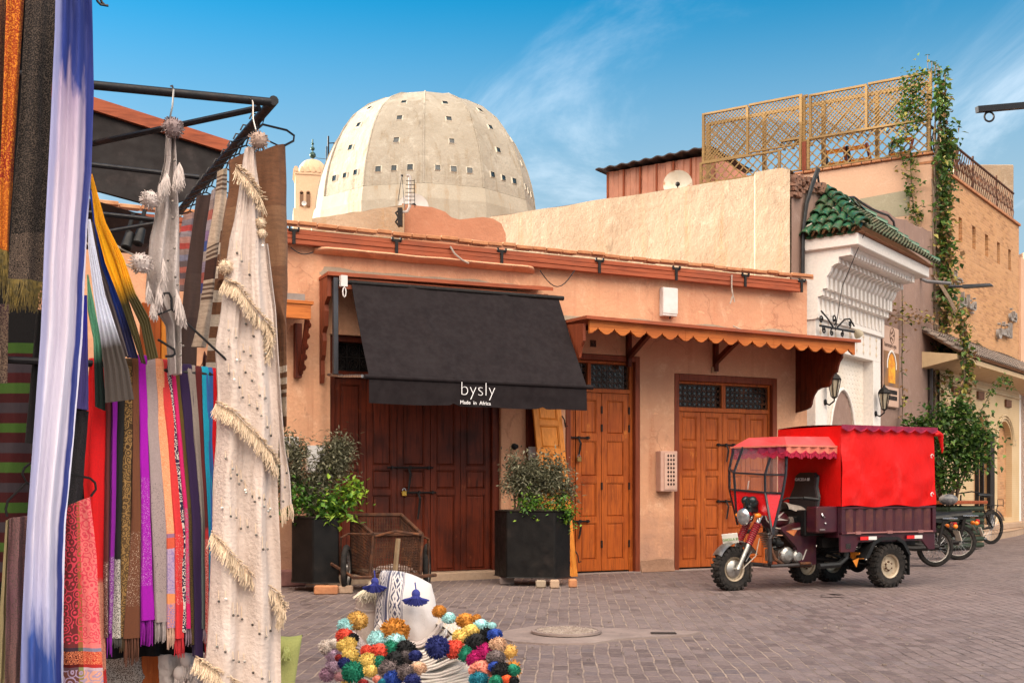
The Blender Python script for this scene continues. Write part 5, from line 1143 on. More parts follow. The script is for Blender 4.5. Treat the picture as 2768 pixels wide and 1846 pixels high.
# windscreen and apron
V_ = {'ns':(.385,.42,1.118),'ms':(.318,.20,1.125),'ls':(.242,-.25,1.155),'fs':(.295,-.42,1.163),'nt':(.255,.40,.66),'ft':(.40,-.40,.74),'ml':(.35,.20,.86),'ll':(.27,-.25,.82),
      'nb':(.43,.42,1.327),'mb':(.316,.20,1.33),'lb':(.225,-.25,1.356),'fb':(.29,-.42,1.399),'nT':(.45,.42,1.66),'mT':(.44,.20,1.66),'lT':(.36,-.25,1.66),'fT':(.36,-.42,1.66)}
def plate(mb, ids, th=.006):
    P = [Vector(V_[i]) if isinstance(i, str) else Vector(i) for i in ids]; off = Vector((th,0,0)); n = len(P)
    mb.add(P+[p+off for p in P], [tuple(range(n)), tuple(range(2*n-1,n-1,-1))]+[(i,(i+1)%n,n+(i+1)%n,n+i) for i in range(n)])
b = MB(); plate(b, ['ns','ms','ml','nt']); b.part('apron_panel', m_redpan, trike)
b = MB(); plate(b, ['ls','fs','ft','ll']); b.part('apron_panel', m_redpan, trike)
b = MB(); plate(b, ['ms','ls','ll',(.31,-.14,.86),(.34,.02,.89),(.35,.12,.86),'ml']); b.part('apron_panel', m_redpan, trike)
for q in (['ns','nb','mb','ms'],['ms','mb','lb','ls'],['ls','lb','fb','fs'],['nb','nT','mT','mb'],['mb','mT','lT','lb'],['lb','lT','fT','fb']):
    b = MB(); plate(b, q, .004); b.part('windscreen_pane', m_clear, trike)
b = MB()
for p, q in (('ns','ms'),('ms','ls'),('ls','fs'),('nb','mb'),('mb','lb'),('lb','fb'),('ns','nb'),('nb','nT'),('ms','mb'),('mb','mT'),('ls','lb'),('lb','lT'),('fs','fb'),('fb','fT'),('ns','nt'),('ms','nt'),('ms','ml'),('ls','ll'),('fs','ft'),('ls','ft')):
    if (p,q) in (('ms','ml'),): continue
    b.bar(V_[p], V_[q], .022, .022)
b.part('windscreen_frame', mat('frame_black', (.02,.02,.026), rough=.35), trike)
b = MB(); b.tube([(.262,-.04,1.165),(.25,-.02,1.20),(.245,.0,1.26)], .006, 5); b.part('wiper', m_greybox, trike)
# front canopy
b = MB()
top = [(.52,-.34,1.775),(.48,.34,1.765),(1.17,.34,1.775),(1.17,-.34,1.785)]; eave = [(.36,-.47,1.66),(.40,.47,1.655),(1.24,.47,1.655),(1.24,-.47,1.66)]
b.add(top+eave, [(0,1,2,3),(0,4,5,1),(1,5,6,2),(3,7,4,0),(2,6,7,3)]); b.add([(u,d,z-.012) for u,d,z in top+eave], [(0,1,2,3),(0,4,5,1),(1,5,6,2),(3,7,4,0),(2,6,7,3)])
b.part('canopy_roof', m_redc, trike, recalc=False)
b = MB(); b.bar(eave[0],eave[1],.03,.02); b.bar(eave[1],eave[2],.03,.02); b.bar(eave[0],eave[3],.03,.02); b.part('canopy_edge', m_pinkc, trike)
def valance(mb, p, q, zt, h, n, amp, out):
    p, q = Vector(p), Vector(q)
    def fn(s, t):
        c = p.lerp(q, s); lo = h + amp*abs(math.sin(math.pi*n*s)); return (c.x+out[0]*.012*math.sin(s*n*6.28), c.y+out[1]*.012*math.sin(s*n*6.28), zt - lo*t)
    mb.grid(fn, n*10, 3); mb.grid(lambda s,t: tuple(Vector(fn(s,t))-Vector((out[0],out[1],0))*.005), n*10, 3)
b = MB(); valance(b, eave[1], eave[2], 1.65, .055, 6, .03, (0,1)); vo = b.part('canopy_valance', m_pinkc, trike, smooth=True)
b = MB(); valance(b, eave[0], eave[1], 1.655, .055, 6, .03, (-1,0)); b.part('canopy_valance', m_valm, trike, smooth=True)
def fringe(mb, p, q, zt, amp, n, cnt, L):
    p, q = Vector(p), Vector(q)
    for i in range(cnt):
        s = (i+.5)/cnt; c = p.lerp(q, s); z = zt - amp*abs(math.sin(math.pi*n*s)); l = L*rnd.uniform(.85,1.1)
        mb.tube([(c.x,c.y,z+.01),(c.x+rnd.uniform(-.004,.004),c.y,z-.015),(c.x+rnd.uniform(-.004,.004),c.y,z-l)], [.005,.008,.009], 5)
b = MB(); fringe(b, eave[1], eave[2], 1.595, .03, 6, 46, .055); fringe(b, eave[0], eave[1], 1.60, .03, 6, 46, .055)
for k in (0, 1):
    b.tube([tuple(Vector(eave[0+k]).lerp(Vector(eave[1+k]), i/60)+Vector((0,0,-.06-.03*abs(math.sin(math.pi*6*i/60))))) for i in range(61)], .009, 5)
b.part('fringe', m_fringe, trike)
# cargo box: tarpaulin over the bed
TB0, TB1, TD = 1.14, 2.655, .545
def tside(s, t):
    w_ = .022*mnoise.noise((s*4+3, t*3, 1)) + .012*math.sin(9*s+5*t)*(1-abs(2*t-1)) + .02*math.sin(math.pi*t)*math.sin(math.pi*s) + .016*math.exp(-((s-.10-.16*(1-t))/.035)**2)*(.3+t) + .012*math.exp(-((t-.34-.05*math.sin(7*s))/.05)**2)*mnoise.noise((s*7,2,3))*2 + .014*math.exp(-((t-.10)/.07)**2)*math.sin(26*s+4*mnoise.noise((s*5,1,1)))
    return (TB0+.0+(TB1-TB0)*s-.045*(1-t)*0-.03*(t)*(s) , TD+w_+.01*(1-t), .965+.93*t + .012*math.sin(s*14)*(1-t))
b = MB(); b.grid(tside, 50, 24); b.grid(lambda s,t: (TB0+(TB1-TB0-.03*t)*s, -TD+.01*mnoise.noise((s*4,t*3,5)), .965+.93*t), 30, 10)
b.grid(lambda s,t: (TB0+.012*mnoise.noise((s*3,t*3,7)), -TD+2*TD*s, .965+.93*t), 20, 14); b.grid(lambda s,t: (TB1-.03*t, -TD+2*TD*s, .965+.93*t), 6, 6)
b.grid(lambda s,t: (TB0-.01+(TB1-TB0)*s, -TD-.01+(2*TD+.02)*t, 1.90+.02*math.sin(math.pi*t)-.012*math.sin(math.pi*s*3)**2), 24, 10)
tp = b.part('cargo_tarpaulin', m_red, trike, smooth=True)
b = MB(); valance(b, (TB0-.02,TD+.035,0), (TB1,TD+.035,0), 1.905, .035, 8, .035, (0,1)); b.part('tarpaulin_valance', m_valm, tp, smooth=True)
b = MB(); b.tube([(TB0-.02+(TB1-TB0+.02)*i/80,TD+.035,1.87-.035*abs(math.sin(math.pi*8*i/80))) for i in range(81)], .006, 5); b.part('valance_piping', m_fringe, tp)
b = MB(); b.tube([(2.62,.56,1.82),(2.68,.56,1.835),(2.735,.55,1.81),(2.75,.55,1.73),(2.775,.54,1.64),(2.77,.54,1.60)], [.02,.034,.038,.022,.018,.005], 8); b.part('knotted_corner', m_red, tp, smooth=True)
for z in (1.10, 1.56):
    b = MB(); b.tube([(2.55+.022*math.cos(a),TD+.045,z+.022*math.sin(a)) for a in [k*.5 for k in range(10)]], .006, 5); b.part('eyelet', m_greybox, tp)
# bed
b = MB(); b.box(1.15,2.665,.49,.52,.655,.965); b.box(1.15,2.665,-.52,-.49,.60,.965); b.box(2.62,2.665,-.49,.49,.60,.965); b.box(1.15,1.18,-.49,.49,.60,.965); b.box(1.18,2.62,-.49,.49,.60,.63)
b.box(1.15,2.665,.521,.548,.935,.962); b.box(1.15,2.665,.521,.55,.640,.668); b.box(1.15,1.21,.5205,.545,.668,.935); b.box(2.61,2.665,.5205,.545,.668,.935)
bd = b.part('cargo_bed', m_maroon, trike, bevel=.004)
b = MB()
for k in range(9):
    u = 1.235+.156*k; b.add([(u,.521,.67),(u+.03,.543,.67),(u+.085,.543,.67),(u+.115,.521,.67),(u,.521,.933),(u+.03,.543,.933),(u+.085,.543,.933),(u+.115,.521,.933)], [(0,1,5,4),(1,2,6,5),(2,3,7,6),(4,5,6,7),(0,3,2,1)])
b.part('side_ribs', m_maroonb, bd)
b = MB(); sk = [(1.15,.44),(1.36,.44),(1.42,.55),(2.45,.55),(2.56,.44),(2.655,.44),(2.655,.636),(1.15,.636)]; b.prism(sk, lambda a,bb,tt: (a,tt,bb), .505, .53); b.part('skirt', m_maroon, bd, bevel=.003)
b = MB(); b.box(1.225,1.30,.531,.534,.475,.535); b.part('skirt_opening', m_glassdark, bd)
for u in (1.43, 2.17):
    b = MB(); b.box(u,u+.125,.552,.556,.572,.612); b.part('red_reflector', mat('reflector_red', (.65,.02,.02), rough=.3) if 'reflector_red' not in bpy.data.materials else bpy.data.materials['reflector_red'], bd)
    b = MB(); b.box(u+.127,u+.255,.552,.556,.572,.612); b.part('white_reflector', m_greybox, bd)
b = MB(); b.tube([(1.22,.552,.655),(2.6,.552,.655)], .010, 6)
for u in (1.35,1.85,2.35): b.box(u,u+.08,.548,.566,.64,.675)
b.part('hinge_rod', mat('worn_maroon', (.28,.12,.11), rough=.4), bd)
for sg in (1, -1):
    b = MB(); fpts = [(1.50,.36),(1.56,.36),(1.66,.52),(1.78,.565),(2.0,.565),(2.10,.52),(2.20,.38),(2.24,.38),(2.13,.55),(2.02,.60),(1.76,.60),(1.63,.55)]; b.prism(fpts, lambda a,bb,tt: (a,tt,bb), .40*sg, .56*sg)
    b.box(2.21,2.225,min(.42*sg,.55*sg),max(.42*sg,.55*sg),.14,.40); b.part('rear_fender', m_blackp, trike)
b = MB(); b.box(1.1,2.6,.22,.28,.48,.60); b.box(1.1,2.6,-.28,-.22,.48,.60); b.tube([(1.92,-.46,.253),(1.92,.46,.253)], .04, 8); b.ball((1.92,.0,.253), .11, 8); b.tube([(1.92,0,.253),(1.1,0,.36)], .03, 8)
for s in (-1, 1):
    b.tube([(1.5,.25*s,.44),(1.92,.30*s,.31),(2.35,.25*s,.44)], .02, 6)
    for k in range(3): b.bar((1.55+.05*k,.25*s,.42-.02*k),(2.3-.05*k,.25*s,.42-.02*k),.05,.012)
b.part('chassis', m_iron, trike)
b = MB(); b.tube([(1.26,.42,.55),(1.30,.40,.42),(1.50,.42,.30),(1.70,.40,.27)], .008, 5); b.tube([(.9,.44,.28),(1.20,.44,.29),(1.33,.42,.36),(1.37,.40,.52)], .035, 8); b.part('step_bar', m_blackp, trike, smooth=True)
b = MB(); b.box(1.52,1.60,.30,.44,.34,.42); b.add([(1.40,.46,.33),(1.50,.46,.36),(1.46,.46,.25)], [(0,1,2)]); b.part('wood_wedge', m_amber, trike)
# engine, frame, tank, seat
b = MB(); b.tube([(.36,0,.92),(.52,0,.72),(.62,0,.48),(.70,0,.30),(.95,0,.27),(1.2,0,.33)], .032, 8); b.tube([(.40,0,.90),(.75,0,.80),(1.2,0,.62)], .028, 8)
b.tube([(.34,.26,.34),(.33,.26,.60),(.40,.24,.66),(.50,.18,.68)], .024, 8); b.tube([(.34,-.26,.34),(.33,-.26,.60),(.40,-.24,.66),(.5,-.18,.68)], .024, 8); b.tube([(.34,-.26,.34),(.36,-.22,.29),(.46,0,.28),(.36,.22,.29),(.34,.26,.34)], .024, 8)
b.tube([(.36,.24,.285),(.7,.22,.285),(.98,.22,.29)], .02, 8); b.part('frame', mat('frame_dark', (.035,.028,.028), rough=.45), trike, smooth=True)
b = MB(); b.box(.58,.90,-.13,.13,.32,.46); b.lathe([(.001,.0),(.09,.0),(.10,.05),(.06,.075),(.001,.08)], 18, (.66,.13,.40), (0,1,0)); b.lathe([(.001,.0),(.075,.0),(.08,.05),(.05,.07),(.001,.075)], 18, (.82,.13,.38), (0,1,0)); en = b.part('engine', m_alu, trike, bevel=.01)
b = MB()
for k in range(7): b.obox((.60-.012*k,0,.50+.026*k), (.075,0,.012), (0,.085,0), (-.001,0,.006))
b.part('cylinder_fins', m_alu, en)
b = MB(); b.tube([(.52,.08,.62),(.46,.12,.50),(.50,.15,.36),(.62,.17,.28),(1.0,.20,.27)], .022, 8); b.tube([(.95,.24,.30),(.80,.24,.30)], .018, 8); b.part('exhaust', m_rust, en, smooth=True)
b = MB(); b.lathe([(.001,-.03),(.05,-.03),(.05,.03),(.001,.03)], 12, (.52,.15,.55), (1,0,-.2)); b.tube([(.45,.15,.57),(.60,.16,.53)], .03, 8); b.part('air_pipe', m_blackp, en)
b = MB(); b.ball((.62,0,.80), .13, 10, (1.55,.95,.85)); b.part('fuel_tank', m_maroon, trike, smooth=True)
b = MB(); cov = [(.58,.70),(.80,.76),(1.06,.72),(1.06,.30),(.84,.28),(.80,.50)]; b.prism(cov, lambda a,bb,tt: (a,tt,bb), .14, .20); co_ = b.part('side_cover', m_maroon, trike, bevel=.02)
b = MB(); b.add([(.62,.202,.68),(.80,.202,.70),(.74,.202,.62)], [(0,1,2)]); b.part('decal', mat('decal_orange', (.60,.22,.06), (.45,.12,.05), 12), co_)
b = MB(); b.add([(.70,.203,.70),(1.03,.203,.745),(.80,.203,.69)], [(0,1,2)]); m_dsil = mat('decal_silver', (.45,.40,.36)); b.part('decal', m_dsil, co_); b = MB(); b.add([(.86,.203,.34),(.92,.203,.46),(.94,.203,.46),(.88,.203,.34)], [(0,1,2,3)]); b.part('decal', m_dsil, co_); b = MB(); b.add([(.52,.125,.84),(.66,.13,.90),(.58,.13,.83),(.72,.13,.80),(.56,.128,.80)], [(0,1,2),(2,3,4)]); b.part('decal', m_dsil, co_)
b = MB(); b.grid(lambda s,t: (.73+.60*s, .17*math.cos(math.pi*t)*(.75+.25*s), .80+(.06+.055*math.sin(math.pi*s*.9+.2)-.05*math.sin(math.pi*s))*1+.09*math.sin(math.pi*t)+.06*(1-s)**2-.02*s+.008*mnoise.noise((s*9,t*9,0))), 16, 10); b.box(.80,1.28,-.13,.13,.72,.84); b.part('seat', mat('grey_fur_cover', (.40,.34,.29), (.30,.25,.21), 30, .95, .9, 160), trike, smooth=True)
b = MB(); b.prism([(.86,.72),(1.25,.70),(1.27,.80),(.80,.82)], lambda a,bb,tt: (a,tt,bb), -.15, .15); b.part('seat_base', m_blackp, trike, bevel=.02)
def br(s, t):
    z = .92+.42*t; hw = .165*(1-.0*t) if t < .35 else .165-.045*min(1,(t-.35)/.3); hw *= (1 if t < .9 else 1-.35*((t-.9)/.1)**2)
    return (z, hw)
b = MB(); outl = []
for i in range(15): z, hw = br(0, i/14); outl.append((hw, z))
outl2 = outl + [(-h_, z) for h_, z in reversed(outl)]
b.prism(outl2, lambda a,bb,tt: (.985+.06*(bb-.92)/.4+tt, .05+a*1.25, bb), 0, .07); bk = b.part('backrest', mat('black_vinyl', (.014,.013,.014), (.02,.018,.019), rough=.45), trike, bevel=.02)
lettering('GACELA III', .052, face_M((1.032,-.115,1.262), (.0,1,0), (.15,0,1)), bk, m_greybox, ext=.003)
b = MB(); b.box(.83,1.145,.30,.49,.66,.965); tb = b.part('tool_box', m_maroon, trike, bevel=.015)
b = MB(); b.tube([(.90,.492,.885),(.90,.505,.86),(.93,.505,.84)], .010, 5); b.ball((.95,.495,.77), .014, 5); b.tube([(.86,.495,.70),(.93,.51,.70)], .010, 5); b.part('latch', m_steel, tb)
b = MB(); b.box(.84,1.14,-.48,.28,.62,.92); b.part('box_front', m_blackp, trike, bevel=.01); b = MB(); b.box(.90,1.14,-.30,.13,.30,.60); b.part('battery_box', m_blackp, trike, bevel=.02)
b = MB(); b.tube([(.37,.10,.92),(.38,.16,.80),(.46,.18,.72),(.62,.16,.70)], .008, 6); b.tube([(.30,.12,.60),(.24,.13,.40),(.06,.12,.26)], .006, 5); b.part('cables', m_cablew, trike, smooth=True)
# ================================================================== parked two-wheelers
def moped(label, x, y, az, tail, cream):
    fr = Frame(x, y, az); t = thing('motorbike', label, 'motorbike', fr, (0,0,0), 'motorbikes parked behind the tricycle')
    wheel(t, (0,0,.29), .29, .075, (0,1,0), 0, .80, 36); wheel(t, (-1.22,0,.29), .29, .075, (0,1,0), 0, .80, 36)
    b = MB(); b.tube([(0,.07,.29),(-.35,.06,.34),(-.50,.0,.36),(-.75,0,.40),(-1.05,0,.80)], .028, 8); b.tube([(0,-.07,.29),(-.35,-.06,.34)], .025, 8); b.tube([(-1.22,.06,.29),(-1.05,.06,.80),(-1.0,.05,.98)], .025, 8); b.tube([(-1.22,-.06,.29),(-1.05,-.06,.80),(-1.0,-.05,.98)], .025, 8)
    b.tube([(-.95,-.30,1.03),(-1.0,-.1,1.0),(-1.0,.1,1.0),(-.95,.30,1.03)], .015, 6); b.part('frame', m_iron, t, smooth=True)
    b = MB(); b.grid(lambda s,v: (.20-.78*s, .13*math.cos(math.pi*v)*(1-.15*s), .74+.075*math.sin(math.pi*v)-.03*math.sin(math.pi*s)), 14, 8); b.box(-.55,.16,-.11,.11,.66,.75); b.part('seat', m_blackp, t, smooth=True)
    b = MB(); b.ball((-.72,0,.70), .15, 10, (1.4,.8,.9)); b.ball((-.55,0,.42), .15, 8, (1.2,.7,.9)); b.part('tank', mat('dark_blue_paint', (.008,.008,.012), rough=.4) if 'dark_blue_paint' not in bpy.data.materials else bpy.data.materials['dark_blue_paint'], t, smooth=True)
    def fd(s, v): a = R(155-135*s); return (-.34*math.cos(a), -.055+.11*v, .29+.34*math.sin(a)+.015*math.sin(math.pi*v))
    b = MB(); b.grid(fd, 16, 5); b.grid(lambda s,v: tuple(Vector(fd(s,v))-Vector((0,0,.005))), 16, 5); b.part('rear_fender', m_iron if not cream else m_alu, t, smooth=True)
    b = MB(); b.tube([(.05,.14,.72),(.28,.13,.72),(.30,0,.72),(.28,-.13,.72),(.05,-.14,.72)], .012, 6); b.part('grab_rail', m_steel, t, smooth=True)
    b = MB(); b.box(.27,.33,-.05,.05,.58,.66); b.part('tail_light', m_redl, t, bevel=.01)
    for s in (-1, 1):
        b = MB(); b.ball((.26,.12*s,.60), .035, 8); b.part('indicator', m_orangel, t, smooth=True)
    b = MB(); b.obox((.36,0,.46), (.025,0,-.075), (0,.085,0), (.004,0,.001)); b.part('number_plate', mat('old_plate', (.56,.50,.42), (.46,.40,.33), 20) if 'old_plate' not in bpy.data.materials else bpy.data.materials['old_plate'], t)
    b = MB(); b.tube([(-.02,.13,.30),(-.4,.13,.28),(-.6,.10,.30)], [.045,.04,.02], 8); b.tube([(0,.09,.29),(.08,.10,.68)], .025, 8); b.tube([(0,-.09,.29),(.08,-.10,.68)], .025, 8); b.part('exhaust', m_iron, t, smooth=True)
    return t
moped('black motorbike closest behind the tricycle bed with chrome rail and amber light', 6.30, 16.95, 8, 0, False)
t2 = moped('motorbike with pale number plate and red tail lamp beside the green slatted planter', 7.25, 18.5, -8, 1, True)
hm = MB(); hm.ball((-.15,.0,.98), .12, 10, (1.25,.9,.75)); fr2 = Frame(7.25, 18.5, -8)
hm.solo('helmet', mat('helmet_grey', (.07,.07,.075), (.22,.2,.19), 8, .25), fr2, (-.15,0,.85), 'dark shiny helmet resting on the seat of the rear motorbike', 'helmet', smooth=True)
# bicycle
fr = Frame(9.88, 23.46, 26); t = thing('bicycle', 'black city bicycle with rear rack parked by the stone step', 'bicycle', fr, (0,0,0))
wheel(t, (0,0,.35), .35, .04, (0,1,0), 0, .93, 36); wheel(t, (-1.08,0,.35), .35, .04, (0,1,0), 0, .93, 36)
b = MB()
for p, q in (((0,.04,.35),(-.40,0,.30)),((0,-.04,.35),(-.40,0,.30)),((0,.03,.35),(-.26,0,.78)),((0,-.03,.35),(-.26,0,.78)),((-.40,0,.28),(-.22,0,.95)),((-.40,0,.30),(-.90,0,.75)),((-.27,0,.70),(-.90,0,.80)),((-.88,0,.70),(-.86,0,1.02)),((-.90,.03,.72),(-1.08,.04,.35)),((-.90,-.03,.72),(-1.08,-.04,.35))): b.tube([p,q], .016, 6)
b.tube([(-.66,.30,1.06),(-.82,.24,1.09),(-.90,0,1.05),(-.82,-.24,1.09),(-.66,-.30,1.06)], .013, 6); b.part('frame', m_iron, t)
b = MB(); b.grid(lambda s,v: (-.08-.30*s, (.11-.08*s)*math.cos(math.pi*v), 1.0+.05*math.sin(math.pi*v)), 8, 8); b.ball((-.16,0,1.0), .10, 6, (1.2,.95,.4)); b.part('saddle', m_blackp, t, smooth=True)
b = MB()
for s in (-.07,.07): b.tube([(-.20,s,.80),(.25,s,.80),(.28,s,.78)], .008, 5); b.tube([(.10,s,.80),(0,s,.36)], .008, 5)
for k in range(4): b.tube([(-.1+.11*k,-.07,.80),(-.1+.11*k,.07,.80)], .007, 5)
b.tube([(.27,-.07,.80),(.27,-.07,.92),(.27,.07,.92),(.27,.07,.80)], .007, 5); b.part('rack', m_iron, t)
b = MB(); b.grid(lambda s,v: (-.385*math.cos(R(160-150*s)), -.03+.06*v, .35+.385*math.sin(R(160-150*s))), 16, 2); b.part('mudguard', m_chrome, t, smooth=True)
b = MB(); b.lathe([(.08,-.005),(.08,.005)], 16, (-.40,.06,.30), (0,1,0)); b.tube([(-.40,.08,.30),(-.35,.09,.14)], .01, 5); b.box(-.40,-.30,.08,.16,.12,.145); b.part('crank', m_steel, t)
# green slatted planter
fr = Frame(8.25, 21.7, 40); t = thing('slatted_planter', 'planter box of green horizontal poles with a brown top rail round the shrub', 'planter', fr, (0,0,0))
b = MB()
for k in range(7):
    z = .08+.115*k
    for d in (-.42,.42): b.tube([(-.62,d,z),(.62,d,z)], .05, 8)
    for u in (-.62,.62): b.tube([(u,-.42,z),(u,.42,z)], .05, 8)
b.part('poles', mat('green_poles', (.022,.034,.020), (.032,.042,.026), 6, .7, spec=.2), t, smooth=True)
b = MB(); b.box(-.70,.70,-.5,.5,.86,.92); b.part('top_board', m_redwood, t, bevel=.01)
# ================================================================== foliage
def leafmats(p, cs, trans=.25):
    out = []
    for i, c in enumerate(cs):
        m, t, b_ = newmat(f'{p}_{i}'); b_.inputs['Base Color'].default_value = rgba(c); b_.inputs['Roughness'].default_value = .5; b_.inputs['Specular IOR Level'].default_value = .4
        tr = N(t, 'ShaderNodeBsdfTranslucent'); tr.inputs[0].default_value = rgba(tuple(min(1,x*1.5) for x in c)); mx = N(t, 'ShaderNodeMixShader'); mx.inputs[0].default_value = trans
        o_ = t.nodes['Material Output']; LK(t, b_.outputs[0], mx.inputs[1]); LK(t, tr.outputs[0], mx.inputs[2]); LK(t, mx.outputs[0], o_.inputs[0]); out.append(m)
    return out
def leaf(mb, p, l, w_, rg, droop=.3, dirv=None):
    a = rg.uniform(0, 6.283); e = rg.uniform(-.7, .9)
    d = Vector(dirv) if dirv else Vector((math.cos(a)*math.cos(e), math.sin(a)*math.cos(e), math.sin(e)))
    d = (d + Vector((rg.uniform(-.5,.5), rg.uniform(-.5,.5), rg.uniform(-.5,.3)-droop))).normalized(); s = d.cross(Vector((rg.uniform(-.6,.6), rg.uniform(-.6,.6), 1))).normalized(); n = s.cross(d); p = Vector(p)
    mb.add([p, p+d*l*.4+s*w_+n*w_*.3, p+d*l-n*l*.1, p+d*l*.4-s*w_+n*w_*.3], [(0,1,2),(0,2,3)])
m_stem = mat('twig_bark', (.20,.14,.095), (.13,.09,.06), 20, .9)
olive = leafmats('olive_leaf', [(.125,.125,.070), (.18,.175,.105), (.26,.25,.165), (.065,.062,.035)]); lush = leafmats('lush_leaf', [(.06,.15,.018), (.10,.22,.02), (.22,.34,.03), (.035,.09,.014)])
ivym = leafmats('ivy_leaf', [(.055,.12,.02), (.10,.18,.03), (.03,.065,.014), (.30,.26,.05), (.26,.15,.07)])
treem = leafmats('shrub_leaf', [(.04,.095,.015), (.075,.15,.025), (.022,.055,.010), (.14,.23,.04)])
def shrub(parent, lobes, n, l, w_, mats, seed, name, thin=None):
    rg = random.Random(seed); b = MB(); cl = []
    for (c, r) in lobes:
        for _ in range(max(8, int(26*r[0]*r[2]/.1))):
            while True:
                v = Vector((rg.uniform(-1,1), rg.uniform(-1,1), rg.uniform(-1,1)))
                if v.length <= 1: break
            v = v*(.55+.45*rg.random())/max(.3, v.length)**.35; cl.append(Vector((c[0]+v.x*r[0], c[1]+v.y*r[1], c[2]+v.z*r[2])))
    for i in range(n):
        c = cl[rg.randrange(len(cl))]; s = .055*rg.uniform(.4,1.6)
        p = c + Vector((rg.gauss(0,s), rg.gauss(0,s), rg.gauss(0,s)*1.3)); b.cur = rg.choices(range(len(mats)), weights=[4,3,2,3][:len(mats)])[0] if len(mats) <= 4 else rg.choices(range(len(mats)), weights=[4,3,3,2,2])[0]
        leaf(b, p, l*rg.uniform(.6,1.25), w_*rg.uniform(.7,1.2), rg, .0 if thin else .25)
    b.part(name, mats, parent, recalc=False); return cl
def stems(parent, base, cl, n, r, seed, name='stems'):
    rg = random.Random(seed); b = MB()
    for i in range(n):
        e = cl[rg.randrange(len(cl))]; s = Vector(base)+Vector((rg.uniform(-.12,.12), rg.uniform(-.08,.08), 0)); m = s.lerp(e, .5)+Vector((rg.uniform(-.05,.05), rg.uniform(-.05,.05), .06))
        b.tube([s, s.lerp(m,.5)+Vector((rg.uniform(-.02,.02),0,0)), m, e], [r, r*.8, r*.6, r*.25], 5)
    b.part(name, m_stem, parent, smooth=True)
def planter_box(parent, pts, h, z0=.10):
    b = MB(); b.prism(pts, lambda a,bb,tt: (a,bb,tt), z0, z0+h); pb = b.part('planter_box', m_box, parent, bevel=.012)
    cx_ = sum(p[0] for p in pts)/len(pts); cy_ = sum(p[1] for p in pts)/len(pts); b = MB(); b.prism([(cx_+(a-cx_)*.9, cy_+(c-cy_)*.9) for a, c in pts], lambda a,bb,tt: (a,bb,tt), z0+h+.001, z0+h+.012); b.part('soil', mat('soil', (.05,.035,.025), rough=1), parent)
    return pb
m_box = mat('black_planter_paint', (.0045,.004,.004), (.008,.007,.0065), 5, .5, .15, 60, c3=(.018,.013,.011), s3=3, spec=.2)
# left planter
fr = Frame(-2.30, 13.15, 10); t = thing('shrub_planter', 'black planter with grey green shrubs and yellow green leaves left of the dark doors', 'planter', fr, (0,0,0), 'black planters at the shop doors')
planter_box(t, [(-.24,-.30),(.06,-.32),(.29,-.18),(.29,.30),(.0,.34),(-.24,.10)], .74)
cl = shrub(t, [((-.30,0,1.45),(.24,.22,.42)), ((.20,0,1.48),(.17,.18,.36)), ((.32,0,1.58),(.14,.14,.24)), ((.05,0,1.2),(.18,.16,.26))], 7500, .072, .0105, olive, 3, 'grey_foliage')
stems(t, (0,0,.82), cl, 18, .012, 4)
shrub(t, [((-.22,.12,1.03),(.24,.15,.20)), ((.12,.2,.98),(.20,.12,.12))], 900, .065, .02, [lush[0], lush[3], lush[3], lush[1]], 5, 'green_foliage')
shrub(t, [((.30,.22,1.02),(.22,.12,.14)), ((.44,.2,1.16),(.12,.08,.10)), ((.22,.25,.88),(.16,.08,.08))], 420, .085, .026, [lush[2], lush[1], lush[2], lush[0]], 6, 'yellow_foliage')
fr = Frame(.12, 13.86, 20); t = thing('shrub_planter', 'wide black planter with a wispy olive shrub in front of the leaning board', 'planter', fr, (0,0,0), 'black planters at the shop doors')
planter_box(t, [(-.25,-.30),(.10,-.34),(.54,-.20),(.54,.24),(.26,.42),(-.25,.14)], .80)
cl = shrub(t, [((.0,0,1.42),(.26,.2,.26)), ((.38,.05,1.34),(.28,.2,.26)), ((.0,.02,1.2),(.24,.15,.22)), ((.40,.1,1.12),(.26,.16,.22)), ((.20,.05,1.28),(.24,.18,.22))], 7000, .065, .0105, olive, 13, 'grey_foliage')
stems(t, (0,0,.88), cl, 24, .011, 14)
shrub(t, [((.36,.25,.95),(.22,.12,.10)), ((.02,.22,.98),(.28,.10,.06)), ((.46,.28,.86),(.10,.06,.10))], 900, .05, .017, lush, 15, 'green_foliage')
for lab, x, y, s, cm in (('orange brick under the left planter at its front edge', -2.06, 12.62, (.13,.055,.05), m_brickcap), ('brown brick beside the orange brick under the left planter', -1.86, 12.72, (.08,.05,.045), m_lintel), ('pale block under the right corner of the right planter', .50, 13.38, (.055,.05,.05), m_lintel),
                         ('dark brick under the far corner of the right planter', .72, 13.50, (.05,.05,.05), m_brickcap), ('grey rounded stone under the left end of the right planter', -.06, 13.88, (.09,.07,.05), m_conc), ('brown stone next to the pale block under the right planter', .34, 13.44, (.06,.05,.045), m_mortar)):
    b = MB(); b.box(x-s[0],x+s[0],-y-s[1],-y+s[1],.0,s[2]*2); b.solo('support_brick', cm, F0, (x,-y,0), lab, 'brick', 'bricks and stones under the planters', bevel=.014)
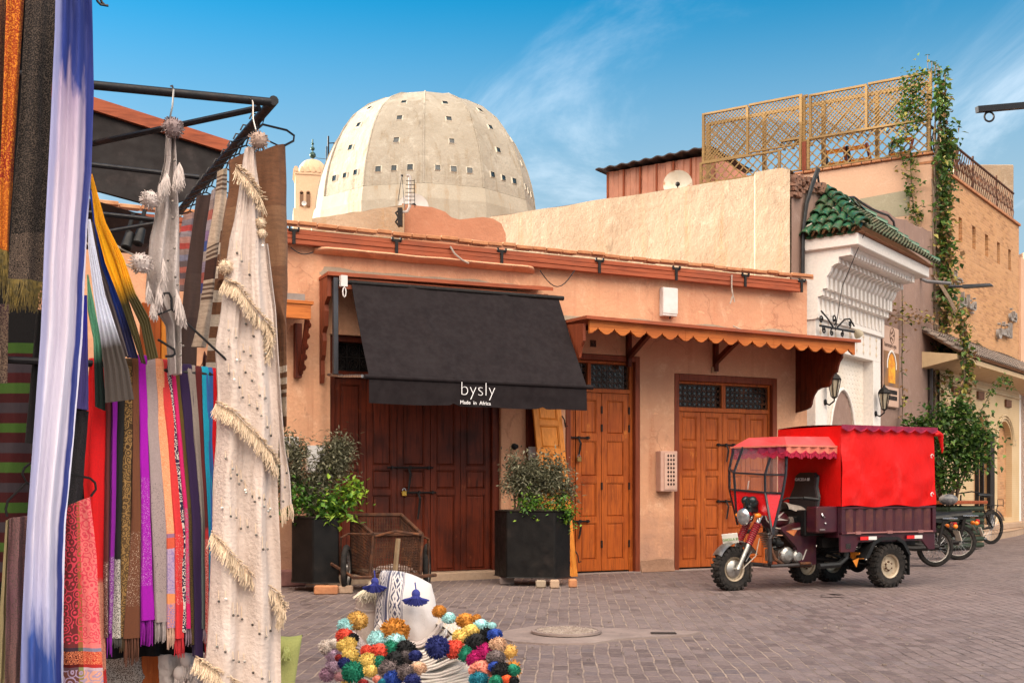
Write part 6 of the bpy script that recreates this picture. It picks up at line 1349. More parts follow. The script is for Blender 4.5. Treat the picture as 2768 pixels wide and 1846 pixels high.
# wire hand cart
fr = Frame(-1.47, 13.02, 8); t = thing('hand_cart', 'rusty wire mesh hand cart with two wheels parked before the dark doors', 'cart', fr, (0,0,0))
b = MB(); F_ = [(-.36,.30,.40),(.34,.30,.40),(.34,-.35,.40),(-.36,-.35,.40)]; T_ = [(-.20,.34,.62),(.40,.34,.62),(.28,-.36,.80),(-.33,-.36,.80)]; T_ = [(-.12,.34,.66),(.42,.34,.66),(.22,-.40,.86),(-.36,-.40,.86)]; F_ = [(-.16,.32,.20),(.40,.32,.20),(.26,-.36,.20),(-.36,-.36,.20)]
for P in (F_, T_):
    for i in range(4): b.tube([P[i], P[(i+1)%4]], .022, 6)
for i in range(4): b.tube([F_[i], T_[i]], .02, 6)
b.tube([(-.10,.36,.64),(.12,.44,.70),(.38,.40,.66),(.50,.2,.60),(.50,.1,.20)], .016, 6); b.tube([(-.50,-.1,.20),(-.48,.1,.62),(-.40,.1,.66),(-.14,.34,.66)], .014, 6)
b.tube([(-.66,-.06,.36),(-.34,.42,.19),(-.14,.40,.19)], .02, 6); b.tube([(.36,.40,.19),(.58,.30,.20)], .02, 6); b.part('frame', m_rust, t)
b = MB(); b.bar((.15,.42,.62),(.10,.46,.10),.045,.03); b.part('prop', mat('bare_wood', (.30,.21,.12), (.2,.14,.08)), t)
b = MB()
for i in range(4):
    a0, a1, c0, c1 = map(Vector, (F_[i], F_[(i+1)%4], T_[i], T_[(i+1)%4]))
    for k in range(1, 20): b.bar(a0.lerp(a1,k/20), c0.lerp(c1,k/20), .007, .007)
    for k in range(1, 16): b.bar(a0.lerp(c0,k/16), a1.lerp(c1,k/16), .007, .007)
b.part('wire_mesh', m_rust, t)
b = MB(); b.add([(u,d,z+.012) for u,d,z in F_]+[(u,d,z+.03) for u,d,z in F_], [(0,1,2,3),(4,7,6,5),(0,4,5,1),(1,5,6,2),(2,6,7,3),(3,7,4,0)]); b.part('floor_board', m_lintel, t)
wheel(t, (-.42,.1,.27), .27, .06, (1,.15,0), 0, .8, 12); wheel(t, (.50,-.05,.27), .27, .06, (1,.15,0), 0, .8, 12)
b = MB(); b.grid(lambda s,v: (-.14+.5*s, -.33+.62*v, .235+.055*math.sin(math.pi*s)*math.sin(math.pi*v)*(1+.9*mnoise.noise((s*6,v*7,2)))+.03*mnoise.noise((s*14,v*15,5))), 26, 26)
b.solo('litter_heap', mat('crumpled_litter', (.48,.40,.36), (.3,.2,.16), 14, .8, .5, 40), fr, (.1,0,.22), 'crumpled pale litter lying in the wire hand cart', 'litter')
# climbing vine on the corner of the brick house
rg = random.Random(21)
vt = thing('climbing_vine', 'leafy climbing vine covering the corner of the brick house from street to lattice', 'vine', FW, (.2,.1,0))
b = MB(); st = MB()
for k in range(20):
    x = rg.uniform(-.2,.62); y = .06; P = [(x,y,rg.uniform(.8,2.5))]; z = P[0][2]; top = rg.uniform(7.2,9.9)
    while z < top:
        z += .35; x += rg.uniform(-.10,.10); x = min(.75, max(-.22, x)); P.append((x, .05+.05*rg.random(), z))
        for _ in range(rg.choices((0,2,5,10), (4,3,3,2))[0]):
            if z < 3: continue
            q = (x+rg.gauss(0,.13), .08+abs(rg.gauss(0,.08)), z+rg.uniform(-.2,.2)); b.cur = rg.choices(range(5), weights=[4,3,4,1.5,1.2] if z > 5.6 else [1.2,1,1.6,2.2,5])[0]; leaf(b, q, rg.uniform(.08,.16), rg.uniform(.035,.06), rg, .5)
    st.tube(P, [.018]*len(P), 5)
for (cx_, cz_, su, sz, n) in ((-.05,9.35,.26,.4,240),(.38,8.5,.25,.45,260),(-.1,7.9,.2,.25,70),(.4,7.5,.16,.3,70),(.15,6.8,.2,.4,90),(.55,4.9,.25,.35,120),(.35,3.9,.3,.4,130),(.42,6.0,.2,.35,170),(.3,5.3,.2,.35,150),(.2,6.5,.18,.3,120)):
    for _ in range(n):
        b.cur = rg.choices(range(5), weights=[4,3,4,1.2,.7] if cz_ > 7 else [2.5,2,2,2.5,3.5])[0]; leaf(b, (cx_+rg.gauss(0,su*.6), .12+abs(rg.gauss(0,.12)), cz_+rg.gauss(0,sz*.6)), rg.uniform(.06,.19), rg.uniform(.025,.07), rg, .5)
for _ in range(60):
    x0 = rg.uniform(-.5,.4); z0 = 9.8; P = [(x0,.05,z0)]
    for j in range(3): P.append((P[-1][0]+rg.uniform(-.06,.06), .05, P[-1][2]+rg.uniform(.05,.14)))
    if _ < 14:
        st.tube(P, .006, 4)
        for q in P: b.cur = 2; leaf(b, q, .07, .03, rg, 0); 
for (cx_, cd_, cz_, su, sz, n) in ((-.75,.86,4.1,.16,.35,130),(-.55,.88,3.6,.18,.4,150),(-.85,.80,4.6,.14,.3,90),(-.65,.84,3.0,.18,.4,130)):
    for _ in range(n):
        b.cur = rg.choices(range(5), weights=[2.5,2,2,2.5,3.5])[0]; leaf(b, (cx_+rg.gauss(0,su*.7), cd_+rg.gauss(0,.06), cz_+rg.gauss(0,sz*.6)), rg.uniform(.06,.17), rg.uniform(.025,.06), rg, .5)
for k in range(4): st.tube([(-.2+.1*k,.08,5.6),(-.6+.08*k,.5,5.0),(-.8+.1*k,.84,4.3),(-.7+.08*k,.84,3.4),(-.65+.1*k,.6,2.4)], .016, 5)
b.part('leaves', ivym, vt, recalc=False); st.part('stems', m_stem, vt)
def trail(label, fr, pts, n, su, seed, wts=(4,3,3,2,1), l=.09):
    rg = random.Random(seed); t = thing('vine_trail', label, 'vine', fr, pts[0]); b = MB(); s = MB(); s.tube(pts, .012, 5)
    L_ = len(pts)-1
    for _ in range(n):
        f = rg.random()*L_; i = min(L_-1, int(f)); p = Vector(pts[i]).lerp(Vector(pts[i+1]), f-i); b.cur = rg.choices(range(5), weights=wts)[0]
        leaf(b, p+Vector((rg.gauss(0,su), abs(rg.gauss(0,su*.6)), rg.gauss(0,su))), l*rg.uniform(.6,1.3), l*.42, rg, .4)
    b.part('leaves', ivym, t, recalc=False); s.part('stem', m_stem, t)
trail('vine trail hanging down over the sunlit cream terrace wall', FL, [(-.45,.06,8.2),(-.42,.08,7.8),(-.40,.1,7.4),(-.34,.1,7.0),(-.26,.1,6.85)], 230, .10, 31, (4,4,2,3,0))
trail('leafy vine spray over the lattice railing near the ivy corner', FL, [(-.2,.1,8.9),(-.5,.14,8.7),(-.7,.12,8.55),(-.6,.12,8.3)], 150, .12, 32)
trail('leafy vine mass over the corner of the fine lattice screen', FL, [(-.1,.1,9.9),(-.45,.12,9.7),(-.35,.12,9.4),(-.55,.1,9.2),(-.2,.1,9.1)], 420, .15, 36, (3,2,5,1,0))
trail('dry vine branch strung across the mauve wall from the gate cornice', FB, [(3.6,.10,4.5),(4.4,.12,4.42),(5.4,.12,4.50),(6.4,.12,4.60),(7.2,.12,4.6)], 110, .10, 33, (0,0,1,2,5))
trail('thin dry vine hanging down the mauve wall beside the spa poster', FB, [(5.1,.08,5.0),(5.12,.08,4.2),(5.08,.08,3.5),(5.14,.08,2.9),(5.1,.08,2.5)], 60, .05, 34, (0,1,1,2,4))
trail('long green vine shoot arching out over the restaurant arches', FW, [(1.0,.4,2.2),(1.4,.7,3.0),(1.9,.8,3.5),(2.6,.8,3.62),(3.2,.8,3.5)], 150, .06, 35, (5,4,3,0,0), .08)
trail('green vine shoots arching left over the mauve wall foot', FB, [(7.0,.3,2.6),(6.3,.45,2.55),(5.6,.5,2.35),(4.9,.5,1.9)], 170, .08, 37, (5,3,3,0,0), .08)
# big shrub behind the tricycle
t = thing('street_shrub', 'large green shrub with bare crossing stems growing behind the tricycle', 'shrub', F0, (8.2,-21.7,0))
rg = random.Random(41); b = MB(); cl = []
for (c, r, n) in (((8.1,-21.6,2.2),(.55,.4,.5),900),((8.7,-21.5,2.15),(.45,.35,.4),800),((8.5,-21.5,1.75),(.5,.3,.35),700),((8.0,-21.6,1.6),(.35,.3,.35),420),((8.45,-21.6,2.6),(.35,.3,.3),320),((7.75,-21.7,2.35),(.3,.2,.25),180),((8.2,-21.4,1.3),(.35,.2,.25),200)):
    for _ in range(n):
        v = Vector((rg.gauss(0,.5), rg.gauss(0,.5), rg.gauss(0,.5))); p = Vector((c[0]+v.x*r[0], c[1]+v.y*r[1], c[2]+v.z*r[2])); cl.append(p) if rg.random() < .03 else None
        b.cur = rg.choices(range(4), weights=[4,3,4,2])[0]; leaf(b, p, rg.uniform(.07,.14), rg.uniform(.028,.045), rg, .3)
b.part('leaves', treem, t, recalc=False); b = MB()
for i in range(14):
    e = cl[rg.randrange(len(cl))]; s = Vector((8.25+rg.uniform(-.25,.25), -21.7, .5)); b.tube([s, s.lerp(e,.5)+Vector((rg.uniform(-.12,.12),0,.1)), e], [.025,.018,.006], 5)
b.part('stems', m_stem, t)
HANG = {
  'tie_dye': (0.3,[(-0.723,2.683,-0.623,2.702),(-0.725,2.569,-0.62,2.587),(-0.735,2.348,-0.617,2.392),(-0.745,2.128,-0.625,2.142),(-0.753,1.944,-0.638,1.955),(-0.765,1.637,-0.65,1.644),(-0.787,1.332,-0.675,1.334),(-0.802,1.098,-0.697,1.096),(-0.815,0.827,-0.704,0.821),(-0.822,0.601,-0.703,0.592)]),
  'orange': (0.12,[(-0.852,2.729,-0.8,2.739),(-0.863,2.383,-0.821,2.389),(-0.873,2.111,-0.836,2.115),(-0.875,1.986,-0.844,1.989),(-0.877,1.932,-0.846,1.923)]),
  'black_silver': (0.15,[(-0.798,2.727,-0.709,2.744),(-0.814,2.381,-0.726,2.394),(-0.837,2.063,-0.735,2.074),(-0.843,1.942,-0.739,1.952),(-0.849,1.836,-0.747,1.835)]),
  'darkstrip': (0.05,[(-0.877,2.751,-0.851,2.756),(-0.881,2.402,-0.858,2.405),(-0.881,2.127,-0.864,2.128)]),
  'striped': (-0.55,[(-0.878,1.714,-0.731,1.724),(-0.878,1.36,-0.731,1.362),(-0.879,1.075,-0.737,1.074),(-0.879,0.855,-0.742,0.85)]),
  'blackcloth': (-0.1,[(-0.753,1.781,-0.731,1.783),(-0.776,1.49,-0.736,1.492),(-0.789,1.341,-0.74,1.337)]),
  'mauve': (0.2,[(-0.848,1.102,-0.795,1.109),(-0.855,0.911,-0.797,0.909),(-0.861,0.588,-0.81,0.585)]),
  'olivestrip': (0.18,[(-0.856,1.095,-0.845,1.1),(-0.873,0.818,-0.852,0.817),(-0.881,0.587,-0.858,0.585)]),
  'pink': (0.22,[(-0.686,1.139,-0.619,1.166),(-0.695,0.953,-0.602,0.998),(-0.698,0.766,-0.59,0.76),(-0.699,0.579,-0.579,0.57)]),
  'lace': (-0.02,[(-0.638,1.446,-0.598,1.447),(-0.652,1.287,-0.61,1.287),(-0.666,1.137,-0.619,1.147)]),
  'indigo': (0.02,[(-0.624,1.821,-0.608,1.822),(-0.637,1.63,-0.605,1.631),(-0.644,1.453,-0.603,1.447)]),
  'green': (0.0,[(-0.606,1.892,-0.602,1.893),(-0.604,1.777,-0.581,1.779),(-0.586,1.682,-0.563,1.684),(-0.581,1.49,-0.549,1.491),(-0.581,1.461,-0.549,1.448)]),
  'whitegrey': (0.05,[(-0.609,2.063,-0.6,2.064),(-0.607,1.96,-0.587,1.986),(-0.591,1.819,-0.555,1.821),(-0.573,1.696,-0.519,1.709),(-0.56,1.583,-0.482,1.586),(-0.555,1.471,-0.465,1.486)]),
  'taupe': (0.0,[(-0.594,2.066,-0.586,2.067),(-0.577,1.924,-0.563,1.925),(-0.531,1.758,-0.508,1.784),(-0.49,1.629,-0.469,1.633)]),
  'blue': (0.0,[(-0.599,2.17,-0.59,2.171),(-0.581,2.02,-0.565,2.021),(-0.559,1.901,-0.531,1.903),(-0.517,1.759,-0.49,1.785),(-0.48,1.627,-0.445,1.627)]),
  'yellow1': (0.03,[(-0.6,2.221,-0.597,2.221),(-0.585,2.061,-0.566,2.063),(-0.553,1.93,-0.516,1.933),(-0.503,1.799,-0.479,1.811),(-0.468,1.695,-0.447,1.706),(-0.44,1.609,-0.424,1.605)]),
  'yellow2': (0.05,[(-0.599,2.211,-0.595,2.212),(-0.569,2.059,-0.554,2.06),(-0.523,1.944,-0.496,1.946),(-0.489,1.826,-0.461,1.838),(-0.445,1.733,-0.417,1.759),(-0.422,1.616,-0.387,1.627)]),
  'greyblanket': (0.0,[(-0.35,2.402,-0.328,2.405),(-0.357,2.297,-0.321,2.301),(-0.379,2.21,-0.317,2.232),(-0.391,2.096,-0.312,2.104),(-0.405,2.037,-0.31,2.046),(-0.419,1.839,-0.308,1.847),(-0.353,1.745,-0.305,1.748),(-0.343,1.577,-0.302,1.579)]),
  'cream': (0.05,[(-0.097,2.362,-0.065,2.366),(-0.108,2.29,-0.06,2.296),(-0.118,2.214,-0.049,2.222),(-0.133,2.112,-0.044,2.121),(-0.147,2.052,-0.032,2.063),(-0.165,1.925,-0.021,1.937),(-0.177,1.799,-0.001,1.801),(-0.197,1.674,0.004,1.685),(-0.187,1.525,0.012,1.558),(-0.192,1.351,0.022,1.405),(-0.2,1.238,0.015,1.239),(-0.205,1.031,0.021,1.027),(-0.213,0.824,0.029,0.814),(-0.223,0.67,0.031,0.654),(-0.235,0.516,0.031,0.495)]),
  'creamback': (-0.02,[(-0.025,2.051,-0.004,2.053),(0.001,1.821,0.025,1.823),(0.012,1.667,0.033,1.668),(0.036,1.348,0.055,1.348),(0.041,1.24,0.074,1.24),(0.039,1.115,0.081,1.137)]),
  'brownwool': (-0.25,[(-0.085,2.403,0.117,2.481),(-0.088,2.287,0.125,2.323),(-0.109,2.168,0.126,2.192),(-0.125,1.952,0.125,1.972),(0.059,1.803,0.124,1.807),(0.075,1.639,0.123,1.641),(0.089,1.421,0.117,1.421)]),
  'beigelines': (-0.55,[(-0.069,2.434,-0.032,2.45),(-0.08,2.301,-0.035,2.306),(-0.108,2.145,-0.052,2.179),(-0.125,1.972,-0.063,1.977),(-0.153,1.799,-0.097,1.802),(-0.169,1.741,-0.114,1.741)]),
  'brownwhite': (-0.45,[(-0.078,2.179,-0.033,2.183),(-0.095,2.043,-0.05,2.047),(-0.117,1.817,-0.05,1.821),(-0.139,1.626,-0.061,1.629)]),
  'darkbrown': (-1.0,[(-0.066,2.44,-0.004,2.453),(-0.081,2.327,-0.023,2.333),(-0.115,2.074,-0.035,2.08),(-0.13,1.886,-0.063,1.89),(-0.133,1.693,-0.069,1.696)]),
  'multi1': (-1.2,[(-0.086,2.399,-0.035,2.417),(-0.103,2.302,-0.051,2.307),(-0.103,2.062,-0.07,2.065)]),
  'multi2': (-0.8,[(-0.041,2.421,-0.023,2.435),(-0.065,2.257,-0.041,2.259),(-0.08,2.105,-0.059,2.107),(-0.089,1.948,-0.071,1.949)]),
  'patterned': (-0.35,[(-0.511,0.594,-0.344,0.611),(-0.521,0.474,-0.345,0.46)]),
  'greypom': (-0.2,[(-0.349,0.603,-0.19,0.604),(-0.343,0.484,-0.19,0.472)]),
  'post': (-0.35,[(-0.381,1.868,-0.291,1.874),(-0.381,1.623,-0.293,1.626)]),
  'postlow': (-0.35,[(-0.344,0.628,-0.33,0.627),(-0.345,0.46,-0.332,0.459)]),
  'cushion': (-0.3,[(0.108,0.641,0.153,0.639),(0.111,0.433,0.176,0.428)]),
  'brocade2': (-0.05,[(-0.87,1.785,-0.839,1.787),(-0.87,1.531,-0.844,1.532)]),
}
SCARF = {
  'red': (-0.08,[(-0.568,0.035,1.601),(-0.566,0.052,1.446),(-0.578,0.053,1.238),(-0.568,0.034,0.895),(-0.553,0.024,0.582)]),
  'maroon': (-0.08,[(-0.532,0.021,1.603),(-0.532,0.017,1.398),(-0.538,0.015,0.955),(-0.54,0.014,0.693)]),
  'purple_thin': (-0.08,[(-0.514,0.021,1.604),(-0.512,0.015,1.399),(-0.521,0.016,0.958),(-0.528,0.015,0.706)]),
  'black': (-0.08,[(-0.489,0.028,1.605),(-0.491,0.025,1.399),(-0.5,0.018,0.957),(-0.504,0.029,0.687)]),
  'bronze': (-0.08,[(-0.465,0.028,1.606),(-0.466,0.027,1.449),(-0.474,0.027,1.083),(-0.482,0.025,0.691)]),
  'brown': (-0.08,[(-0.443,0.021,1.619),(-0.443,0.021,1.351),(-0.443,0.029,1.083),(-0.46,0.05,0.685)]),
  'purple': (-0.08,[(-0.421,0.029,1.619),(-0.417,0.029,1.351),(-0.413,0.03,1.093),(-0.408,0.044,0.744)]),
  'grey': (-0.08,[(-0.395,0.033,1.611),(-0.385,0.036,1.351),(-0.37,0.046,1.082),(-0.364,0.036,0.735)]),
  'peach': (-0.08,[(-0.372,0.037,1.61),(-0.353,0.032,1.352),(-0.33,0.028,1.029),(-0.329,0.029,0.712)]),
  'coral': (-0.08,[(-0.351,0.032,1.609),(-0.325,0.03,1.353),(-0.302,0.03,1.023),(-0.3,0.029,0.675)]),
  'floral': (-0.08,[(-0.335,0.024,1.603),(-0.315,0.024,1.353),(-0.285,0.015,1.028),(-0.284,0.013,0.695)]),
  'pink_s': (-0.08,[(-0.319,0.027,1.603),(-0.298,0.024,1.353),(-0.275,0.021,1.08),(-0.27,0.021,0.708)]),
  'olive': (-0.08,[(-0.304,0.032,1.598),(-0.283,0.02,1.353),(-0.263,0.021,1.08),(-0.254,0.017,0.651)]),
  'darkpurple': (-0.08,[(-0.278,0.044,1.596),(-0.262,0.032,1.354),(-0.241,0.031,1.08),(-0.235,0.028,0.607)]),
  'taupe_s': (-0.08,[(-0.258,0.03,1.593),(-0.239,0.023,1.354),(-0.22,0.016,1.08),(-0.217,0.019,0.704)]),
  'maroon2': (-0.08,[(-0.235,0.035,1.591),(-0.222,0.018,1.354),(-0.208,0.015,1.079),(-0.206,0.016,0.653)]),
  'cyan': (-0.08,[(-0.211,0.025,1.59),(-0.207,0.018,1.355),(-0.193,0.024,1.079),(-0.193,0.018,0.658)]),
  'blue_s': (-0.08,[(-0.196,0.025,1.588),(-0.195,0.017,1.355),(-0.184,0.019,1.079),(-0.188,0.018,0.705)]),
  'red2': (-0.08,[(-0.163,0.066,1.586),(-0.161,0.061,1.458),(-0.162,0.045,1.239),(-0.163,0.047,0.865)]),
}
POMS = [(-0.643,4.72,0.643,0.037,'mustard'),(-0.687,4.7,0.622,0.032,'mint'),(-0.685,4.66,0.587,0.033,'coral'),(-0.652,4.648,0.578,0.023,'black'),(-0.683,4.62,0.554,0.027,'yellow'),(-0.663,4.628,0.561,0.027,'yellow'),(-0.651,4.58,0.522,0.031,'yellow'),(-0.791,4.86,0.513,0.032,'white'),(-0.767,4.86,0.484,0.028,'lilac'),(-0.763,4.86,0.436,0.03,'lilac'),(-0.791,4.86,0.396,0.03,'mauve'),(-0.738,4.86,0.388,0.021,'pink'),(-0.759,4.86,0.528,0.025,'white'),(-0.695,4.568,0.512,0.015,'darkred'),(-0.668,4.544,0.493,0.023,'navy'),(-0.629,4.508,0.466,0.041,'green'),(-0.482,4.68,0.604,0.047,'amber'),(-0.551,4.644,0.574,0.033,'mint'),(-0.475,4.64,0.571,0.036,'mint'),(-0.585,4.596,0.535,0.025,'coral'),(-0.535,4.596,0.535,0.033,'coral'),(-0.486,4.608,0.544,0.031,'green'),(-0.432,4.604,0.542,0.038,'black'),(-0.466,4.556,0.503,0.037,'black'),(-0.533,4.548,0.497,0.023,'green'),(-0.576,4.548,0.497,0.031,'yellow'),(-0.562,4.512,0.468,0.026,'yellow'),(-0.488,4.52,0.474,0.037,'greybrown'),(-0.429,4.568,0.512,0.031,'charcoal'),(-0.383,4.516,0.528,0.022,'navy'),(-0.368,4.464,0.487,0.028,'tan'),(-0.413,4.444,0.472,0.03,'greybrown'),(-0.468,4.476,0.441,0.034,'blue'),(-0.385,4.408,0.445,0.026,'navy'),(-0.531,4.476,0.441,0.016,'salmon'),(-0.508,4.464,0.431,0.016,'teal'),(-0.582,4.46,0.429,0.018,'darkred'),(-0.297,4.52,0.561,0.039,'navy'),(-0.234,4.604,0.542,0.033,'coral'),(-0.193,4.72,0.643,0.034,'amber'),(-0.209,4.656,0.584,0.031,'yellow'),(-0.168,4.68,0.604,0.031,'yellow'),(-0.129,4.704,0.624,0.032,'mint'),(-0.263,4.72,0.654,0.024,'mint'),(-0.302,4.72,0.681,0.026,'amber'),(-0.143,4.628,0.561,0.042,'black'),(-0.097,4.668,0.594,0.031,'black'),(-0.069,4.604,0.599,0.029,'blue'),(-0.187,4.584,0.525,0.031,'green'),(-0.107,4.592,0.531,0.04,'magenta'),(-0.148,4.56,0.506,0.031,'magenta'),(-0.057,4.564,0.566,0.029,'tan'),(-0.064,4.508,0.521,0.032,'greybrown'),(-0.121,4.516,0.471,0.039,'salmon'),(-0.067,4.468,0.491,0.022,'blue'),(-0.13,4.476,0.441,0.034,'teal'),(-0.041,4.452,0.478,0.035,'black'),(0.003,4.456,0.481,0.028,'green'),(-0.019,4.416,0.451,0.02,'orange'),(-0.062,4.408,0.445,0.022,'green'),(0.007,4.408,0.445,0.018,'black'),(-0.146,4.72,0.652,0.017,'amber'),(-0.081,4.644,0.631,0.015,'mint')]
# ================================================================== the textile stall
def interp(rows, t):
    x = t*(len(rows)-1); i = min(len(rows)-2, int(x)); f = x-i; return [a+(b_-a)*f for a, b_ in zip(rows[i], rows[i+1])]
def resample(rows, n):
    """rows at even drops so that v runs evenly from top to hem"""
    zs = [(r[1]+r[3])/2 if len(r) == 4 else r[2] for r in rows]; out = []
    for k in range(n+1):
        z = zs[0]+(zs[-1]-zs[0])*k/n; i = 0
        while i < len(zs)-2 and zs[i+1] > z: i += 1
        f = 0 if zs[i] == zs[i+1] else (zs[i]-z)/(zs[i]-zs[i+1]); f = max(0, min(1, f)); a, c = rows[i], rows[i+1]
        ff = f; out.append([x+(y-x)*ff for x, y in zip(a, c)])
    return out
def hang(name, label, key, m, cat, folds=3., amp=.010, th=.012, group=None, nu=26, nv=34, seed=1, fr=None, edge=True, grow=1.0):
    """a hanging cloth: front with folds, a back and closed edges"""
    d, rows = HANG[key]; rs = resample(rows, nv); b = MB()
    def front(s, t):
        r = rs[min(nv, int(round(t*nv)))]; u = r[0]+(r[2]-r[0])*s; z = r[1]+(r[3]-r[1])*s; w_ = abs(r[2]-r[0])
        f = amp*math.sin(2*math.pi*(folds*s+.35*mnoise.noise((seed, t*2.2, 1))+seed*.37))*(1 if grow == 1 else min(1, t*grow+.15)) + .55*amp*mnoise.noise((s*5+seed, t*5, seed)) + amp*.25*mnoise.noise((s*14, t*9, seed))
        return (u + .012*w_*mnoise.noise((t*7, seed, s)), d+f+.35*th*math.sin(math.pi*s), z)
    b.grid(front, nu, nv)
    b.grid(lambda s,t: tuple(Vector(front(s,t))*1 - Vector((0, th*(.25+.9*math.sin(math.pi*max(.02,min(.98,s)))), 0))), nu, nv)
    N_ = (nu+1)*(nv+1)
    for j in range(nv):
        for s in (0, nu): b.f.append([j*(nu+1)+s, (j+1)*(nu+1)+s, N_+(j+1)*(nu+1)+s, N_+j*(nu+1)+s]); b.mi.append(0)
    for i in range(nu):
        for j in (0, nv): b.f.append([j*(nu+1)+i, j*(nu+1)+i+1, N_+j*(nu+1)+i+1, N_+j*(nu+1)+i]); b.mi.append(0)
    r0 = rows[0]; base = ((r0[0]+r0[2])/2, d, r0[1])
    t_ = thing(name, label, cat, FS, base, group); b.part('cloth', m, t_, smooth=True)
    return t_, front
def yarns(mb, pts, n, L, r, dirs=(0,0,-1), jit=.25, rg=rnd, bow=.3):
    """loose yarn ends all along a line"""
    P = [Vector(p) for p in pts]
    for k in range(n):
        f = (k+rg.random())/n*(len(P)-1); i = min(len(P)-2, int(f)); p = P[i].lerp(P[i+1], f-i)
        dv = (Vector(dirs)+Vector((rg.uniform(-jit,jit), rg.uniform(0,jit), rg.uniform(-jit,jit)*.4))).normalized(); l = L*rg.uniform(.75,1.2)
        mb.tube([p, p+dv*l*.5+Vector((rg.uniform(-.003,.003), .004, 0)), p+dv*l+Vector((rg.uniform(-.005,.005), 0, -l*bow*.2))], [r, r, r*.7], 4)
def hem_fringe(t_, front, m, n, L, r, name='fringe'):
    b = MB(); yarns(b, [front(s/8, 1.0) for s in range(9)], n, L, r); b.part(name, m, t_)
def pompom(mb, c, r, n=150, rg=rnd, flat=1.0, up=(0,0,1)):
    c = Vector(c); mb.ball(c, r*.78, 7)
    for _ in range(n):
        v = Vector((rg.gauss(0,1), rg.gauss(0,1), rg.gauss(0,1))).normalized(); v.z *= flat; rr = r*rg.uniform(.86,1.10); s = v.orthogonal().normalized(); q = v.cross(s); wd = r*.050
        tip = c+v*rr+Vector((0,0,-r*.06*rg.random())); base = c+v*r*.55; k0 = [base+s*wd*.7, base-s*wd*.35+q*wd*.6, base-s*wd*.35-q*wd*.6]; k1 = [tip+s*wd, tip-s*wd*.5+q*wd*.87, tip-s*wd*.5-q*wd*.87]
        mb.add(k0+k1, [(0,1,4,3),(1,2,5,4),(2,0,3,5),(3,4,5)])
W_ = 1.0
def fb(name, c, **k): return fabric(name, [(0, c)], **k)
# --- stall frame of black tubes
t = thing('display_rack', 'black tubular stall frame that carries the hanging blankets and scarves', 'frame', FS, (-.3,0,0))
mtube = mat('frame_paint', (.006,.0055,.007), (.010,.009,.011), 20, .5, .15, 90, c3=(.03,.014,.01), s3=7, spec=.3)
b = MB(); b.tube([(0,0,2.548),(-.585,0,2.517),(-2.2,0,2.50)], .0155, 10); b.part('front_bar', mtube, t, smooth=True)
b = MB(); b.tube([(.01,.012,2.552),(0,-1.0,2.552),(0,-3.0,2.55)], .0175, 10); b.part('side_bar', mtube, t, smooth=True)
b = MB(); b.tube([(-.03,-.04,2.535),(-.51,-.80,2.55),(-1.3,-2.1,2.55)], .012, 8); b.part('brace', mtube, t, smooth=True)
b = MB(); b.tube([(-.75,-1.3,2.60),(.0,-1.3,2.60)], .011, 8); b.part('cross_bar', mtube, t, smooth=True)
b = MB(); b.tube([(-.62,-1.8,2.505),(-.05,-1.8,2.50)], .012, 8); b.tube([(-.55,-1.8,2.36),(-.06,-1.8,2.50)], .010, 8); b.part('cross_bar', mtube, t, smooth=True)
b = MB(); b.tube([(-1.3,-.08,1.61),(-.58,-.08,1.61),(-.13,-.08,1.585)], .012, 8); b.part('scarf_rail', mtube, t, smooth=True)
b = MB(); b.tube([(-1.25,.02,0),(-1.25,.02,2.9)], .02, 8); b.tube([(-1.25,-2.2,0),(-1.25,-2.2,2.9)], .02, 8); b.part('upright', mtube, t, smooth=True)
b = MB(); b.tube([(-.34,-.36,0),(-.34,-.36,1.62)], .012, 6); b.part('upright', mtube, t)
# black sheet for the dark stall inside, unseen roof and block added for shade
t = thing('stall_shade', 'black sheet standing in for the dark stall interior, with an unseen roof added for shade', 'shelter', FS, (-1.5,-.9,0))
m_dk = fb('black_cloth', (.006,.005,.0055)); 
b = MB(); b.grid(lambda s,v: (-2.4+1.69*s, -.78+.02*math.sin(s*40), .02+2.9*v), 40, 6); b.grid(lambda s,v: (-2.4+1.69*s, -.80+.02*math.sin(s*40), .02+2.9*v), 40, 6); b.part('back_cloth', m_dk, t, smooth=True)  # black sheet stands in for the shade inside the stall
b = MB(); b.box(-2.4,-.72,-2.4,-.3,2.93,2.97); b.part('shade_roof', m_dk, t)  # unseen roof, added to shade the stall
b = MB(); b.box(-9.5,-5.6,-12.5,3.0,0,4.5); b.solo('sun_block', m_pink, F0, (-8,-3,0), 'unseen pink block added left of the view to keep the sun off the stall', 'building', bevel=.05)  # unseen block, added to keep the sun off the stall
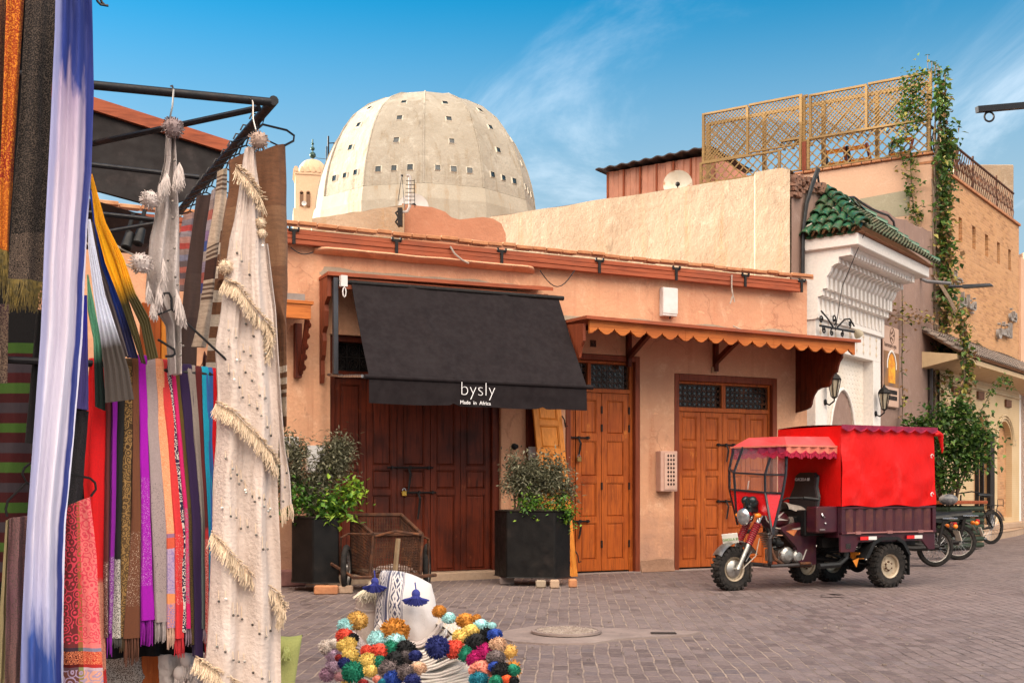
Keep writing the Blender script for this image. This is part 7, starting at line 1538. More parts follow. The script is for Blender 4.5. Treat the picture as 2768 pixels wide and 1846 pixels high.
# neighbour's charcoal awning with timber edge
t = thing('board_awning', 'charcoal board awning with a red brown timber edge behind the hanging blankets', 'awning', FS, (-.1,-4,3.2))
bp = [(-1.4,3.985),(.70,3.535),(.655,3.36),(.47,3.16),(.24,3.052),(-.17,3.13),(-1.4,3.37)]
b = MB(); b.prism(bp, lambda a,bb,tt: (a,-4+tt+(bb-3.3)*-.35,bb), 0, .04); b.part('board', mat('charcoal_board', (.013,.0105,.0105), (.018,.0145,.014), 4, .85, .4, 30, c3=(.032,.025,.024), s3=6, spec=.2), t)
b = MB(); b.bar((-1.4,-4.19,4.01),(.72,-4.03,3.555),.07,.085); b.part('timber_edge', m_beam, t)
b = MB()
for k in range(4): b.bar((-1.3,-4.6-.35*k,3.28+.05*k),(.62,-4.6-.35*k,2.98+.05*k),.10,.08)
b.prism([(-1.4,3.45),(.26,3.10),(.30,2.84),(-1.4,2.86)], lambda a,bb,tt: (a,-4.45+tt,bb), 0, .05); b.box(-1.4,.30,-4.40,-4.34,2.84,2.90); b.part('rafters', mat('smoked_rafter', (.06,.028,.02), (.035,.018,.014), 10, .8), t)
for u in (-1.3, .34):
    b = MB(); b.box(u-.025,u+.025,-4.36,-4.31,0,3.1); b.part('post', mtube, t)
for i, (u, z) in enumerate(((-.085,2.635),(-.02,2.665))):
    t = thing('spot_light', ('black spot lamp hanging under the board awning, the lower left one', 'black spot lamp under the board awning nearest the grey blanket')[i], 'spot lamp', FS, (u,-3,z), 'spot lamps under the board awning')
    b = MB(); b.lathe([(.026,-.05),(.032,.05),(.029,.054),(.001,.045)], 14, (u,-3,z), (-.25,.3,-.9)); b.part('lamp_body', m_blackp, t, smooth=True); b = MB(); b.tube([(u,-3,z+.05),(u+.03,-3,z+.16)], .012, 6); b.part('arm', m_blackp, t)
cable('sagging_wires', 'pale wires sagging under the board awning', FS, [sagl((-.4,-3,2.75),(.3,-3,2.45),.05), sagl((-.45,-3,2.68),(.32,-3,2.42),.07)], .006, m_cablew)
# wire hooks and hangers
m_wire = mat('hanger_wire', (.02,.018,.018), rough=.35, metal=.6); m_wires = mat('bright_wire', (.35,.33,.31), rough=.3, metal=.9)
def wire(label, paths, r=.0034, m=None, group='wire hangers on the stall'):
    b = MB()
    for p in paths: b.tube(p, r, 6)
    return b.solo('wire_hanger', m or m_wire, FS, paths[0][0], label, 'hanger', group, smooth=True)
wire('long bent silver hook holding the grey pompom blanket on the front bar', [[(-.342,.02,2.545),(-.335,.0,2.555),(-.333,.018,2.535),(-.337,.02,2.48),(-.345,.02,2.44),(-.343,.01,2.40)]], m=m_wires)
wire('thin hook holding the cream blanket at the end of the stall frame', [[(-.075,.02,2.545),(-.068,.0,2.556),(-.066,.02,2.53),(-.068,.03,2.47),(-.058,.04,2.42),(-.062,.04,2.38)]], m=m_wires)
wire('black wire hanger carrying the brown striped blanket', [[(.02,-.19,2.575),(.005,-.2,2.59),(.03,-.2,2.565),(.022,-.2,2.53),(.112,-.2,2.521),(.14,-.2,2.505),(.138,-.2,2.485),(.104,-.2,2.463)],[(.022,-.2,2.53),(-.07,-.2,2.44)]], .0042)
wire('black wire hanger slung across the front of the wooden post', [[(-.407,.06,1.761),(-.346,.06,1.789),(-.162,.06,1.626)],[(-.346,.06,1.789),(-.347,.06,1.825),(-.355,.06,1.842),(-.370,.06,1.840),(-.378,.06,1.822)],[(-.391,.06,1.686),(-.338,.06,1.655),(-.336,.06,1.640),(-.345,.06,1.633),(-.367,.06,1.631)]], .0042)
wire('black wire hanger holding the pink patterned shawl', [[(-.69,.23,1.24),(-.62,.23,1.224),(-.605,.23,1.210),(-.603,.23,1.190),(-.618,.23,1.168)]], .0038)
wire('black wire hanger holding the mauve shawl at the lower left', [[(-.785,.21,1.272),(-.806,.21,1.255),(-.812,.21,1.237),(-.80,.21,1.21),(-.852,.21,1.156),(-.858,.21,1.13),(-.854,.21,1.108)],[(-.80,.21,1.21),(-.77,.21,1.195)]], .0038)
for k in range(11):
    d = -.22-.13*k+.02*math.sin(k*5); b = MB(); u = .0; z = 2.55
    b.tube([(u-.022,d,z+.0),(u-.012,d,z+.022),(u+.012,d,z+.022),(u+.022,d,z+.0),(u+.008,d,z-.03),(u,d,z-.055)], .0032, 5); b.tube([(u,d,z-.055),(u+.10,d-.01,z-.085)], .0032, 5); b.tube([(u,d,z-.055),(u-.09,d+.01,z-.10)], .0032, 5)
    b.solo('wire_hanger', m_wire, FS, (u,d,z), 'black wire hanger in the row along the side bar', 'hanger', 'wire hangers along the side bar', smooth=True)
b = MB(); 
for k in range(2): b.tube([(-.592+.012*k+.02*math.cos(a), .3, 2.70+.035*math.sin(a)) for a in [j*.5 for j in range(11)]], .004, 5)
b.solo('wire_coil', m_wire, FS, (-.58,.3,2.6), 'loop of black wire at the top of the tie dyed cloth', 'wire')
# --- big hanging cloths
def tiedye():
    m, t, b_ = newmat('tie_dye_cotton'); tx = N(t, 'ShaderNodeTexCoord'); sp = N(t, 'ShaderNodeSeparateXYZ'); LK(t, tx.outputs['UV'], sp.inputs[0]); co = tx.outputs['Object']
    n = tnoise(t, co, 26, 4, .6, (1,1,.16)); n2_ = tnoise(t, co, 5, 3)
    v = mth(t, 'ADD', sp.outputs[1], mth(t, 'MULTIPLY', mth(t, 'SUBTRACT', n, .5), .20)); v = mth(t, 'SUBTRACT', v, mth(t, 'MULTIPLY', sp.outputs[0], .05))
    c = ramp(t, v, [(0, (.008,.022,.16)), (.085, (.010,.028,.20)), (.125, (.34,.27,.40)), (.22, (.50,.42,.52)), (.5, (.58,.54,.64)), (.74, (.58,.55,.66)), (.86, (.42,.42,.60)), (.925, (.02,.06,.27)), (1, (.012,.035,.20))])
    sx = mth(t, 'ADD', sp.outputs[0], mth(t, 'MULTIPLY', mth(t, 'SUBTRACT', n2_, .5), .10))
    c = mixrgb(t, mapr(t, sx, .80, .86), c, (.016,.030,.19)); c = mixrgb(t, mth(t, 'MULTIPLY', mapr(t, sx, .955, .97), mapr(t, sp.outputs[1], .25, .4)), c, (.55,.55,.68)); c = mixrgb(t, mapr(t, sx, .20, .10, 0, .8), c, (.24,.27,.50))
    c = mixrgb(t, mapr(t, tnoise(t, co, 60, 3, .6, (1,1,.1)), .4, .8, 0, .18), c, (.20,.20,.36))
    LK(t, c, b_.inputs['Base Color']); b_.inputs['Roughness'].default_value = .9; bumpn(t, b_, tnoise(t, co, 40, 4, .6, (1,1,.14), .3), .55, .006); return m
hang('tie_dyed_cloth', 'long tie dyed cotton cloth fading from indigo to pale lilac at the left', 'tie_dye', tiedye(), 'cloth', 2.4, .016, .035, nu=44, nv=60, seed=2)
broc = [(0,1,(.60,.30,.05),190,.50)]
t, f = hang('brocade_shawl', 'orange and red brocade shawl with gold fringe at the upper left', 'orange', fabric('orange_brocade', [(0,(.26,.030,.006)),(.45,(.30,.045,.006)),(.72,(.22,.010,.008)),(.76,(.36,.08,.008))], pat=[(0,1,(.60,.20,.02),190,.70)]), 'shawl', 1.5, .006, .02, 'brocade shawls at the left', seed=3)
m_gold = mat('gold_thread', (.20,.14,.035), (.07,.055,.02), 60, .6); hem_fringe(t, f, m_gold, 60, .14, .0009)
t, f = hang('brocade_shawl', 'black and silver brocade shawl with olive gold fringe beside the orange one', 'black_silver', fabric('silver_brocade', [(0,(.009,.0065,.007)),(.25,(.005,.004,.0045)),(.6,(.009,.007,.006)),(.78,(.006,.0045,.004))], pat=[(0,.84,(.075,.055,.042),260,.70),(.84,1,(.17,.12,.09),170,.64)]), 'shawl', 1.5, .008, .03, 'brocade shawls at the left', seed=4, nv=44); hem_fringe(t, f, m_gold, 130, .085, .0009)
hang('brocade_shawl', 'dark red brocade shawl at the very left edge', 'darkstrip', fabric('dark_brocade', [(0,(.03,.006,.005)),(.5,(.06,.012,.008))], pat=[(0,1,(.12,.05,.02),200,.65)]), 'shawl', 1, .004, .01, 'brocade shawls at the left', seed=5, nu=10)
hang('brocade_shawl', 'dark plum brocade shawl below the orange one', 'brocade2', fabric('plum_brocade', [(0,(.045,.020,.028)),(.5,(.05,.028,.022))], pat=[(0,1,(.15,.10,.07),190,.64)]), 'shawl', 1, .004, .01, 'brocade shawls at the left', seed=6, nu=10)
st_ = []; cyc = [(.038,.085,.012),(.040,.004,.005),(.040,.030,.036),(.045,.005,.006),(.042,.09,.014),(.038,.004,.005),(.038,.028,.034),(.042,.005,.006)]
for k in range(24): st_.append((k/24, cyc[k % 8]))
hang('striped_blanket', 'dark red blanket with green and grey stripes behind the tie dyed cloth', 'striped', fabric('striped_wool', st_, 'CONSTANT', wob=.004), 'blanket', 1.2, .006, .02, seed=7)
hang('black_scarf', 'plain black scarf hanging close behind the tie dyed cloth', 'blackcloth', m_dk, 'scarf', 1.5, .006, .02, seed=8, nu=12)
t, f = hang('fringed_shawl', 'dusty mauve fringed shawl on a hanger at the lower left', 'mauve', fabric('mauve_wool', [(0,(.17,.085,.085)),(.5,(.15,.07,.085)),(1,(.17,.09,.075))], pat=[(0,1,(.10,.06,.055),60,.72)]), 'shawl', 1.7, .010, .03, seed=9)
hang('olive_shawl', 'narrow olive gold shawl beside the mauve one at the lower left', 'olivestrip', fb('olive_wool', (.25,.20,.10)), 'shawl', 1.5, .007, .02, seed=10, nu=12)
pk = fabric('pink_paisley', [(0,(.72,.16,.15)),(.76,(.70,.17,.16)),(.78,(.20,.18,.25)),(.80,(.45,.03,.02)),(.87,(.38,.02,.02)),(.885,(.50,.36,.40)),(.90,(.62,.30,.22)),(1,(.60,.34,.26))], 'CONSTANT', pat=[(0,.76,(.62,.05,.08),48,.62),(.80,.87,(.70,.22,.10),140,.55),(.9,1,(.34,.25,.36),40,.6)], wob=.01, vstripes=[(0,(.20,.13,.15)),(.40,(.20,.13,.15)),(.405,(.40,.62,.22)),(.50,(.42,.66,.24)),(.53,(1,1,1))])
t, f = hang('paisley_shawl', 'pink paisley shawl with plum and green edge on a wire hanger', 'pink', pk, 'shawl', 1.3, .008, .02, nv=44, seed=11)
hang('lace_scarf', 'black lace scarf between the tie dyed cloth and the red scarf', 'lace', fabric('black_lace', [(0,(.006,.0055,.0065))], pat=[(0,1,(.03,.026,.032),170,.6)]), 'scarf', 1.4, .006, .015, seed=12, nu=12)
og = 'ombre scarves fanning out at the stall'
def omb(n, c, v0, v1, c2): return fabric(n, [(0,c),(v0,c),(v1,c2),(1,c2)], wob=.10, bump=.4)
for key, lab, m_, fo in (('indigo','indigo ombre scarf hanging straight behind the tie dyed cloth', omb('indigo_c',(.02,.02,.30),.2,.6,(.05,.04,.16)), 2),
    ('green','mint green scarf fading to black green, leftmost of the fan', omb('green_c',(.20,.56,.34),.50,.66,(.012,.026,.022)), 2.2), ('taupe','taupe grey scarf between the white and the blue ones of the fan', fb('taupe_c',(.13,.10,.105)), 2),
    ('blue','royal blue scarf fading to navy in the fan', omb('blue_c',(.018,.065,.42),.55,.85,(.018,.018,.075)), 2.6), ('whitegrey','white scarf fading to charcoal taupe, widest of the fan', omb('white_c',(.70,.72,.84),.54,.70,(.075,.060,.052)), 4.2),
    ('yellow1','yellow scarf fading to olive, left half of the yellow pair', omb('yellow_c',(.95,.47,.012),.56,.70,(.07,.054,.016)), 2.5), ('yellow2','yellow scarf fading to olive, outermost of the fan', omb('yellow_c2',(.95,.50,.015),.54,.68,(.085,.066,.02)), 4.2)):
    hang('ombre_scarf', lab, key, m_, 'scarf', fo, .0042, .012, og, nu=36, nv=34, seed=len(lab), grow=1.4)
# --- pompom blankets
m_creamw = mat('cream_wool', (.61,.505,.445), (.55,.445,.385), 5, .95, .9, 70, c3=(.64,.54,.485), s3=2.5, spec=.15); m_greyw = mat('pale_grey_wool', (.52,.455,.43), (.44,.385,.36), 6, .95, .9, 80, spec=.15)
m_creamy = yarn('cream_yarn', (.62,.48,.34), .55); m_greyy = yarn('grey_yarn', (.50,.43,.40), .5); m_seq = mat('sequin', (.55,.50,.44), (.25,.21,.18), 40, .25, metal=.9); m_seqd = mat('sequin_dark', (.10,.08,.07), (.2,.17,.14), 40, .3, metal=.8)
t, f = hang('pompom_blanket', 'large cream wool blanket with diagonal fringe bands and hanging sequins', 'cream', m_creamw, 'blanket', 2.1, .026, .05, nu=60, nv=90, seed=13, grow=1.1); cbk = t
bands = [[(-.134,2.287),(-.107,2.265),(-.067,2.215),(-.042,2.178)], [(-.173,1.9),(-.127,1.877),(-.077,1.806),(-.016,1.76),(-.006,1.725),(-.015,1.659)], [(-.198,1.482),(-.146,1.449),(-.072,1.376),(-.021,1.322),(.013,1.27)], [(-.213,1.043),(-.165,.98),(-.087,.9),(.018,.823),(.037,.785),(.026,.744)], [(-.266,.621),(-.205,.581),(-.134,.53),(-.09,.49)]]
def dsurf(u, z):
    best, bd_ = .08, 9
    v0 = (2.365-z)/(2.365-.505)
    for k in range(25):
        p = f(k/24, max(0, min(1, v0)))
        if abs(p[0]-u) < bd_: bd_, best = abs(p[0]-u), p[1]
    return best
for bi, bnd in enumerate(bands):
    b = MB(); P = [(u, dsurf(u,z)+.012, z) for u, z in bnd]; yarns(b, P, 420 if bi not in (0,) else 200, .050, .0014, (-.30 if bi else -.1,.30,-.8), .30)
    yarns(b, [(u,d_,z+.006) for u,d_,z in P], 160, .026, .0014, (.1,.8,-.1), .45); b.part('fringe_band', m_creamy, t)
for (u, z), r in (((-.060,2.385),.036),((-.052,2.105),.022),((-.046,2.07),.02),((-.170,1.945),.028)):
    b = MB(); pompom(b, (u, dsurf(u,z)+.02 if z < 2.3 else .08, z), r, 130); b.part('pompom', m_creamy if z < 2.3 else yarn('brown_grey_yarn', (.36,.26,.21), .4), t)
rg = random.Random(5)
lines_ = [((-.13,1.86),(-.02,1.66),4),((-.14,2.04),(-.06,1.93),3),((-.16,1.70),(-.02,1.52),7),((-.17,1.62),(.0,1.40),9),((-.17,1.33),(.01,1.11),10),((-.19,1.17),(-.01,1.00),8),((-.16,1.27),(.015,1.13),6),((-.2,.86),(.01,.70),9),((-.2,.69),(.02,.53),9),((-.17,1.78),(-.03,1.60),5),((-.05,2.22),(-.04,2.02),4)]
for (a, e, n) in lines_:
    for k in range(n):
        u = a[0]+(e[0]-a[0])*(k+.3*rg.random())/n; z = a[1]+(e[1]-a[1])*(k+.3*rg.random())/n+rg.uniform(-.014,.014); u += rg.uniform(-.006,.006); d_ = dsurf(u,z)+.006; L_ = rg.uniform(.022,.042)
        b = MB(); b.cur = 0; b.tube([(u,d_-.004,z),(u+rg.uniform(-.002,.002),d_+.004,z-L_)], .0011, 4); b.cur = 1 if rg.random() < .3 else 2; b.lathe([(.0046,0),(.0046,.0014),(.001,.002)], 10, (u,d_+.005,z-L_-.003), (rg.uniform(-.3,.3),1,rg.uniform(-.2,.3))); b.part('sequin', [m_creamy, m_seq, m_seqd], t)
t, f2 = hang('pompom_blanket', 'back fold of a second cream blanket showing right of the large one', 'creamback', m_creamw, 'blanket', 1.2, .008, .02, nu=14, seed=14); hem_fringe(t, f2, m_creamy, 14, .05, .0022)
for k in range(5): b = MB(); u, z = .045+.006*k, 1.18+.05*k; b.cur = 0; b.tube([(u,.0,z),(u,.004,z-.03)], .0011, 4); b.cur = 1; b.lathe([(.0046,0),(.0046,.0014),(.001,.002)], 10, (u,.004,z-.034), (0,1,0)); b.part('sequin', [m_creamy, m_seqd], t)
t, f3 = hang('pompom_blanket', 'rolled pale grey wool blanket with pompoms and tassels hanging from the front bar', 'greyblanket', m_greyw, 'blanket', 2.0, .022, .05, nu=40, nv=60, seed=15)
for (u, z), r in (((-.341,2.398),.040),((-.414,2.149),.036),((-.442,1.936),.040)):
    b = MB(); pompom(b, (u,.05,z), r, 150, flat=.9); b.part('pompom', m_greyy if z < 2.3 else yarn('dark_grey_yarn', (.24,.18,.175), .3), t)
for (u0, z0, u1, z1, n, L_) in ((-.318,2.285,-.335,2.25,70,.075),(-.36,2.245,-.385,2.20,70,.06),(-.372,1.96,-.378,1.90,40,.06),(-.385,1.88,-.395,1.84,50,.07),(-.33,1.86,-.315,1.81,90,.09),(-.42,1.88,-.425,1.85,25,.06),(-.41,1.82,-.405,1.80,40,.06)):
    b = MB(); yarns(b, [(u0,.045,z0),((u0+u1)/2,.055,(z0+z1)/2),(u1,.045,z1)], n*3, L_*.85, .0014, (.06,.2,-1), .2); b.part('tassel', m_greyy, t)
for k in range(16): b = MB(); u = -.385+.075*rg.random(); z = 1.62+.7*rg.random(); b.lathe([(.0045,0),(.0045,.0014),(.001,.002)], 10, (u if z > 1.78 else -.322+.02*rg.random(),.045,z), (0,1,0)); b.part('sequin', m_seqd, t)
# --- wool blankets and kilims hanging along the side bar
kg = 'wool blankets and kilims along the side bar'
def wool(n, stops, **k): return fabric(n, stops, 'CONSTANT', wob=.008, bump=.8, weave=200, mott=.34, **k)
br1, br2, wh = (.17,.075,.038), (.22,.11,.058), (.60,.50,.40)
hang('wool_blanket', 'brown wool blanket with white stripes near its hem on the end hanger', 'brownwool', wool('brown_wool', [(0,br1),(.2,br2),(.42,br1),(.72,br2),(.775,wh),(.80,br1),(.818,wh),(.84,br2),(.86,wh),(.875,br1),(.89,wh),(.96,br2)]), 'blanket', 1.5, .024, .07, kg, nu=30, nv=60, seed=16)
hang('wool_blanket', 'brown wool strip with bold white stripes behind the cream blanket', 'brownwhite', wool('brown_white_wool', [(k/12, (br1, wh)[k % 2]) for k in range(12)]), 'blanket', 1.2, .006, .03, kg, nu=16, seed=17)
hang('kilim', 'beige kilim with bands of thin brown lines', 'beigelines', wool('beige_lines', [(0,(.48,.36,.25))]+[(.03+.012*k,((.13,.075,.05),(.46,.36,.28))[k % 2]) for k in range(8)]+[(.14,(.58,.44,.33)),(.40,(.55,.41,.30))]+[(.42+.013*k,((.12,.07,.05),(.44,.34,.26))[k % 2]) for k in range(6)]+[(.50,(.07,.03,.022)),(.62,(.56,.43,.32))]+[(.64+.013*k,((.12,.07,.05),(.44,.34,.26))[k % 2]) for k in range(8)]+[(.75,(.50,.39,.30))]), 'kilim', 1.2, .006, .03, kg, nu=14, nv=60, seed=18)
hang('kilim', 'dark brown kilim strip between the patterned ones', 'darkbrown', wool('dark_brown_wool', [(0,(.050,.028,.024)),(.45,(.062,.036,.030)),(.7,(.045,.025,.022))]), 'kilim', 1.2, .006, .03, kg, nu=14, seed=19)
hang('kilim', 'kilim with red lilac and grey bands, farthest along the side bar', 'multi1', wool('multi_wool', [(k/13, [(.34,.20,.17),(.20,.16,.18),(.40,.055,.05),(.30,.24,.26),(.45,.22,.18),(.38,.06,.05),(.26,.18,.16),(.20,.19,.26),(.13,.09,.09),(.42,.12,.09),(.12,.08,.09),(.40,.16,.12),(.2,.14,.14)][k]) for k in range(13)]), 'kilim', 1.1, .005, .02, kg, nu=12, seed=20)
hang('kilim', 'narrow kilim with blue and lilac squares beside the dark brown strip', 'multi2', wool('multi2_wool', [(k/11, [(.36,.29,.28),(.30,.22,.20),(.45,.13,.10),(.32,.27,.30),(.26,.16,.30),(.05,.09,.30),(.40,.33,.30),(.28,.22,.30),(.42,.10,.08),(.05,.06,.24),(.30,.25,.24)][k]) for k in range(11)]), 'kilim', 1.1, .005, .02, kg, nu=10, seed=21)
b = MB()
for (u, z) in ((-.13,1.67),(-.115,1.655),(-.10,1.66)): yarns(b, [(u,-.5,z+.05),(u+.004,-.5,z)], 50, .05, .0022, (0,.2,-1), .4, rg)
b.solo('yarn_tassel', mat('maroon_yarn', (.055,.018,.018), (.09,.03,.025), 40, .95), FS, (-.115,-.5,1.67), 'dark maroon yarn tassel under the beige kilim', 'tassel')
# --- folded scarves on the rail
sg = 'folded scarves on the stall rail'
def scarf(key, label, m_, fringe=None, L=.06, sub=0., depth=.034, fn=16, nv=30):
    d, rows = SCARF[key]; d += sub; rs = resample(rows, nv); seed = len(label)+rows[0][0]*50; b = MB(); nk = 22; vs = []; uv = []
    # up over the rail first: a rounded top, then the drop; flattened tube cross-section
    for j in range(nv+4):
        if j < 4: a = math.pi*(.5-.5*j/4)*1.0; r = rs[0]; c = (r[0], d-.034+.034*math.cos(a)*1.0, r[2]+.030*math.sin(a)); w_ = r[1]; vv = 0
        else: r = rs[min(nv, round((j-4)*nv/(nv-1)))]; c = (r[0], d, r[2]); w_ = r[1]; vv = (j-4)/(nv-1+1e-9); vv = min(1, vv)
        for k in range(nk):
            a = 2*math.pi*k/nk; x = math.cos(a); y = math.sin(a); fl = 1+.16*math.sin(4*a+seed+j*.04)+.08*mnoise.noise((k*.9, j*.18, seed))
            vs.append((c[0]+.58*w_*x*(abs(x)**-.25 if abs(x) > .01 else 1)*fl*.98+.0015*mnoise.noise((j*.3,seed,1)), c[1]+depth*.5*y*fl*(.75+.5*min(1,vv*1.5))+.003*mnoise.noise((j*.2,seed,5)), c[2])); uv.append((k/nk, vv))
    M_ = nv+4; fs = [(j*nk+k, j*nk+(k+1)%nk, (j+1)*nk+(k+1)%nk, (j+1)*nk+k) for j in range(M_-1) for k in range(nk)]+[tuple(range(nk)), tuple((M_-1)*nk+k for k in range(nk))]
    b.add(vs, fs, uv); t_ = thing('folded_scarf', label, 'scarf', FS, (rows[0][0],d,rows[0][2]), sg); b.part('cloth', m_, t_, smooth=True)
    if fringe:
        q = MB(); r = rows[-1]; n = max(5, int(fn*r[1]/.035))
        for k in range(n):
            u = r[0]-.45*r[1]+.9*r[1]*k/(n-1); l = L*rnd.uniform(.85,1.15); dd = d+depth*.4*rnd.uniform(.2,1.2); e = u+rnd.uniform(-.004,.004); q.tube([(u,dd,r[2]+.004),((u+e)/2+.001,dd+.002,r[2]-l*.5),(e,dd,r[2]-l)], [.0020,.0022,.0012], 5)
        q.part('fringe', fringe, t_)
    return t_
gl = lambda c, v0, v1, s=260, th=.63: [(v0, v1, c, s, th)]
yw = lambda n, c: mat('yarn_'+n, c, tuple(x*.7 for x in c), 40, .9)
scarf('red','bright red scarf with patterned hem, leftmost on the rail, beside the ombre fan', fabric('s_red',[(0,(.62,.008,.010)),(.68,(.62,.008,.010)),(.70,(.40,.10,.08)),(1,(.34,.07,.055))], pat=gl((.55,.22,.14),.70,1,190,.6)), yw('r',(.45,.02,.02)), depth=.042)
scarf('maroon','thin maroon scarf with white figured hem', fabric('s_maroon',[(0,(.105,.022,.022)),(.70,(.105,.022,.022)),(.71,(.50,.42,.36))],'CONSTANT', pat=gl((.13,.05,.045),.71,1,210,.58)))
scarf('purple_thin','thin purple scarf with lilac figured hem and long purple fringe', fabric('s_purple_t',[(0,(.25,.010,.32)),(.70,(.5,.36,.52))],'CONSTANT', pat=gl((.22,.03,.28),.70,1,210,.58)), yw('pt',(.25,.012,.33)), .075)
scarf('black','black scarf with silver leaf hem', fabric('s_black',[(0,(.014,.013,.013)),(.70,(.03,.028,.026))],'CONSTANT', pat=gl((.50,.47,.42),.70,1,230,.60)), yw('bk',(.07,.065,.06)), .03)
scarf('bronze','black and bronze scrolled brocade scarf', fabric('s_bronze',[(0,(.060,.032,.012)),(.3,(.05,.028,.012)),(.6,(.09,.05,.02))], pat=gl((.27,.155,.055),0,1,60,.50)), yw('bz',(.10,.06,.03)), .05)
scarf('brown','chestnut brown scarf with silver glitter band', fabric('s_brown',[(0,(.15,.055,.026)),(1,(.125,.045,.022))], pat=gl((.46,.36,.28),.60,.88,330,.80)), yw('bn',(.12,.045,.025)), .085, depth=.042)
scarf('purple','bright violet purple scarf with silver glitter band and knotted fringe', fabric('s_purple',[(0,(.36,.006,.40)),(1,(.30,.005,.34))], pat=gl((.62,.34,.62),.46,.86,330,.80)), yw('p',(.26,.006,.30)), .08, depth=.042)
scarf('grey','dove grey scarf with silver glitter band and grey fringe', fabric('s_grey',[(0,(.36,.28,.275)),(1,(.31,.245,.24))], pat=gl((.12,.10,.10),.47,.88,330,.80)), yw('g',(.34,.29,.28)), .065, depth=.042)
scarf('peach','peach orange scarf with lavender hem bands', fabric('s_peach',[(0,(.75,.29,.14)),(.625,(.30,.15,.25)),(.64,(.60,.10,.05)),(.68,(.42,.31,.46)),(.86,(.70,.26,.10)),(.90,(.32,.20,.34))],'CONSTANT', pat=[(0,.62,(.80,.40,.22),90,.62),(.69,.86,(.30,.22,.42),50,.6),(.9,1,(.62,.25,.2),60,.56)]), yw('pe',(.62,.40,.30)), .065)
scarf('coral','coral red scarf with glitter band and red fringe', fabric('s_coral',[(0,(.66,.050,.050)),(1,(.60,.03,.035))], pat=gl((.72,.36,.30),.60,.87,330,.80)), yw('c',(.58,.03,.04)), .06)
scarf('floral','thin navy and white flowered scarf between the coral and the pink ones', fabric('s_floral',[(0,(.06,.02,.07)),(.5,(.015,.018,.05))], pat=gl((.62,.54,.48),0,1,60,.55)), depth=.028)
scarf('pink_s','hot pink scarf with grey paisley hem', fabric('s_pink',[(0,(.60,.018,.14)),(1,(.56,.015,.13))], pat=gl((.28,.20,.23),.52,.9,110,.60)), yw('pk',(.26,.17,.22)), .06)
scarf('olive','dark olive scarf beside the hot pink one', fabric('s_olive',[(0,(.105,.068,.014)),(1,(.085,.055,.016))], pat=gl((.04,.026,.012),.5,1,90,.6)), depth=.03)
scarf('darkpurple','deep aubergine purple scarf right of the olive one', fb('s_aub',(.030,.014,.055)), yw('ab',(.02,.01,.03)), .06)
scarf('taupe_s','taupe scarf fading to grey green with lilac fringe', fabric('s_taupe',[(0,(.30,.245,.21)),(.5,(.26,.22,.19)),(.62,(.10,.13,.115)),(1,(.085,.10,.095))]), yw('tp',(.25,.19,.23)), .05)
t = scarf('maroon2','wine red scarf with bright red figured hem next to the taupe one', fabric('s_wine',[(0,(.11,.018,.018)),(.55,(.11,.018,.018)),(.57,(.45,.03,.035)),(1,(.40,.05,.05))], pat=gl((.62,.30,.25),.6,1,120,.62)), yw('wn',(.30,.02,.02)), .05)
scarf('cyan','bright turquoise scarf with shiny hem, left of the blue one', fabric('s_cyan',[(0,(.016,.36,.52)),(.6,(.014,.30,.48)),(1,(.05,.34,.44))]), yw('cy',(.02,.26,.40)), .05)
scarf('blue_s','mid blue scarf tucked beside the turquoise one', fb('s_mblue',(.045,.15,.42)))
scarf('red2','scarlet red scarf at the right end of the rail, partly behind the cream blanket', fb('s_scarlet',(.66,.008,.014)), depth=.042)
t = thing('gap_shade', 'black sheet standing in for the shade behind the folded scarves under the rail', 'cloth', FS, (-.4,-.2,.6))
b = MB(); b.grid(lambda s,v: (-.72+.54*s, -.20+.012*math.sin(s*50), .60+.97*v), 60, 4); b.grid(lambda s,v: (-.72+.54*s, -.212+.012*math.sin(s*50), .60+.97*v), 60, 4); b.part('cloth', m_dk, t, smooth=True)  # black sheet put in for the shade between the scarves
# --- under the rail
hang('patterned_cloth', 'dark cloth with small white diamond pattern low behind the scarves', 'patterned', fabric('diamond_cloth', [(0,(.10,.065,.05))], pat=[(0,1,(.42,.37,.33),230,.62)]), 'cloth', 1.2, .006, .02, seed=23)
t, f = hang('tasselled_throw', 'pale grey throw with wool tassels hanging low left of the cream blanket', 'greypom', m_greyw, 'throw', 2, .014, .03, seed=24)
for (u, z) in ((-.262,.585),(-.24,.545),(-.285,.54)):
    b = MB(); b.ball((u,-.16,z), .020, 8, (1,1,1.3)); yarns(b, [(u-.014,-.16,z-.012),(u+.014,-.155,z-.012)], 40, .05, .0022, (0,.1,-1), .25, rg); b.part('tassel', m_greyy, t, smooth=False)
t = thing('wooden_post', 'honey coloured timber post between the fan of scarves and the grey blanket', 'post', FS, (-.335,-.37,0))
b = MB(); b.box(-.385,-.318,-.40,-.34,0,1.868); b.part('plank', m_honey, t, bevel=.003); b = MB(); b.box(-.316,-.290,-.40,-.335,0,1.868); b.part('plank', m_amber, t, bevel=.003)
def pillow(parent, c, hx_, hy_, hz_, m_, M=None, name='cushion_body', pinch=.16):
    b = MB()
    for sgn in (1, -1):
        def fn(s, v):
            x, y = 2*s-1, 2*v-1; e = max(0, (1-x**4)*(1-y**4))**.5; k = 1-pinch*(1-x*x)*(abs(y)**4)*.6; k2 = 1-pinch*(1-y*y)*(abs(x)**4)*.6
            p = Vector((hx_*x*k2, sgn*hy_*e*(1+.12*mnoise.noise((x*1.7,y*1.7,sgn+3))), hz_*y*k)); return tuple((M @ p if M else p)+Vector(c))
        b.grid(fn, 34, 30)
    o = b.part(name, m_, parent, smooth=True); return o
t = thing('green_cushion', 'pale olive green cushion with a tassel on its corner right of the cream blanket', 'cushion', FS, (.12,-.3,.5))
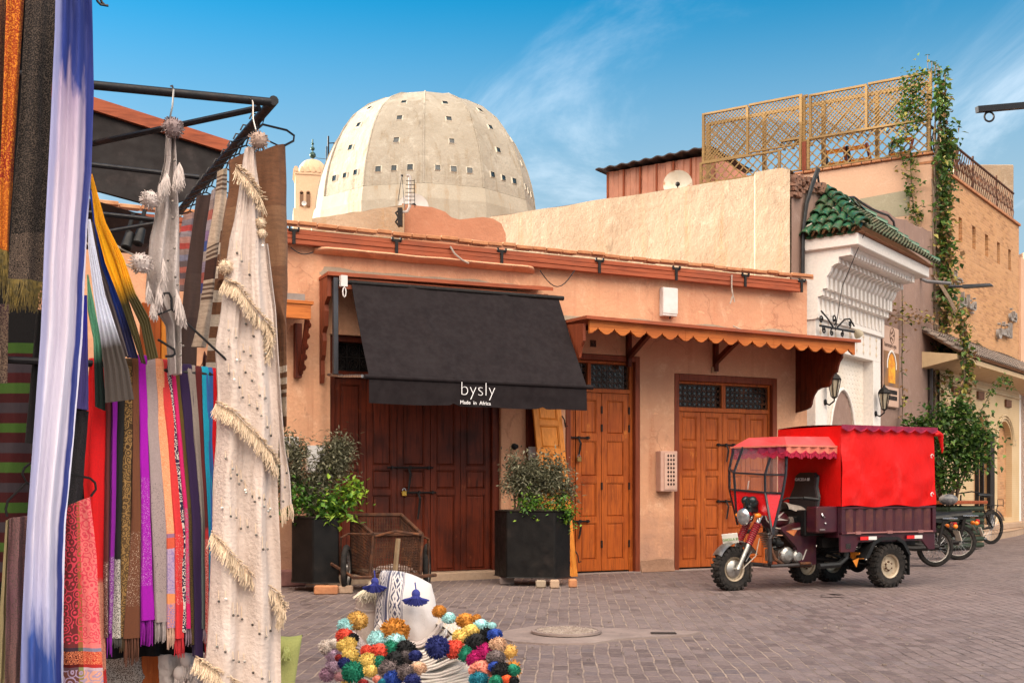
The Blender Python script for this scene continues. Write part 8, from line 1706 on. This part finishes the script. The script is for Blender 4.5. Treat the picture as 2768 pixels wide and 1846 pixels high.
pillow(t, (.105,-.30,.50), .075, .05, .145, fabric('olive_linen', [(0,(.36,.36,.13)),(1,(.30,.31,.10))], bump=.5), Matrix.Rotation(.15,3,'Y'))
b = MB(); yarns(b, [(.110,-.235,.60),(.128,-.235,.597)], 50, .045, .0022, (0,.2,-1), .3, rg); b.part('tassel', mat('lime_yarn', (.42,.44,.17), (.3,.32,.1), 40, .9), t)
# ================================================================== pile of pompom blankets with a cushion
YC = {'mustard':(.52,.30,.08),'mint':(.36,.62,.62),'coral':(.62,.075,.045),'black':(.012,.012,.013),'yellow':(.66,.47,.13),'white':(.66,.58,.52),'lilac':(.55,.40,.52),'mauve':(.40,.24,.33),'pink':(.60,.33,.36),'darkred':(.22,.02,.02),'navy':(.020,.026,.12),'green':(.015,.17,.10),'amber':(.48,.20,.035),'greybrown':(.13,.10,.098),'charcoal':(.075,.060,.06),'tan':(.50,.31,.20),'blue':(.022,.055,.27),'salmon':(.60,.21,.15),'teal':(.018,.16,.22),'magenta':(.36,.010,.11),'orange':(.66,.10,.03)}
YM = {k: yarn('yarn_'+k, c, .45) for k, c in YC.items()}
t = thing('crate', 'low wooden crate under the pile of pompom blankets', 'crate', F0, (-.42,-5.0,0))
b = MB()
for k in range(2): b.box(-.76,-.06,-4.78,-4.765,.02+.09*k,.09+.09*k); b.box(-.76,-.06,-5.235,-5.22,.02+.09*k,.09+.09*k)
b.box(-.76,-.06,-5.22,-4.78,.20,.22); b.part('boards', m_redwood, t)
m_bl = fabric('white_blanket', [(0,(.80,.74,.68))], bump=.5, weave=260, sheen=.3)
m_blp = fabric('figured_blanket', [(0,(.62,.54,.50))], pat=[(0,1,(.30,.22,.28),110,.60)], bump=.5, weave=260)
NB = 13; zb0 = .225; dzb = .0235; BL = []; names_c = ['teal and black','blue and orange','salmon and green','navy and tan','magenta and grey','lilac and mauve','green and charcoal','coral and blue','black and yellow','green and coral','amber and black','yellow and mint','mint and mustard']
for k in range(NB):
    lab = f'white folded blanket in the pile, edged with {names_c[k]} pompoms'
    bt = thing('folded_blanket', lab, 'blanket', F0, (-.40,-4.95,zb0+dzb*k), 'folded blankets in the pile'); BL.append(bt)
    zz0 = zb0+dzb*k; x0, x1 = -.73+.014*k, -.06-.020*k
    def surf(s, v, off=0.): 
        x = x0+(x1-x0)*s; xm = (s-.52)*2; sag = .065*xm*xm*(k/NB)*1.6 + .012*mnoise.noise((s*3,k*.7,2)); fold = -.004 if off else 0
        return (x, -5.22+.02*k+(.47-.022*k)*v+.010*mnoise.noise((s*5,k,4)), zz0+sag+.008*mnoise.noise((s*6, v*4, k)) + off*(1-.0*abs(2*v-1)))
    b = MB(); nU, nV = 26, 8
    for c_ in range(1):
        prof_ = [(v/10, 0) for v in range(11)] + [(1.014, .10), (1.022, .24), (1.014, .38), (1.0, .5), (1.014, .62), (1.022, .76), (1.014, .90)] + [(1-v/10, 1) for v in range(11)]
        for j in range(nU+1):
            for (v, o) in prof_: p = surf(j/nU, min(1,v), o*dzb*.99); b.v.append((p[0], p[1]+(max(0,v-1)*.22), p[2])); b.uvs.append((j/nU, v))
        m_ = len(prof_)
        for j in range(nU):
            for i in range(m_-1): b.f.append([j*m_+i, j*m_+i+1, (j+1)*m_+i+1, (j+1)*m_+i]); b.mi.append(0)
        b.f.append(list(range(m_))); b.mi.append(0); b.f.append([nU*m_+i for i in range(m_)]); b.mi.append(0)
    b.part('cloth', m_bl if k != NB-1 else m_blp, bt, smooth=True)
rgq = random.Random(77)
for (x, y, z, r, c) in POMS:
    k = max(0, min(NB-1, round((z-zb0)/dzb-.8))); b = MB(); pompom(b, (x, -y, z), r*1.2*rgq.uniform(.92,1.08), 560, flat=rgq.uniform(.75,.98)); b.part('pompom', YM[c], BL[k])
rgp = random.Random(9)
for i in range(26):        # the far and lower pompoms that fill the sides of the pile
    sgn = rgp.random() < .5; x = rgp.uniform(-.76,-.58) if sgn else rgp.uniform(-.18,.02); z = rgp.uniform(.30,.47); c = rgp.choice(list(YC)); b = MB(); pompom(b, (x, -4.98+rgp.uniform(-.1,.02), z), rgp.uniform(.032,.042), 110); b.part('pompom', YM[c], BL[max(0, min(NB-1, round((z-zb0)/dzb-.8)))])
# loose folded corners at the left of the pile
t = thing('folded_throw', 'folded white throw with mauve stripes lying at the left of the pile', 'throw', F0, (-.66,-4.9,.55)); b = MB()
for k in range(4): b.grid(lambda s,v: (-.735+.012*k+.15*s, -4.86+.012*k-.10*v*(1-s)-.0*k, .588-.020*k-.11*s*s-.02*s+.012*math.sin(math.pi*v)), 12, 6); b.grid(lambda s,v: (-.735+.012*k+.15*s, -4.86+.012*k-.10*v*(1-s), .580-.020*k-.11*s*s-.02*s+.012*math.sin(math.pi*v)-.004), 12, 6)
b.part('cloth', m_blp, t, smooth=True)
t = thing('figured_throw', 'white throw with fine tan figures spread behind the cushion at the right', 'throw', F0, (-.25,-5.05,.56)); b = MB()
b.grid(lambda s,v: (-.36+.22*s, -5.12+.20*v, .655-.13*s-.03*v+.012*mnoise.noise((s*5,v*5,1))), 14, 10); b.grid(lambda s,v: (-.36+.22*s, -5.12+.20*v, .640-.13*s-.03*v+.012*mnoise.noise((s*5,v*5,1))), 14, 10)
b.part('cloth', fabric('tan_figured', [(0,(.62,.55,.50))], pat=[(0,1,(.45,.33,.20),70,.62)]), t, smooth=True)
# cushion
def cushm():
    m, t, b_ = newmat('blue_figured_cushion'); tx = N(t, 'ShaderNodeTexCoord'); sp = N(t, 'ShaderNodeSeparateXYZ'); LK(t, tx.outputs['UV'], sp.inputs[0]); u, v = sp.outputs[0], sp.outputs[1]
    W0 = (.55,.505,.49); B0 = (.022,.024,.075)
    def band(a, c): return mth(t, 'MULTIPLY', mth(t, 'GREATER_THAN', u, a), mth(t, 'LESS_THAN', u, c))
    def figure(a, c, ns):
        x = mth(t, 'MULTIPLY', mth(t, 'SUBTRACT', u, (a+c)/2), 2/(c-a)); y = mth(t, 'MULTIPLY', v, ns)
        tri = mth(t, 'ABSOLUTE', mth(t, 'SUBTRACT', mth(t, 'FRACT', y), .5)); r = mth(t, 'ADD', mth(t, 'ABSOLUTE', x), mth(t, 'MULTIPLY', tri, 1.6))
        k1 = mth(t, 'GREATER_THAN', mth(t, 'SINE', mth(t, 'MULTIPLY', r, 10)), -.1); k2 = mth(t, 'GREATER_THAN', mth(t, 'SINE', mth(t, 'MULTIPLY', mth(t, 'ADD', mth(t, 'ABSOLUTE', x), mth(t, 'FLOOR', mth(t, 'MULTIPLY', y, 4))), 7)), -.6)
        return mth(t, 'MULTIPLY', band(a, c), mth(t, 'MULTIPLY', k1, k2))
    k = mth(t, 'ADD', figure(.0, .13, 6), figure(.27, .45, 5), clamp=True)
    for a, c in ((.135,.147),(.155,.172),(.18,.225),(.25,.262),(.455,.467),(.478,.486)): k = mth(t, 'ADD', k, band(a, c), clamp=True)
    c = mixrgb(t, mth(t, 'MULTIPLY', k, .95), W0, B0); LK(t, c, b_.inputs['Base Color']); b_.inputs['Roughness'].default_value = .95; b_.inputs['Sheen Weight'].default_value = .3
    h = mth(t, 'ADD', tnoise(t, tx.outputs['Object'], 9, 4, .6), mth(t, 'MULTIPLY', tnoise(t, tx.outputs['Object'], 220, 2), .15)); bumpn(t, b_, h, .5, .02); return m
t = thing('figured_cushion', 'white cushion with indigo woven figures and blue corner tassels on top of the pile', 'cushion', F0, (-.455,-4.95,.55))
b = MB()
CP = {'bl':(-.600,.50),'br':(-.335,.475),'tl':(-.572,.832),'tr':(-.352,.772)}
for sgn in (1, -1):
    def cu(s, v):
        xb = CP['bl'][0]+(CP['br'][0]-CP['bl'][0])*s; zb = CP['bl'][1]+(CP['br'][1]-CP['bl'][1])*s; xt = CP['tl'][0]+(CP['tr'][0]-CP['tl'][0])*s; zt = CP['tl'][1]+(CP['tr'][1]-CP['tl'][1])*s
        x = xb+(xt-xb)*v + (.018*s - .010*(1-s))*math.sin(math.pi*v)**.8 + .006*mnoise.noise((v*5,s*2,3)); z = zb+(zt-zb)*v + .020*math.sin(math.pi*s)*v
        a, c = 2*s-1, 2*v-1; e = (max(0, 1-abs(a)**2.8)*max(0, 1-abs(c)**3.0))**.5
        return (x, -4.95+(.115 if sgn > 0 else -.09)*e*(1+.20*mnoise.noise((s*2.6,v*2.6,sgn)))+.007*math.sin(9*s+6*v+3*mnoise.noise((s*3,v*3,8)))*e-.02*v, z)
    b.grid(cu, 40, 36)
cu_ = b.part('cushion_body', cushm(), t, smooth=True)
def ctassel(p, r, nm='tassel'):
    b = MB(); p = Vector(p); b.tube([p+Vector((-.006,-.02,.05)), p+Vector((0,0,.018))], .003, 5); b.ball(tuple(p+Vector((0,.004,.004))), r*.42, 8, (1,1,1.1)); 
    for k in range(260):
        a = rgp.uniform(-1.35, 1.35); f_ = rgp.uniform(-.3, 1); q_ = rgp.uniform(.85, 1.1)
        e = p+Vector((math.sin(a)*r*1.25*q_, .012+.022*f_, -r*(.28+.72*math.cos(a))*q_)); b.tube([p+Vector((0,.006,.002)), p+Vector((math.sin(a)*r*.55, .014+.022*f_, -r*.30)), e], [.0030,.0028,.0020], 4)
    b.part(nm, YM['navy'] if False else yarn('indigo_yarn', (.032,.038,.19), .45) if 'indigo_yarn' not in bpy.data.materials else bpy.data.materials['indigo_yarn'], t)
ctassel((-.405,-4.80,.742), .044); ctassel((-.590,-4.90,.785), .040)
t = thing('wool_roll', 'rolled cream wool blanket with a white tassel standing behind the cushion', 'blanket', F0, (-.62,-5.05,.5))
b = MB(); b.lathe([(.001,.0),(.066,.0),(.068,.06),(.064,.16),(.066,.21),(.058,.228),(.001,.225)], 20, (-.628,-5.05,.50)); b.tube([(-.628+.067*math.cos(a*.35), -5.05+.067*math.sin(a*.35), .655+.004*math.sin(a)) for a in range(19)], .006, 5); b.part('roll', m_creamw, t, smooth=True)
b = MB(); yarns(b, [(-.635,-4.99,.755),(-.60,-4.99,.765)], 90, .075, .0028, (-.35,.3,-.6), .6, rgp); pompom(b, (-.61,-5.0,.755), .034, 80); b.part('tassel', yarn('ivory_yarn', (.66,.58,.45), .6), t)
